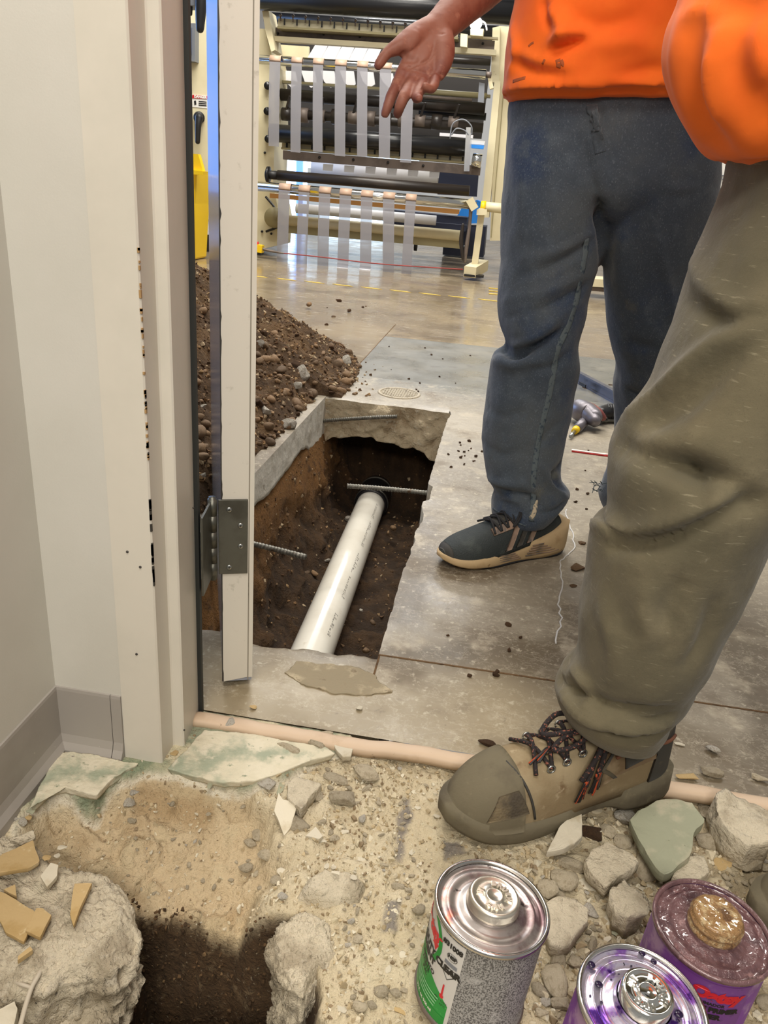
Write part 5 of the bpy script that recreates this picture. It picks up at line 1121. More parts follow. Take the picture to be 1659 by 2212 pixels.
for i in range(16):
    p = onY(1290 + rg.uniform(-8, 24), 1050 + rg.uniform(-8, 16), 1.86); fr.append(limb([p, p + (rg.uniform(-.02, .0), -.01, rg.uniform(-.012, .012))], [.0012, .0008], 6, 4))
ch('frayed_hem', merge(*fr), M['denim_seam'], parent=jn, kind='stuff')
# shirt
shirt = ringset([(222, 1100, 1552, Y1, .125), (204, 1090, 1556, Y1, .146), (211, 1083, 1560, Y1, .156), (200, 1083, 1560, Y1, .158), (188, 1086, 1560, Y1, .158), (150, 1090, 1562, Y1, .160), (100, 1094, 1566, Y1, .164), (50, 1102, 1570, Y1, .166), (0, 1110, 1574, Y1, .168), (-80, 1112, 1576, Y1, .168), (-200, 1106, 1590, Y1, .166), (-330, 1098, 1600, Y1 + .01, .16), (-430, 1110, 1590, Y1 + .01, .14), (-480, 1170, 1530, Y1 + .02, .10), (-505, 1270, 1430, Y1 + .02, .075)], n=120, k=150, e=2.3)
sv = [shirt, limb([sh + (.06, .0, -.03), sh + (0, 0, 0), (sh + el) / 2 + (-.01, .01, 0)], [.095, .085, .085], 24), limb([at1(.16, 0, 1.42), at1(.225, 0, 1.45), at1(.275, .03, 1.33)], [.095, .088, .082], 24)]
V, Fs, Nn = evalmods(merge(*sv), [('REMESH', dict(mode='VOXEL', voxel_size=.006)), ('SMOOTH', dict(factor=.5, iterations=2))])
bvS = bvh_of((V, Fs))
V = crease(V, Nn, fold_lines(bvS, [([(1180, 20), (1215, 60), (1210, 90)], .018, .014), ([(1185, 100), (1220, 75), (1262, 70)], .012, .012), ([(1190, 105), (1230, 95), (1265, 85)], .010, -.012), ([(1112, 130), (1150, 150), (1220, 162)], .014, -.010), ([(1108, 112), (1160, 135), (1230, 145)], .016, .007),
    ([(1240, 40), (1300, 55), (1380, 40)], .02, -.007), ([(1290, 100), (1360, 90), (1440, 110)], .022, .006), ([(1340, 160), (1400, 150), (1450, 150)], .014, -.006), ([(1170, 0), (1180, 40), (1195, 60)], .012, -.010), ([(1105, 60), (1118, 110), (1100, 160)], .012, .006), ([(1088, 196), (1200, 199), (1330, 196), (1460, 190)], .004, -.0022)]))
V = V + Nn * (fbm(V * (9, 9, 7), 3, 81) * .005)[:, None]
ts = ch('t_shirt', (V, Fs), M['orange']); bvS = bvh_of((V, Fs))
for pts, w in (([(1205, 128), (1207, 140), (1206, 146)], .009), ([(1108, 176), (1120, 172), (1135, 168)], .006), ([(1212, 130), (1216, 138), (1214, 142)], .006), ([(1142, 100), (1148, 94), (1153, 92)], .004), ([(1172, 138), (1175, 132), (1177, 128)], .004)):
    ch('stain', ribbon(bvS, pts, w, .0004, 8, .0002), mat('shirt_stain', C(168, 84, 40), .85), parent=ts)

# ---------- shoes
class Shell:
    """upper of a shoe: stations (x, half width, z bottom, z top), x from heel to toe; section angle a from right to left"""
    def __init__(s, st, e=2.5, sk=0.0): s.st = np.array(st, float); s.e = e
    def at(s, x, a, off=0.0):
        x = np.asarray(x, float); a = np.asarray(a, float); st = s.st
        w = np.interp(x, st[:, 0], st[:, 1]); b = np.interp(x, st[:, 0], st[:, 2]); t = np.interp(x, st[:, 0], st[:, 3])
        ca, sa = np.cos(a), np.sin(a); k = 2 / s.e
        y = -(w + off) * np.sign(ca) * np.abs(ca) ** k; z = b + (t - b + off) * np.abs(sa) ** k
        return np.stack([x, y, z], -1)
    def dense(s, n): s.st = spline(s.st, n); return s
    def mesh(s, na=28, off=0.0):
        R = [s.at(np.full(na, r[0]), np.linspace(0, math.pi, na), off) for r in s.st]; return rings(R)
    def patch(s, quad, off=.002, nu=8, nv=8):        # quad corners in (x, a)
        q = np.array(quad, float); u, v = np.meshgrid(np.linspace(0, 1, nu), np.linspace(0, 1, nv)); u = u.ravel()[:, None]; v = v.ravel()[:, None]
        p = (q[0] * (1 - u) + q[1] * u) * (1 - v) + (q[3] * (1 - u) + q[2] * u) * v
        Vt = s.at(p[:, 0], p[:, 1], off); Vb = s.at(p[:, 0], p[:, 1], -.001); idx = np.arange(nu * nv).reshape(nv, nu)
        f = np.stack([idx[:-1, :-1], idx[:-1, 1:], idx[1:, 1:], idx[1:, :-1]], -1).reshape(-1, 4).tolist()
        bd = list(idx[0, :]) + list(idx[1:, -1]) + list(idx[-1, ::-1][1:]) + list(idx[::-1, 0][1:-1]); m = nu * nv
        f += [(bd[i], bd[(i + 1) % len(bd)], bd[(i + 1) % len(bd)] + m, bd[i] + m) for i in range(len(bd))]
        return np.concatenate([Vt, Vb]), f
def soleloft(st, n=40):                              # stations (x, half width, z bottom, z top)
    R = []
    for x, w, b, t in spline(st, n):
        R.append(np.array([(x, -w * .93, b), (x, -w, b + (t - b) * .2), (x, -w * .985, b + (t - b) * .55), (x, -w * .96, t), (x, w * .96, t), (x, w * .985, b + (t - b) * .55), (x, w, b + (t - b) * .2), (x, w * .93, b)]))
    return rings(R)
def frame2(heel, toe, z=0.0):
    h_, t_ = np.array(heel), np.array(toe); d = (t_ - h_) / np.linalg.norm(t_ - h_)
    return Matrix(((d[0], -d[1], 0, h_[0]), (d[1], d[0], 0, h_[1]), (0, 0, 1, z), (0, 0, 0, 1)))
def sneaker(Mx, par, pb):
    def A_(name, vf, m, p, **k):
        o = add(name, xf(vf, Mx), m, parent=p, **k)
        if p is par: o.matrix_parent_inverse = Matrix.Translation(-pb)
        return o
    up = Shell([(0.012, .022, .055, .080), (.02, .032, .055, .095), (.05, .038, .05, .106), (.09, .041, .042, .112), (.13, .044, .036, .110), (.165, .047, .030, .100), (.20, .050, .026, .088), (.24, .0515, .022, .076), (.275, .0485, .020, .067), (.30, .0405, .020, .058), (.318, .027, .022, .048), (.327, .010, .026, .038)]).dense(60)
    shoe = A_('sneaker', up.mesh(40), M['shoe_dark'], par)
    so = A_('midsole', soleloft([(-.012, .012, .03, .07), (-.006, .03, .012, .082), (.02, .044, .003, .078), (.06, .047, .0, .062), (.12, .044, .0, .046), (.17, .047, .0, .038), (.22, .053, .001, .031), (.27, .0515, .005, .028), (.305, .040, .012, .030), (.326, .020, .020, .034), (.333, .007, .025, .034)], 60), M['shoe_sole'], shoe)
    for k in range(5):
        z0 = .016 + .006 * k; A_('groove', tube([(x, .0475 - abs(x - .09) * .03, z0 + .05 * max(0, .06 - x) + .0008 * math.sin(x * 90)) for x in np.linspace(.03 + .012 * k, .125 - .004 * k, 14)], .0014, 6), M['shoe_stripe'], so)
    for k in range(4):
        z0 = .012 + .005 * k; A_('groove', tube([(x, .0455 + (x - .13) * .06, z0) for x in np.linspace(.138 + .006 * k, .20, 10)], .0012, 6), M['shoe_stripe'], so)
    A_('outsole', soleloft([(-.004, .03, .010, .014), (.03, .045, -.001, .006), (.12, .043, -.001, .005), (.22, .052, 0, .006), (.29, .045, .010, .017), (.322, .02, .022, .030)], 30), M['rubber_black'], so)
    A_('toe_bumper', up.patch([(.313, 3.1), (.326, 3.0), (.326, .3), (.313, .1)], .0015, 8, 20), M['boot_dark'], shoe)
    for k, x in enumerate((.075, .105, .135)):
        A_('side_stripe', up.patch([(x + .035, 3.05), (x + .052, 3.05), (x + .02, 2.15), (x + .003, 2.15)], .0022, 5, 8), M['shoe_stripe'] if k != 1 else M['boot_dark'], shoe)
    A_('tongue', up.patch([(.085, 1.95), (.20, 1.85), (.20, 1.3), (.085, 1.2)], .004, 14, 8), M['boot_dark'], shoe)
    A_('eyestay', up.patch([(.12, 2.4), (.215, 2.25), (.215, 1.85), (.12, 1.98)], .003, 10, 5), M['shoe_stripe'], shoe)
    for k in range(5):
        x = .125 + .018 * k
        A_('lace', tube(spline([up.at(x, 2.2, .006), up.at(x + .008, 1.57, .010), up.at(x + .016, .95, .006)], 12), .0026, 8), M['lace_black'], shoe)
        A_('lace', tube(spline([up.at(x + .016, 2.2, .006), up.at(x + .008, 1.57, .013), up.at(x, .95, .006)], 12), .0026, 8), M['lace_black'], shoe)
    A_('lace_bow', tube(spline([up.at(.13, 1.6, .012), up.at(.15, 2.0, .018), up.at(.17, 2.3, .012), up.at(.15, 2.1, .02), up.at(.13, 1.6, .016)], 24), .0026, 8), M['lace_black'], shoe)
sneaker(frame2((.215, 1.748), (-.080, 1.540), .001), p1, PB)
sneaker(frame2((.50, 2.07), (.412, 1.775), .001) @ Matrix.Translation((0, 0, 0)), p1, PB)

# ---------- second man: olive work trousers, leather boot, orange shirt
legA = ringset([(1574, 1330, 1420, .90, .05), (1568, 1290, 1438, .90, .070), (1558, 1258, 1446, .90, .076), (1546, 1236, 1450, .90, .08), (1532, 1220, 1454, .90, .084), (1520, 1212, 1464, .90, .086), (1505, 1204, 1484, .90, .088), (1480, 1200, 1500, .90, .09), (1455, 1212, 1510, .90, .09), (1430, 1238, 1528, .90, .092), (1400, 1247, 1544, .90, .095), (1360, 1249, 1564, .90, .097), (1300, 1252, 1592, .90, .1),
    (1230, 1262, 1627, .90, .104), (1160, 1273, 1655, .90, .108), (1135, 1280, 1664, .90, .11), (1118, 1305, 1670, .90, .11), (1100, 1316, 1680, .90, .112), (1060, 1312, 1700, .90, .115), (1000, 1314, 1730, .90, .118), (955, 1322, 1742, .905, .12), (900, 1350, 1752, .91, .12), (840, 1398, 1772, .915, .12), (760, 1432, 1800, .92, .12), (680, 1462, 1825, .925, .12), (600, 1490, 1850, .93, .125), (500, 1530, 1880, .94, .13), (430, 1560, 1900, .95, .13), (360, 1583, 1920, .95, .13), (250, 1590, 1950, .96, .12)], k=130)
legB = limb([(.45, .87, .92), (.53, .83, .6), (.58, .80, .45), (.64, .757, .13)], [.105, .10, .095, .085], 24)
pel2 = limb([(.33, .94, .94), (.44, .88, .94)], [.105, .11], 28)
V, Fs, Nn = fuse(merge(legA, legB, pel2), .0065, 4)
bv = bvh_of((V, Fs))
V = crease(V, Nn, fold_lines(bv, [
    ([(1278, 1128), (1318, 1168), (1335, 1176), (1430, 1160), (1560, 1112), (1640, 1090)], .013, -.013), ([(1320, 1110), (1360, 1150), (1440, 1138), (1560, 1085)], .016, .012), ([(1285, 1130), (1310, 1150), (1330, 1170)], .008, .009),
    ([(1330, 960), (1420, 1000), (1500, 1010), (1640, 1080)], .016, -.013), ([(1420, 985), (1480, 1020), (1560, 1040)], .014, -.010), ([(1350, 900), (1450, 830), (1540, 750), (1640, 690)], .016, .010), ([(1380, 920), (1480, 870), (1600, 760)], .018, -.009),
    ([(1500, 560), (1570, 660), (1659, 650)], .012, .006), ([(1480, 640), (1560, 690), (1640, 680)], .014, -.006), ([(1470, 1000), (1500, 1040), (1520, 1090)], .012, -.01),
    ([(1206, 1465), (1260, 1500), (1330, 1530), (1440, 1530)], .009, -.014), ([(1240, 1440), (1262, 1480), (1270, 1530)], .010, .008), ([(1215, 1500), (1280, 1560), (1360, 1575), (1445, 1560)], .010, .010), ([(1300, 1580), (1370, 1595), (1440, 1575)], .009, -.012), ([(1330, 1545), (1400, 1560), (1450, 1545)], .008, -.008),
    ([(1300, 1300), (1330, 1400), (1320, 1480)], .018, .006), ([(1480, 1250), (1440, 1330), (1430, 1420)], .018, -.008), ([(1390, 1250), (1400, 1330), (1440, 1400)], .02, .007), ([(1540, 1290), (1520, 1380), (1470, 1450)], .014, -.006)]))
V = V + Nn * (fbm(V * (15, 15, 11), 3, 63) * .003 + fbm(V * (46, 46, 30), 2, 64) * .0007)[:, None]
tr_vf = (V, Fs)
c2 = np.array((.375, .915, 0))
def at2(dx, dy, z): return c2 + (dx, dy, z)
hd2 = xf(ICO3, Matrix.Translation(at2(-.10, -.02, 1.68)) @ Matrix.Diagonal((.095, .076, .118, 1)))
body2 = [limb([at2(0, 0, .92), at2(0, 0, 1.1), at2(-.02, 0, 1.3), at2(-.05, 0, 1.45)], [.12, .13, .14, .10], 24), limb([at2(-.05, -.11, 1.42), at2(-.05, 0, 1.44), at2(-.05, .11, 1.42)], [.08, .08, .08], 18), limb([at2(-.06, 0, 1.45), at2(-.09, 0, 1.6)], [.062, .058], 16), hd2,
         limb([at2(-.185, -.02, 1.66), at2(-.20, -.02, 1.645)], [.012, .014], 8),
         limb([at2(-.05, .19, 1.42), at2(-.02, .24, 1.22), at2(.12, .20, 1.10)], [.055, .045, .034], 16), limb([at2(.12, .20, 1.10), at2(.17, .18, 1.07), at2(.22, .16, 1.05)], [.036, .04, .02], 12),
         limb([at2(-.05, -.19, 1.42), at2(.12, -.25, 1.25), at2(.22, -.2, 1.1)], [.055, .045, .034], 16), limb([at2(.22, -.2, 1.1), at2(.24, -.18, 1.04), at2(.24, -.16, .98)], [.036, .04, .02], 12),
         limb([(.30, .95, .9), onY(1520, 960, .91), onY(1440, 1300, .90), onY(1400, 1500, .90)], [.055, .052, .05, .040], 18), limb([(.44, .87, .9), (.53, .83, .6), (.58, .80, .45), (.64, .757, .12)], [.08, .065, .058, .04], 16)]
V, Fs, Nn = fuse(merge(*body2), .008, 3)
p2 = add('person', (V, Fs), M['skin']); tag(p2, 'man in olive work trousers with one dusty leather boot planted on the rubble', 'person')
PB2 = Vector(p2.location)
def ch2(name, vf, m, parent=None, **k):
    par = parent or p2; o = add(name, vf, m, parent=par, **k)
    if par is p2: o.matrix_parent_inverse = Matrix.Translation(-PB2)
    return o
ch2('hair', xf(ICO3, Matrix.Translation(at2(-.085, -.02, 1.715)) @ Matrix.Diagonal((.10, .084, .10, 1))), M['hair'])
for s_ in (-1, 1): ch2('eye', xf(ICO2, Matrix.Translation(at2(-.188, -.02 + s_ * .031, 1.69)) @ Matrix.Scale(.011, 4)), M['white'])
ch2('trousers', tr_vf, M['khaki'])
ch2('sock', limb([(.262, .925, .10), (.27, .922, .16), (.29, .92, .24)], [.046, .050, .050], 24), M['boot_dark'])
sh2 = ringset([(356, 1600, 2300, .94, .10), (340, 1575, 2330, .93, .135), (350, 1560, 2350, .93, .145), (334, 1535, 2370, .93, .15), (300, 1506, 2390, .93, .155), (250, 1474, 2410, .93, .16), (200, 1453, 2420, .93, .165), (130, 1440, 2430, .93, .168), (60, 1449, 2440, .93, .168), (0, 1470, 2450, .93, .165), (-100, 1490, 2460, .93, .16), (-300, 1520, 2450, .93, .15), (-400, 1580, 2400, .93, .12), (-420, 1700, 2250, .93, .08)], n=110, k=150, e=2.2)
V, Fs, Nn = evalmods(merge(sh2, limb([at2(-.02, .015, 1.02), at2(-.01, .01, 1.2), at2(-.03, 0, 1.36), at2(-.05, 0, 1.42)], [.165, .172, .15, .11], 32), limb([at2(-.05, -.12, 1.41), at2(-.05, .0, 1.42), at2(-.05, .12, 1.41)], [.105, .11, .105], 20), limb([at2(-.05, -.15, 1.42), at2(.05, -.235, 1.34)], [.10, .085], 20), limb([at2(-.05, .15, 1.42), at2(-.03, .235, 1.28)], [.10, .085], 20)), [('REMESH', dict(mode='VOXEL', voxel_size=.006)), ('SMOOTH', dict(factor=.5, iterations=2))])
bv = bvh_of((V, Fs))
V = crease(V, Nn, fold_lines(bv, [([(1500, 60), (1490, 160), (1520, 260), (1570, 325)], .026, -.014), ([(1470, 60), (1462, 150), (1490, 240), (1530, 300)], .022, .006), ([(1560, 40), (1550, 140), (1580, 230), (1640, 320)], .026, .010), ([(1600, 60), (1590, 150), (1620, 220), (1658, 270)], .022, -.010), ([(1530, 110), (1530, 190), (1560, 260)], .012, .010), ([(1640, 40), (1640, 120), (1658, 180)], .016, .012), ([(1520, 20), (1600, 10), (1655, 30)], .02, -.012), ([(1480, 30), (1500, 20), (1540, 25)], .01, .007)]), .75)
V = V + Nn * (fbm(V * (9, 9, 5), 3, 82) * .008)[:, None]
ch2('shirt', (V, Fs), M['orange'])
def boot(Mx, par, pb):
    def A_(name, vf, m, p, **k):
        o = add(name, xf(vf, Mx), m, parent=p, **k)
        if p is par: o.matrix_parent_inverse = Matrix.Translation(-pb)
        return o
    up = Shell([(0.0, .012, .035, .16), (.006, .026, .035, .165), (.03, .040, .03, .17), (.07, .044, .03, .168), (.10, .045, .03, .160), (.125, .046, .028, .140), (.155, .047, .026, .120), (.19, .050, .024, .108), (.225, .053, .022, .102), (.26, .053, .02, .096), (.29, .048, .02, .084), (.315, .037, .02, .066), (.332, .020, .022, .046), (.338, .006, .026, .034)], e=2.7).dense(80)
    bt = A_('work_boot', up.mesh(44), M['boot'], par)
    so = A_('sole', soleloft([(-.006, .014, .010, .05), (.0, .036, .002, .05), (.03, .047, 0, .048), (.075, .048, .0, .042), (.11, .044, .012, .036), (.15, .046, .010, .034), (.20, .055, .002, .032), (.25, .057, 0, .034), (.295, .051, .006, .040), (.325, .034, .016, .048), (.342, .016, .026, .050), (.346, .006, .032, .048)], 70), M['boot_rubber'], bt)
    A_('toe_cap', up.patch([(.250, 3.13), (.336, 3.1), (.336, .05), (.250, .01)], .0035, 16, 34), M['boot_rubber'], bt)
    A_('toe_scuff', up.patch([(.245, 2.86), (.302, 2.86), (.284, 2.30), (.258, 2.32)], .0039, 14, 14), M['boot_scuff'], bt)
    A_('heel_counter', up.patch([(.004, 3.12), (.052, 3.1), (.036, 2.45), (.006, 2.35)], .0035, 14, 10), M['boot_dark'], bt)
    A_('heel_rand', tube([up.at(x, 2.72 - .9 * x, .005) for x in np.linspace(.008, .115, 14)], .0026, 8), mat('reddish_rand', C(120, 76, 54), .7), bt)
    A_('collar', tube([up.at(x, 1.57, .0) for x in np.linspace(.006, .11, 14)], .012, 10), M['boot_dark'], bt)
    pn = A_('side_panel', up.patch([(.046, 2.86), (.136, 2.93), (.128, 2.45), (.05, 2.3)], .0035, 10, 10), mat('side_panel_leather', C(112, 92, 66), .75, layers=((30, C(140, 122, 94), .5, .7),)), bt)
    A_('panel_badge', up.patch([(.055, 2.80), (.098, 2.86), (.102, 2.58), (.062, 2.46)], .0052, 8, 8), M['boot_dark'], pn)
    cc_ = up.at(.079, 2.67, .0068); e1 = up.at(.091, 2.68, .0068) - cc_; e2 = up.at(.079, 2.56, .0068) - cc_; e2 = e2 / np.linalg.norm(e2) * np.linalg.norm(e1)
    for sx_ in (1, .55): A_('badge_ring', tube([cc_ + e1 * .95 * math.cos(t) * sx_ + e2 * .95 * math.sin(t) for t in np.linspace(0, 6.283, 25)], .0010, 6), M['grey_box'], pn)
    A_('chevron', up.patch([(.110, 2.91), (.116, 2.90), (.138, 2.67), (.131, 2.67)], .005, 4, 8), M['boot_dark'], pn)
    A_('chevron', up.patch([(.110, 2.44), (.116, 2.42), (.138, 2.67), (.131, 2.69)], .005, 4, 8), M['boot_dark'], pn)
    A_('stitching', tube([up.at(x, a, .002) for x, a in zip(np.linspace(.235, .258, 20), np.linspace(3.0, 1.6, 20))], .0018, 6), M['boot_dark'], bt)
    A_('stitching', tube([up.at(x, a, .002) for x, a in zip(np.linspace(.138, .120, 16), np.linspace(2.95, 2.0, 16))], .0016, 6), M['boot_dark'], bt)
    A_('tongue', up.patch([(.09, 1.9), (.215, 1.75), (.215, 1.38), (.09, 1.25)], .006, 16, 8), M['boot'], bt)
    for k in range(4):
        x = .135 + .024 * k
        for s_ in (1, -1):
            a = math.pi / 2 + s_ * .56; c_ = up.at(x, a, .003)
            A_('eyelet', tube([c_ + np.array((math.cos(t) * .0055, 0, math.sin(t) * .0055)) for t in np.linspace(0, 6.283, 15)], .0014, 6), M['screw'], bt)
        A_('lace', tube(spline([up.at(x, math.pi / 2 + .56, .005), up.at(x + .012, math.pi / 2, .010), up.at(x + .024, math.pi / 2 - .56, .005)], 12), .0030, 8), M['lace'], bt)
        A_('lace', tube(spline([up.at(x + .024, math.pi / 2 + .56, .005), up.at(x + .012, math.pi / 2, .014), up.at(x, math.pi / 2 - .56, .005)], 12), .0030, 8), M['lace'], bt)
    kt = up.at(.118, 1.75, .016)
    A_('lace_knot', limb([kt + (-.006, 0, 0), kt, kt + (.006, 0, -.002)], [.006, .009, .006], 12), M['lace'], bt)
    def hang(pts, r=.0036, m='lace', name='lace_loop'): A_(name, tube(spline([kt] + [np.array(p) for p in pts], 26), r, 8), M[m], bt)
    P_ = lambda x, a, o: up.at(x, a, o)
    hang([P_(.135, 2.1, .018), P_(.15, 2.35, .014), P_(.16, 2.6, .012), P_(.165, 2.72, .012)]); hang([P_(.128, 2.1, .02), P_(.138, 2.35, .016), P_(.145, 2.6, .012), P_(.148, 2.72, .010)]); hang([P_(.142, 2.2, .02), P_(.158, 2.4, .018), P_(.172, 2.6, .012)])
    hang([P_(.15, 1.8, .026), P_(.185, 1.75, .03), P_(.205, 1.85, .024), P_(.18, 1.95, .026), P_(.14, 1.9, .026)]); hang([P_(.15, 1.6, .03), P_(.18, 1.5, .036), P_(.21, 1.6, .03), P_(.175, 1.75, .034)])
    rg = random.Random(4)
    for base, tip, n in (((.165, 2.66), (.172, 2.92), 10), ((.147, 2.62), (.153, 2.9), 8), ((.205, 1.72), (.228, 1.86), 10)):
        for _ in range(n):
            A_('lace_fringe', limb([P_(base[0] + rg.uniform(-.004, .004), base[1], .014), P_(tip[0] + rg.uniform(-.008, .008), tip[1] + rg.uniform(-.04, .04), .009)], [.0018, .0014], 6, 4), M['lace_orange'] if rg.random() < .3 else M['black'], bt)
boot(frame2((.318, .958), (.022, .800), .0) @ Matrix.Rotation(.03, 4, 'Y'), p2, PB2)
boot(frame2((.73, .755), (.384, .722), -.004), p2, PB2)

# ================================================================== CANS
R_, HB = .0565, .124
def cylpatch(a0, a1, z0, z1, m, name, par, r=R_ + .0004, nu=28, nv=14, lo=None, hi=None):
    """curved label panel between angles (degrees); lo/hi(angle) give its lower/upper edge"""
    u = np.linspace(a0, a1, nu); V = []
    for k in range(nv):
        t = k / (nv - 1); zl = np.array([lo(q) if lo else z0 for q in u]); zh = np.array([hi(q) if hi else z1 for q in u]); z = zl + (zh - zl) * t
        V.append(np.c_[r * np.cos(np.radians(u)), r * np.sin(np.radians(u)), z])
    i = np.arange(nu * nv).reshape(nv, nu); f = np.stack([i[:-1, :-1], i[:-1, 1:], i[1:, 1:], i[1:, :-1]], -1).reshape(-1, 4)
    return add(name, (np.concatenate(V), f), m, parent=par, local=True)
def cyltext(s, ang, z, size, m, par, r=R_ + .0009, rot=0.0, name='lettering', **k):
    V, Fs = text(s, size, **k); c, q = math.cos(rot), math.sin(rot); x = V[:, 0] * c - V[:, 1] * q; y = V[:, 0] * q + V[:, 1] * c
    a = math.radians(ang) + x / R_
    return add(name, (np.c_[r * np.cos(a), r * np.sin(a), z + y], Fs), m, parent=par, local=True, smooth=False)
def can(loc, tilt, label, lid, cap, body, capr=.0258, caph=.0125, letters=True, seed=0, crust=False, spin=0.0):
    t = thing('solvent_can', label, 'can', loc, 'tins of pipe cement and primer'); t.rotation_euler = (tilt[0], tilt[1], 0)
    add('can_body', lathe([(.001, .0005), (R_ - .004, .0005), (R_ - .003, .002), (R_ + .0012, .002), (R_ + .0016, .0045), (R_, .006), (R_, HB - .006), (R_ - .0006, HB - .003)], 72, True), body, parent=t, local=True)
    add('bottom_rim', lathe([(R_ - .001, .0), (R_ + .0018, .0), (R_ + .0024, .0022), (R_ + .0018, .005), (R_ - .001, .006)], 72, True), lid if crust else M['mill'], parent=t, local=True)
    add('top_rim', lathe([(R_ - .0025, HB - .006), (R_ + .0006, HB - .0055), (R_ + .0024, HB - .003), (R_ + .0022, HB), (R_ + .0004, HB + .0014), (R_ - .0016, HB + .0008), (R_ - .0026, HB - .002)], 96, True), lid if crust else M['tin'], parent=t, local=True)
    top_ = HB - .0045
    V, Fs = lathe([(R_ - .0022, top_ + .001), (R_ - .004, top_ - .0005), (R_ - .008, top_ - .0008), (R_ - .011, top_ + .0014), (R_ - .0135, top_ + .0018), (R_ - .0165, top_ + .0004), (R_ - .020, top_ - .0006), (R_ - .024, top_ + .0002), (R_ - .027, top_ + .0022), (.026, top_ + .0028), (.0245, top_ + .003)], 96, True)
    if crust: V[:, 2] += .0012 * fbm(V * 160, 3, 5)
    add('lid', (V, Fs), lid, parent=t, local=True)
    add('neck', lathe([(.0262, top_ + .002), (.0258, top_ + .0055), (.0246, top_ + .0065), (.0246, top_ + .010)], 48, True), lid, parent=t, local=True)
    z0 = top_ + .0055
    if crust: prof = [(capr + .002, z0), (capr + .0036, z0 + .002), (capr + .0036, z0 + .006), (capr + .0022, z0 + .0075), (capr + .0022, z0 + .009), (capr + .0036, z0 + .011), (capr + .0036, z0 + .0130), (capr + .0012, z0 + .0150), (capr + .0016, z0 + .0175), (capr - .0004, z0 + .0195), (capr - .003, z0 + .0203), (capr - .006, z0 + .0195), (.013, z0 + .0200), (.009, z0 + .0194), (.005, z0 + .0199), (.0001, z0 + .0196)]
    else: prof = [(capr, z0), (capr + .0012, z0 + .001), (capr + .0012, z0 + .0035), (capr + .0003, z0 + .0045), (capr + .0003, z0 + caph - .003), (capr - .0012, z0 + caph - .0006), (capr - .0035, z0 + caph), (capr - .005, z0 + caph - .0011), (.0095, z0 + caph - .0013), (.0088, z0 + caph - .0002), (.0075, z0 + caph + .0002), (.0066, z0 + caph - .0005), (.0001, z0 + caph - .0006)]
    V, Fs = lathe(prof, 72, True)
    if crust: V = V + np.c_[V[:, :2] * (.02 * fbm(V * 90, 3, 7))[:, None], .0007 * fbm(V * 190, 3, 8)]
    cp = add('screw_cap', (V, Fs), cap, parent=t, local=True)
    if letters:
        zt = z0 + caph - .0012
        for word, mid, step in (('HI', 168, -24), ('BRUSH', 44, -25), ('CAN', -90, 26)):
            for i, c_ in enumerate(word):
                ang = math.radians(mid + spin + (i - (len(word) - 1) / 2) * step); V, Fs = text(c_, .0072, bold=.0006)
                rot = ang - math.pi / 2 if word != 'CAN' else ang + math.pi / 2
                V3 = np.c_[V[:, 0], V[:, 1], np.zeros(len(V))]; up_ = np.c_[V3[:, :2], np.full(len(V), .0013)]; n = len(V)
                e = [tuple(f) for f in Fs]; edges = {}
                for f in e:
                    for a, b in zip(f, f[1:] + f[:1]): edges[(a, b)] = 1
                side = [(a, b, b + n, a + n) for (a, b) in edges if (b, a) not in edges]
                vf = (np.concatenate([V3, up_]), [tuple(i_ + n for i_ in f) for f in e] + side)
                add('embossed_letter', xf(vf, Matrix.Translation((.0142 * math.cos(ang), .0142 * math.sin(ang), zt)) @ Matrix.Rotation(rot, 4, 'Z')), cap, parent=cp, local=True, smooth=False)
    return t
# can 1: pipe cement with the white and green label
c1 = can((.064, .568, .001), (math.radians(-2.5), math.radians(4.0)), 'white and green tin of clear cement standing on the gravel', M['tin_stained'], M['cap_silver'], M['label_print'])
lw = cylpatch(-245, -113, .006, HB - .007, M['label_white'], 'label', c1)
def garc(a): return .030 + .055 * max(0, min(1, (-a - 113) / 95)) ** .8
cylpatch(-240, -117, .0065, 0, M['label_green'], 'green_field', lw, r=R_ + .0006, hi=garc, nv=10)
cylpatch(-240, -117, .0065, .018, M['label_green2'], 'green_foot', lw, r=R_ + .0008, nv=4)
ar = []
for k in range(26):
    t = math.radians(-62 + 4.1 * k); ar.append((math.cos(t), math.sin(t)))
def arc_band(cx, cz, r0, r1, a0, a1, m, name, par, n=26):
    t = np.radians(np.linspace(a0, a1, n)); V = []
    for r in (r0, r1):
        x = cx * math.radians(1) * R_ + r * np.cos(t); z = cz + r * np.sin(t); a = x / R_; V.append(np.c_[(R_ + .0008) * np.cos(a), (R_ + .0008) * np.sin(a), z])
    return add(name, (np.concatenate(V), [(i, i + 1, i + 1 + n, i + n) for i in range(n - 1)]), m, parent=par, local=True, smooth=False)
arc_band(-172, .091, .028, .0335, -40, 62, M['label_green2'], 'green_ring', lw); arc_band(-172, .091, .028, .0335, 150, 250, M['label_green2'], 'green_ring', lw)
cyltext('Oatey', -168, .100, .020, M['label_red'], lw, bold=.0012, shear=.15, rot=-.05)
V = np.array([(-.022, -.0075), (.017, -.0068), (.0245, -.0075), (.0205, -.017), (.014, -.0092), (-.022, -.0100)]); a = math.radians(-168) + V[:, 0] / R_
add('red_swoosh', (np.c_[(R_ + .0009) * np.cos(a), (R_ + .0009) * np.sin(a), .0995 + V[:, 1]], [(0, 1, 4, 5), (1, 2, 3, 4)]), M['label_red'], parent=lw, local=True, smooth=False)
cyltext('HEAVY DUTY CLEAR', -161, .0775, .0105, M['black'], lw, bold=.0007); cyltext('CEMENT', -164, .0675, .0105, M['black'], lw, bold=.0007)
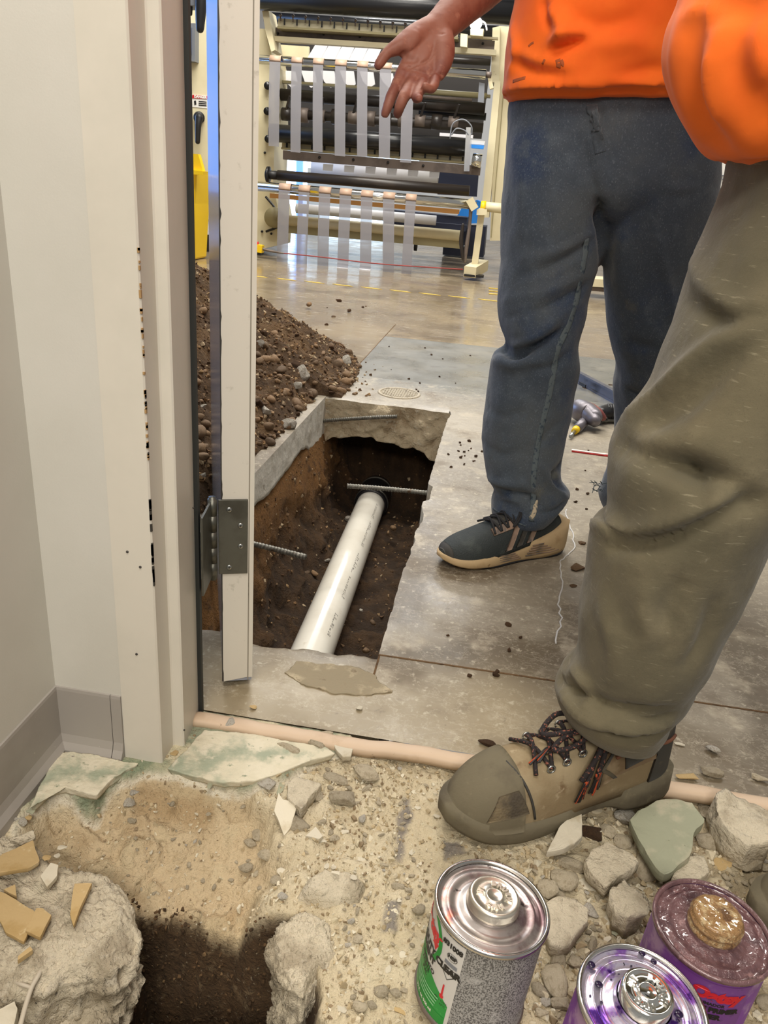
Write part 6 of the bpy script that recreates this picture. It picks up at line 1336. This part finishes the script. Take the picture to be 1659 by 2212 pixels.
cyltext('CEMENTO', -158, .0565, .0072, M['black'], lw, bold=.0003); cyltext('ACEITE', -159, .0500, .0062, M['black'], lw, bold=.0002); cyltext('PVC', -157, .0435, .0062, M['black'], lw, bold=.0002)
cyltext('#31008', -127, .1075, .0078, M['black'], lw, bold=.0005)
def ring_on(ang, z, rx, rz, m, name, par, w=.0006):
    t = np.linspace(0, 2 * math.pi, 33); V = []
    for s_ in (1, 1 - w / rx):
        x = rx * s_ * np.cos(t); zz = z + rz * s_ * np.sin(t); a = math.radians(ang) + x / R_; V.append(np.c_[(R_ + .0009) * np.cos(a), (R_ + .0009) * np.sin(a), zz])
    return add(name, (np.concatenate(V), [(i, i + 1, i + 34, i + 33) for i in range(32)]), m, parent=par, local=True, smooth=False)
ring_on(-124.5, .0955, .0062, .0046, M['black'], 'oval_mark', lw); cyltext('NSF', -124.5, .0955, .0058, M['black'], lw, bold=.0004)
cylpatch(-132, -117, .084, .0885, M['grey_box'], 'small_print', lw, r=R_ + .0008, nv=3)
V = np.array([(-.0068, .006), (.0068, .006), (.0068, -.002), (0, -.0095), (-.0068, -.002)]); nsh = len(V); a = math.radians(-124.5)
def flat_on(V2, ang, z, m, name, par, faces):
    V2 = np.asarray(V2, float); a = math.radians(ang) + V2[:, 0] / R_; return add(name, (np.c_[(R_ + .0009) * np.cos(a), (R_ + .0009) * np.sin(a), z + V2[:, 1]], faces), m, parent=par, local=True, smooth=False)
flat_on(np.concatenate([V, V * .88]), -124.5, .0755, M['black'], 'shield_mark', lw, [(i, (i + 1) % 5, (i + 1) % 5 + 5, i + 5) for i in range(5)]); cyltext('UPC', -124.5, .0762, .0052, M['black'], lw, bold=.0003)
flat_on([(-.0012, -.004), (.0012, -.004), (.0009, .011), (-.0009, .011)], -126, .047, M['label_red'], 'thermometer', lw, [(0, 1, 2, 3)])
t_ = np.linspace(0, 6.28, 16, endpoint=False); flat_on(np.c_[.0026 * np.cos(t_), .0026 * np.sin(t_) - .005], -126, .047, M['label_red'], 'thermometer_bulb', lw, [tuple(range(16))])
for k in range(2): cyltext(('40° - 110°F', '4° - 43°C')[k], -126, .036 - .0045 * k, .0034, M['black'], lw)
cyltext('32 fl. oz. 946 ml', -150, .0125, .0050, M['white'], lw, bold=.0002)
for k in range(4): cylpatch(-176, -132 + k, .021 + .0042 * k, .0225 + .0042 * k, mat('pale_green_print', C(150, 205, 160), .5) if k == 0 else bpy.data.materials['pale_green_print'], 'small_print', lw, r=R_ + .0008, nv=3)
# can 3: purple stained lid, bright cap
c3 = can((.204, .506, -.004), (math.radians(2), math.radians(3)), 'tin with bright purple stained lid and shiny silver cap', M['tin_purple'], M['cap_bright'], M['label_purple'], capr=.0232, caph=.018, seed=3, spin=-20)
rg = random.Random(8); dr_ = []
for k in range(34):
    a, r = rg.uniform(0, 6.28), rg.uniform(.027, .054); q = rg.uniform(.0006, .0016) if k > 6 else rg.uniform(.003, .0045)
    dr_.append(xf(ICO2, Matrix.Translation((r * math.cos(a), r * math.sin(a), HB - .0035 if k > 6 else HB - .001)) @ Matrix.Diagonal((q, q, q * .35, 1))))
add('purple_drips', merge(*dr_), mat('purple_drip', C(34, 20, 52), .2), parent=c3, kind='stuff', local=True)
# can 2: mauve crusted lid, rusty cap
c2_ = can((.290, .601, -.004), (math.radians(1), math.radians(2)), 'primer tin with dull mauve lid and rusty glue crusted cap', M['tin_mauve'], M['cap_crust'], M['label_purple'], capr=.0225, letters=False, crust=True, seed=4)
l2 = cylpatch(-190, -60, .008, HB - .008, M['label_purple'], 'label', c2_)
cyltext('Oatey', -92, .100, .019, M['label_red'], l2, bold=.0014, shear=.1)
cyltext('PURPLE PRIMER', -97, .081, .0088, M['black'], l2, bold=.0006); cyltext('CLEANER', -101, .0715, .0088, M['black'], l2, bold=.0006)
cyltext('IMPRIMADOR', -98, .0885, .0052, M['black'], l2, bold=.0002); cyltext('MORADO', -96, .060, .0056, M['black'], l2, bold=.0002)

# ================================================================== RUBBLE IN THE OFFICE DOORWAY
rg = random.Random(21)
CANS = [(.069, .565), (.206, .507), (.291, .603)]
def cut(label, pts, z, th, m, name='concrete_fragment', cat='concrete', jag=.05, rough=.003, tilt=(0, 0), n=48, fr=60):
    tag(add(name, shard(pxpoly(pts, z), z, th, len(label), n, jag, rough, tilt, .03, fr, 3, 0), M[m], smooth=name.startswith('concrete')), label, cat)
cut('largest green faced tile slab lying on the rubble behind the mauve tin', [(1365, 1771), (1377, 1749), (1414, 1734), (1457, 1732), (1494, 1743), (1521, 1781), (1503, 1795), (1497, 1835), (1490, 1850), (1469, 1860), (1452, 1878), (1435, 1881), (1420, 1866), (1377, 1801)], .020, .016, 'tile_green', 'tile_fragment', 'tile', .05, .0012, (.05, .10))
cut('cream and ochre tile chip sticking out from under the work boot', [(1181, 1838), (1208, 1789), (1254, 1746), (1257, 1804), (1242, 1820), (1217, 1832)], .010, .010, 'tile_white', 'tile_fragment', 'tile', .05, .0012, (-.05, .1))
cut('flat grey concrete piece with ragged edge between the boot and the mauve tin', [(1263, 1856), (1282, 1832), (1310, 1823), (1331, 1832), (1362, 1847), (1380, 1863), (1365, 1878), (1340, 1890), (1322, 1902), (1310, 1912), (1285, 1890), (1268, 1875)], .012, .018, 'chunk', rough=.0018, tilt=(.02, .12))
cut('big flat pale concrete piece right beside the lid of the green and white tin', [(1174, 1955), (1205, 1935), (1242, 1939), (1273, 1961), (1270, 1985), (1251, 2007), (1233, 2041), (1211, 2044), (1190, 2041), (1178, 2007)], .008, .022, 'chunk', rough=.002)
cut('flat stone under the near corner of the green tile slab', [(1451, 1893), (1487, 1850), (1521, 1847), (1534, 1884), (1503, 1902)], .006, .02, 'chunk', rough=.0016)
cut('largest grey concrete chunk lying against the threshold strip right of the boot', [(1543, 1718), (1564, 1709), (1605, 1726), (1668, 1755), (1668, 1818), (1620, 1820), (1580, 1792), (1546, 1749)], .028, .05, 'chunk', rough=.006, tilt=(0, .1), n=90, fr=45)
cut('pointed pale concrete stone left of the mauve tin', [(1322, 1933), (1334, 1909), (1349, 1896), (1362, 1909), (1398, 1945), (1392, 1970), (1359, 1979), (1331, 1964)], .020, .035, 'chunk', rough=.004, n=70)
cut('white tile chip touching the threshold strip middle', [(719, 1593), (754, 1593), (764, 1616), (758, 1634), (741, 1634), (725, 1616)], .006, .007, 'tile_white', 'tile_fragment', 'tile', .04, .0006, (0, .08))
cut('grey angular concrete wedge at the torn edge of the green floor', [(621, 1690), (638, 1680), (696, 1696), (667, 1725), (651, 1746), (626, 1722)], .006, .02, 'chunk', rough=.0015, tilt=(.05, .1))
cut('white arrow shaped tile shard on the sandy slope', [(601, 1719), (611, 1732), (643, 1738), (629, 1780), (614, 1795), (605, 1774), (592, 1751)], -.004, .006, 'tile_white', 'tile_fragment', 'tile', .03, .0005, (0, .25))
cut('pale triangular tile chip beside the long tan stone', [(660, 1805), (682, 1785), (698, 1806), (690, 1812)], -.002, .006, 'tile_white', 'tile_fragment', 'tile', .03, .0005)
for lab, pts, z in (('large ochre backed tile piece at the left edge, uppermost on the broken slab', [(-10, 1855), (6, 1844), (71, 1815), (84, 1861), (63, 1875), (-10, 1886)], .012), ('small ochre triangle of tile on the left of the broken slab', [(8, 1921), (33, 1910), (36, 1935), (19, 1928)], .009),
                     ('biggest kite shaped ochre tile on the broken slab', [(-5, 1925), (12, 1930), (75, 1967), (52, 2036), (12, 2013), (-5, 1980)], .010), ('ochre tile piece overlapping the kite shaped one', [(79, 1961), (92, 1961), (111, 1976), (86, 2024), (56, 2009)], .013),
                     ('long pointed ochre tile sliver alone on the middle of the broken slab', [(161, 1908), (198, 1908), (173, 1961), (159, 2001), (151, 1976), (155, 1938)], .010), ('slim ochre tile sliver near the lower edge of the broken slab', [(65, 2044), (71, 2051), (38, 2074), (39, 2065)], .006)):
    cut(lab, pts, z, .006, 'tile_ochre', 'tile_fragment', 'tile', .03, .0005)
cut('grey flat chip by the left baseboard above the ochre tiles', [(21, 1813), (73, 1792), (77, 1806), (44, 1819)], .014, .006, 'chunk', rough=.0006)
cut('pinkish pale chip between the ochre tiles on the broken slab', [(88, 1892), (109, 1863), (127, 1867), (123, 1892), (102, 1915)], .010, .006, 'tile_white', 'tile_fragment', 'tile', .03, .0005)
cut('pale fragment at the bottom left corner below the bent wire', [(-20, 2190), (8, 2178), (30, 2165), (36, 2180), (28, 2230), (-20, 2230)], -.03, .02, 'tile_white', 'tile_fragment', 'tile', .04, .001)
wire = tag(add('bent_wire', merge(limb([dep(100, 2072, .835), dep(84, 2105, .81), dep(68, 2134, .80), dep(56, 2170, .79), dep(44, 2215, .775)], [.0026] * 5, 10), limb([dep(20, 2120, .815), dep(45, 2126, .80), dep(68, 2134, .80)], [.0020] * 3, 8)), mat('dusty_wire', C(186, 176, 158), .7)), 'dusty forked wire poking from under the broken slab at lower left', 'wire')
gp = np.array(gnd(255, 2225, -.26)); tag(add('grey_pipe_end', xf(lathe([(.040, -.12), (.056, -.12), (.056, -.004), (.053, 0), (.001, .001)], 40, True), Matrix.Translation(gp)), mat('grey_plastic_pipe', C(96, 94, 90), .5)), 'rounded grey pipe end at the very bottom of the hole', 'pipe')
kinds = {'r': L_rock, 'w': L_white, 'p': lib('rounded_stone', PEB, M['rock'], True), 'g': lib('green_tile_chip', ROCKS, M['tile_green'], False), 't': lib('tile_chip', ROCKS, M['tile_white'], False), 'o': lib('ochre_chip', ROCKS, M['tile_ochre'], False), 'c': L_clod}
nm = {'r': 'rubble_stone', 'w': 'pale_rubble_stone', 'p': 'rounded_stone', 'g': 'tile_chip', 't': 'tile_chip', 'o': 'tile_chip', 'c': 'soil_clod'}
FLAT = {'t': .28, 'g': .28, 'o': .3}
taken = []
HAND = [(1217, 1904, 50, 60, 'p', 'round smooth grey stone between the boot and the green and white tin'), (1181, 1924, 44, 48, 'r', 'pale knobby stone touching the lid of the green and white tin'), (1230, 1872, 66, 44, 'r', 'tan pitted stone above the round smooth grey stone'),
    (1398, 1878, 48, 74, 'p', 'long rounded stone left of the green tile slab corner'), (1343, 1823, 36, 42, 'r', 'small squared slab piece leaning above the flat grey concrete'), (1530, 1823, 58, 44, 'p', 'grey green stone right of the green tile slab'),
    (1555, 1818, 22, 46, 't', 'white upright sliver right of the green tile slab'), (1589, 1820, 42, 24, 't', 'leaf shaped pale chip in front of the largest grey chunk'), (1527, 1755, 34, 50, 'r', 'brown stone between the green tile slab and the largest grey chunk'),
    (1629, 1829, 46, 22, 't', 'thin pale chip under the largest grey chunk at right'), (1604, 1866, 64, 60, 'r', 'dark grey stone above the right edge of the mauve tin'), (1558, 1868, 46, 34, 'o', 'amber stained stone behind the mauve tin'),
    (1297, 1740, 30, 20, 'r', 'small pinkish stone tucked under the boot arch'), (1349, 1770, 48, 48, 'w', 'white pink chunk at the left corner of the green tile slab'), (1275, 1805, 46, 56, 'c', 'dark brown clump of soil next to the chip under the boot'),
    (1313, 1800, 34, 40, 'r', 'tan stone between the brown soil clump and the green tile slab'), (1275, 1912, 56, 28, 't', 'narrow pale shard below the flat grey concrete piece'), (1196, 2120, 44, 84, 'p', 'long bone shaped stone right of the green and white tin'),
    (1205, 2076, 34, 58, 'r', 'wedge shaped stone above the bone shaped stone'), (1239, 2082, 36, 40, 'r', 'tan stone left of the purple lid'), (1165, 2142, 32, 28, 'p', 'small round stone beside the body of the green and white tin'), (1208, 2172, 40, 44, 'r', 'rough stone left of the purple stained tin at the bottom'),
    (1178, 2166, 24, 22, 'w', 'small pale stone below the small round one by the tin'), (1168, 2190, 30, 26, 'r', 'stone at the bottom edge between the two front tins'), (1322, 1995, 48, 40, 't', 'grey flat shard between the pointed stone and the purple lid'), (1331, 2013, 34, 26, 'g', 'olive triangular chip just above the purple lid'),
    (1539, 1622, 30, 28, 'w', 'pale stone sitting alone on the shop floor edge right of the boot heel'), (1482, 1679, 54, 24, 'o', 'ochre stone directly behind the boot heel'), (1537, 1673, 44, 38, 'r', 'grey veined stone behind the threshold strip right of the boot'), (1579, 1695, 28, 22, 'g', 'dark green chip by the threshold strip at right'),
    (1581, 1640, 24, 16, 'o', 'yellowish stone right of the lone pale stone'), (1468, 1608, 24, 9, 't', 'thin flat chip on the shop floor near the trouser hem'), (1639, 1683, 40, 20, 'r', 'pale stone at the right edge behind the threshold strip'),
    (722, 1635, 28, 28, 't', 'white chip just below the white tile by the threshold'), (706, 1587, 25, 18, 'r', 'tan stone against the threshold strip left of the white tile'), (622, 1622, 52, 28, 'r', 'flat cream stone lying on the green floor residue'), (684, 1613, 40, 28, 'r', 'speckled stone left of the white tile by the threshold'),
    (790, 1609, 26, 18, 'g', 'greenish chip against the threshold strip'), (857, 1624, 56, 44, 'r', 'large tan stone under the threshold strip centre'), (790, 1677, 62, 58, 'r', 'large crumbly tan lump in the middle of the debris'), (725, 1687, 62, 30, 'r', 'long grey rough piece left of the crumbly tan lump'),
    (738, 1732, 56, 56, 'r', 'tan lump with a dark hollow below the crumbly one'), (606, 1703, 15, 44, 'g', 'dark green sliver beside the grey angular wedge'), (577, 1696, 42, 28, 'w', 'white plaster piece at the torn floor edge'), (645, 1790, 56, 44, 'p', 'long tan stone right of the white arrow shaped shard'),
    (695, 1817, 26, 12, 't', 'white sliver below the pale triangular chip'), (722, 1777, 18, 12, 't', 'tiny white chip above the pale triangular chip'), (941, 1647, 38, 34, 'r', 'brownish stone just left of the boot laces'), (561, 1806, 30, 34, 'r', 'brown stone left of the long tan stone'), (540, 1824, 28, 28, 'r', 'round tan stone beside the brown stone on the slope'),
    (902, 1745, 16, 13, 't', 'white speck sized chip left of the boot toe'), (944, 1763, 26, 20, 't', 'pale chip pressed against the boot toe'), (577, 1851, 44, 26, 'r', 'flat tan stone low on the sandy slope'), (532, 1877, 28, 24, 'p', 'round tan stone on the lower sandy slope'), (600, 1906, 34, 30, 'r', 'tan stone at the edge above the upright block'),
    (609, 1938, 26, 18, 'w', 'grey white flake above the upright concrete block'), (609, 1883, 26, 22, 't', 'cream chip on the slope near the concrete hump'), (725, 1886, 22, 15, 't', 'cream chip lying on the concrete hump'), (764, 1896, 17, 17, 't', 'white chip lying at the end of the concrete hump'), (780, 1857, 44, 9, 't', 'long white splinter above the concrete hump'),
    (859, 1917, 28, 18, 'r', 'grey stone between the two dark trowel patches'), (862, 1946, 13, 11, 't', 'tiny white chip above the lower dark patch'), (905, 1967, 26, 24, 'p', 'grey pebble left of the green and white tin lid'), (774, 2031, 22, 20, 'r', 'cream stone on the sand right of the upright block'), (754, 2044, 18, 16, 'w', 'pale stone beside the cream stone near the upright block'),
    (870, 2063, 22, 20, 't', 'white square chip left of the green and white tin'), (838, 2092, 18, 26, 't', 'white upright chip below the square one'), (822, 2144, 30, 28, 'p', 'round pale stone at the bottom left of the tin'), (854, 2147, 28, 24, 'r', 'cream stone touching the bottom of the green label'), (777, 2176, 28, 24, 'p', 'beige stone near the bottom edge right of the hole'),
    (803, 2173, 24, 22, 'r', 'grey stone next to the beige one at the bottom edge'), (864, 2184, 30, 24, 'o', 'yellow tan stone at the foot of the green and white tin'), (738, 2182, 24, 22, 't', 'white stone at the bottom edge right of the hole'), (101, 1856, 20, 18, 'o', 'white and ochre chip at the tip of the uppermost ochre tile'), (123, 1852, 18, 15, 't', 'white chip right of the white and ochre chip'),
    (134, 1834, 25, 14, 't', 'cream chip on the back rim of the broken slab'), (45, 1777, 30, 20, 'w', 'white crumb in the corner by the left baseboard'), (61, 1767, 22, 14, 'o', 'orange flake in the corner by the left baseboard'), (66, 1702 + 52, 24, 16, 'g', 'grey green flake by the left baseboard'), (155, 1640, 22, 16, 'w', 'white crumb below the baseboard corner'),
    (280, 1738, 26, 28, 'w', 'white stone high on the sandy slope under the frame'), (290, 1715, 20, 20, 'w', 'small white stone above the white stone on the slope'), (285, 1775, 20, 16, 'r', 'tan crumb below the white stone on the slope'), (455, 1693, 12, 36, 'g', 'green splinter hanging on the torn edge'), (376, 1628, 24, 20, 'o', 'tan stone in the corner at the foot of the door frame'),
    (497, 1566, 30, 24, 'w', 'quartz like stone on the threshold strip near the frame'), (547, 1528, 18, 13, 'o', 'cream pebble on the concrete above the threshold strip'), (776, 1530, 20, 16, 't', 'white angular chip on the concrete above the threshold strip'), (442, 1556, 14, 13, 'r', 'small stone at the end of the threshold strip by the frame'), (1052, 1608, 40, 20, 'c', 'dark dirt clump on the threshold strip left of the boot laces')]
for px, py, w, hh, k, lab in HAND:
    on = px > 0 and (lab.find('above the threshold') > 0 or lab.find('behind the threshold') > 0 or 'shop floor' in lab or 'on the threshold' in lab or 'heel' in lab)
    p = gnd(px, py, .002) if on else tgnd(px, py)
    if px < 140 and py > 1825: p = gnd(px, py, .002); p[2] = .004
    if 690 < px < 800 and 1870 < py < 1900: p = gnd(px, py, .006); p[2] = .006
    d_ = depth_of(p); g_ = 1.3 if k in 'rwpc' else 1.08; sx = w / 2 * d_ / 1660 * g_; elev = (HC - p[2]) / np.linalg.norm(p - EYE); sy = hh / 2 * d_ / 1660 / (elev if k in FLAT else max(elev, .9)) * g_
    sz = min(sx, sy) * (FLAT.get(k, .72)); me = kinds[k][rg.randrange(len(kinds[k]))]
    if k in FLAT: sz = max(sz, .002)
    put(nm[k], me, (p[0], p[1], p[2] + sz * .42), (sx, sy, sz), rg, lab, 'clod' if k == 'c' else 'tile' if k in 'gto' else 'stone', rot=(rg.uniform(-.15, .15), rg.uniform(-.15, .15), -.1 + rg.uniform(-.3, .3)))
    taken.append((p[0], p[1], max(sx, sy)))
GROUPS = {'a': ('small pale stone among the dense rubble around the tins', 'loose stones in the rubble by the tins'), 'b': ('small cream chip on the dusty floor left of the tins', 'loose chips on the dusty floor'), 'c': ('small crumb of sandstone on the excavated sandy slope', 'loose crumbs on the sandy slope')}
REG = {'a': [(975, 1860), (1190, 1770), (1659, 1740), (1659, 2212), (1130, 2212), (1190, 1980)], 'b': [(600, 1700), (760, 1640), (930, 1660), (940, 1840), (900, 2212), (720, 2212), (740, 1960), (660, 1850)], 'c': [(110, 1740), (580, 1730), (640, 1830), (590, 1960), (330, 1950), (200, 1850)]}
cnt = {'a': 200, 'b': 110, 'c': 60}
for key, poly in REG.items():
    pl = np.array(poly, float); k = 0; tries = 0
    while k < cnt[key] and tries < 6000:
        tries += 1; px, py = rg.uniform(pl[:, 0].min(), pl[:, 0].max()), rg.uniform(pl[:, 1].min(), pl[:, 1].max())
        if inpoly(pl, np.array([px]), np.array([py]))[0] < 0: continue
        p = tgnd(px, py); w = {'a': rg.choice((18, 24, 30, 38, 48)) if k < 90 else rg.choice((12, 16, 20)), 'b': rg.choice((8, 10, 13, 17, 22)) if not (py < 1850 and px < 800) else rg.choice((16, 22, 30, 38)), 'c': rg.choice((7, 9, 12, 17))}[key]; s_ = w / 2 * depth_of(p) / 1660
        if any(math.hypot(p[0] - a, p[1] - b) < .060 + s_ for a, b in CANS): continue
        if any(math.hypot(p[0] - a, p[1] - b) < (r + s_) * .62 for a, b, r in taken): continue
        if -.02 < p[0] < .34 and p[1] > .70 + .0 and inpoly(np.array([(-.0, .74), (.06, .72), (.36, .90), (.30, 1.02), (0, .88)]), p[0:1], p[1:2])[0] > -.01: continue
        kk = rg.choices('rwpt', (5, 1.2, 2, 2.4))[0]; fl_ = FLAT.get(kk, .7)
        lab = GROUPS[key][0]
        if key == 'a':
            wh = 'by the threshold strip right of the boot' if py < 1730 and px > 1440 else 'around the green tile slab' if py < 1850 and px > 1330 else 'between the boot and the tins' if py < 1950 and px < 1400 else 'right of the mauve tin' if px > 1400 else 'left of the purple lid, beside the green and white tin'
            lab = {'r': 'small rough stone ', 'w': 'small whitish stone ', 'p': 'small rounded stone ', 't': 'small thin pale chip '}[kk] + wh
        elif key == 'b':
            wh = 'on the sand above the dark trowel patches' if py < 1760 else 'on the sand by the concrete hump' if py < 1930 else 'on the sand between the hole and the green and white tin'
            lab = {'r': 'small rough crumb ', 'w': 'small whitish crumb ', 'p': 'small round pebble ', 't': 'small cream chip '}[kk] + wh
        else: lab = {'r': 'rough sandstone crumb', 'w': 'whitish crumb', 'p': 'round tan crumb', 't': 'thin pale flake'}[kk] + (' on the upper sandy slope under the door frame' if py < 1830 else ' on the lower sandy slope above the hole')
        put(nm[kk], kinds[kk][rg.randrange(len(kinds[kk]))], (p[0], p[1], p[2] + s_ * fl_ * .4), (s_, s_ * rg.uniform(.7, 1), s_ * fl_), rg, lab, 'tile' if kk == 't' else 'stone', GROUPS[key][1])
        taken.append((p[0], p[1], s_)); k += 1
ct2 = [C(196, 184, 156), C(176, 160, 130), C(212, 204, 182), C(158, 142, 112), C(186, 168, 134), C(206, 194, 168), C(140, 122, 96)]
pts, szs, cls = [], [], []
tries = 0
while len(pts) < 13000 and tries < 90000:
    tries += 1; x_, y_ = rg.uniform(-.50, .75), rg.uniform(.34, .925)
    i, j = int((x_ - TX[0]) / .0032), int((y_ - TY[0]) / .0032); q = terrF[min(j, len(TY) - 1), min(i, len(TX) - 1)]
    if sH[q] > .0: continue
    dens = .10 if mt[q] > .5 else (.28 if ms[q] > .5 else .8)
    dens *= .4 + 1.2 * max(0, TNA[q] + .4)
    if rg.random() > dens: continue
    pts.append(np.array((x_, y_, THF[q] + .0006))); big = 1.5 if x_ > .1 and ms[q] < .5 else 1.0
    szs.append(rg.choice((.0011, .0014, .0018, .0023, .003, .004)) * big * (1.5 if rg.random() < .12 else 1)); cls.append(np.array(ct2[rg.randrange(7)]))
hp, hs_, hc = [], [], []
cand = np.where((sH > .001) & (sH < .075) & (TYF > .45) & (TXF < -.17))[0]
for q in rg.sample(list(cand), min(1900, len(cand))):
    f = rg.random(); hp.append(np.array((TXF[q] + rg.uniform(-.002, .002), TYF[q] + rg.uniform(-.002, .002), THF[q] + .002 + rg.uniform(0, .018) * (sH[q] < .06)))); hs_.append(rg.choice((.001, .0014, .0018, .0024, .0034))); hc.append(np.array([C(78, 58, 36), C(62, 45, 27), C(98, 74, 48), C(120, 96, 66)][rg.choices(range(4), (4, 4, 3, 1))[0]]))
tiny(HULLS, hp, hs_, rg, hc, 'hole_soil_crumbs', M['gravel'], 'dark crumbly soil lining the hole in the foreground', 'soil')
tiny(HULLS, pts, szs, rg, cls, 'rubble_gravel', M['gravel'], 'fine pale gravel and dust scattered over the broken floor', 'gravel')
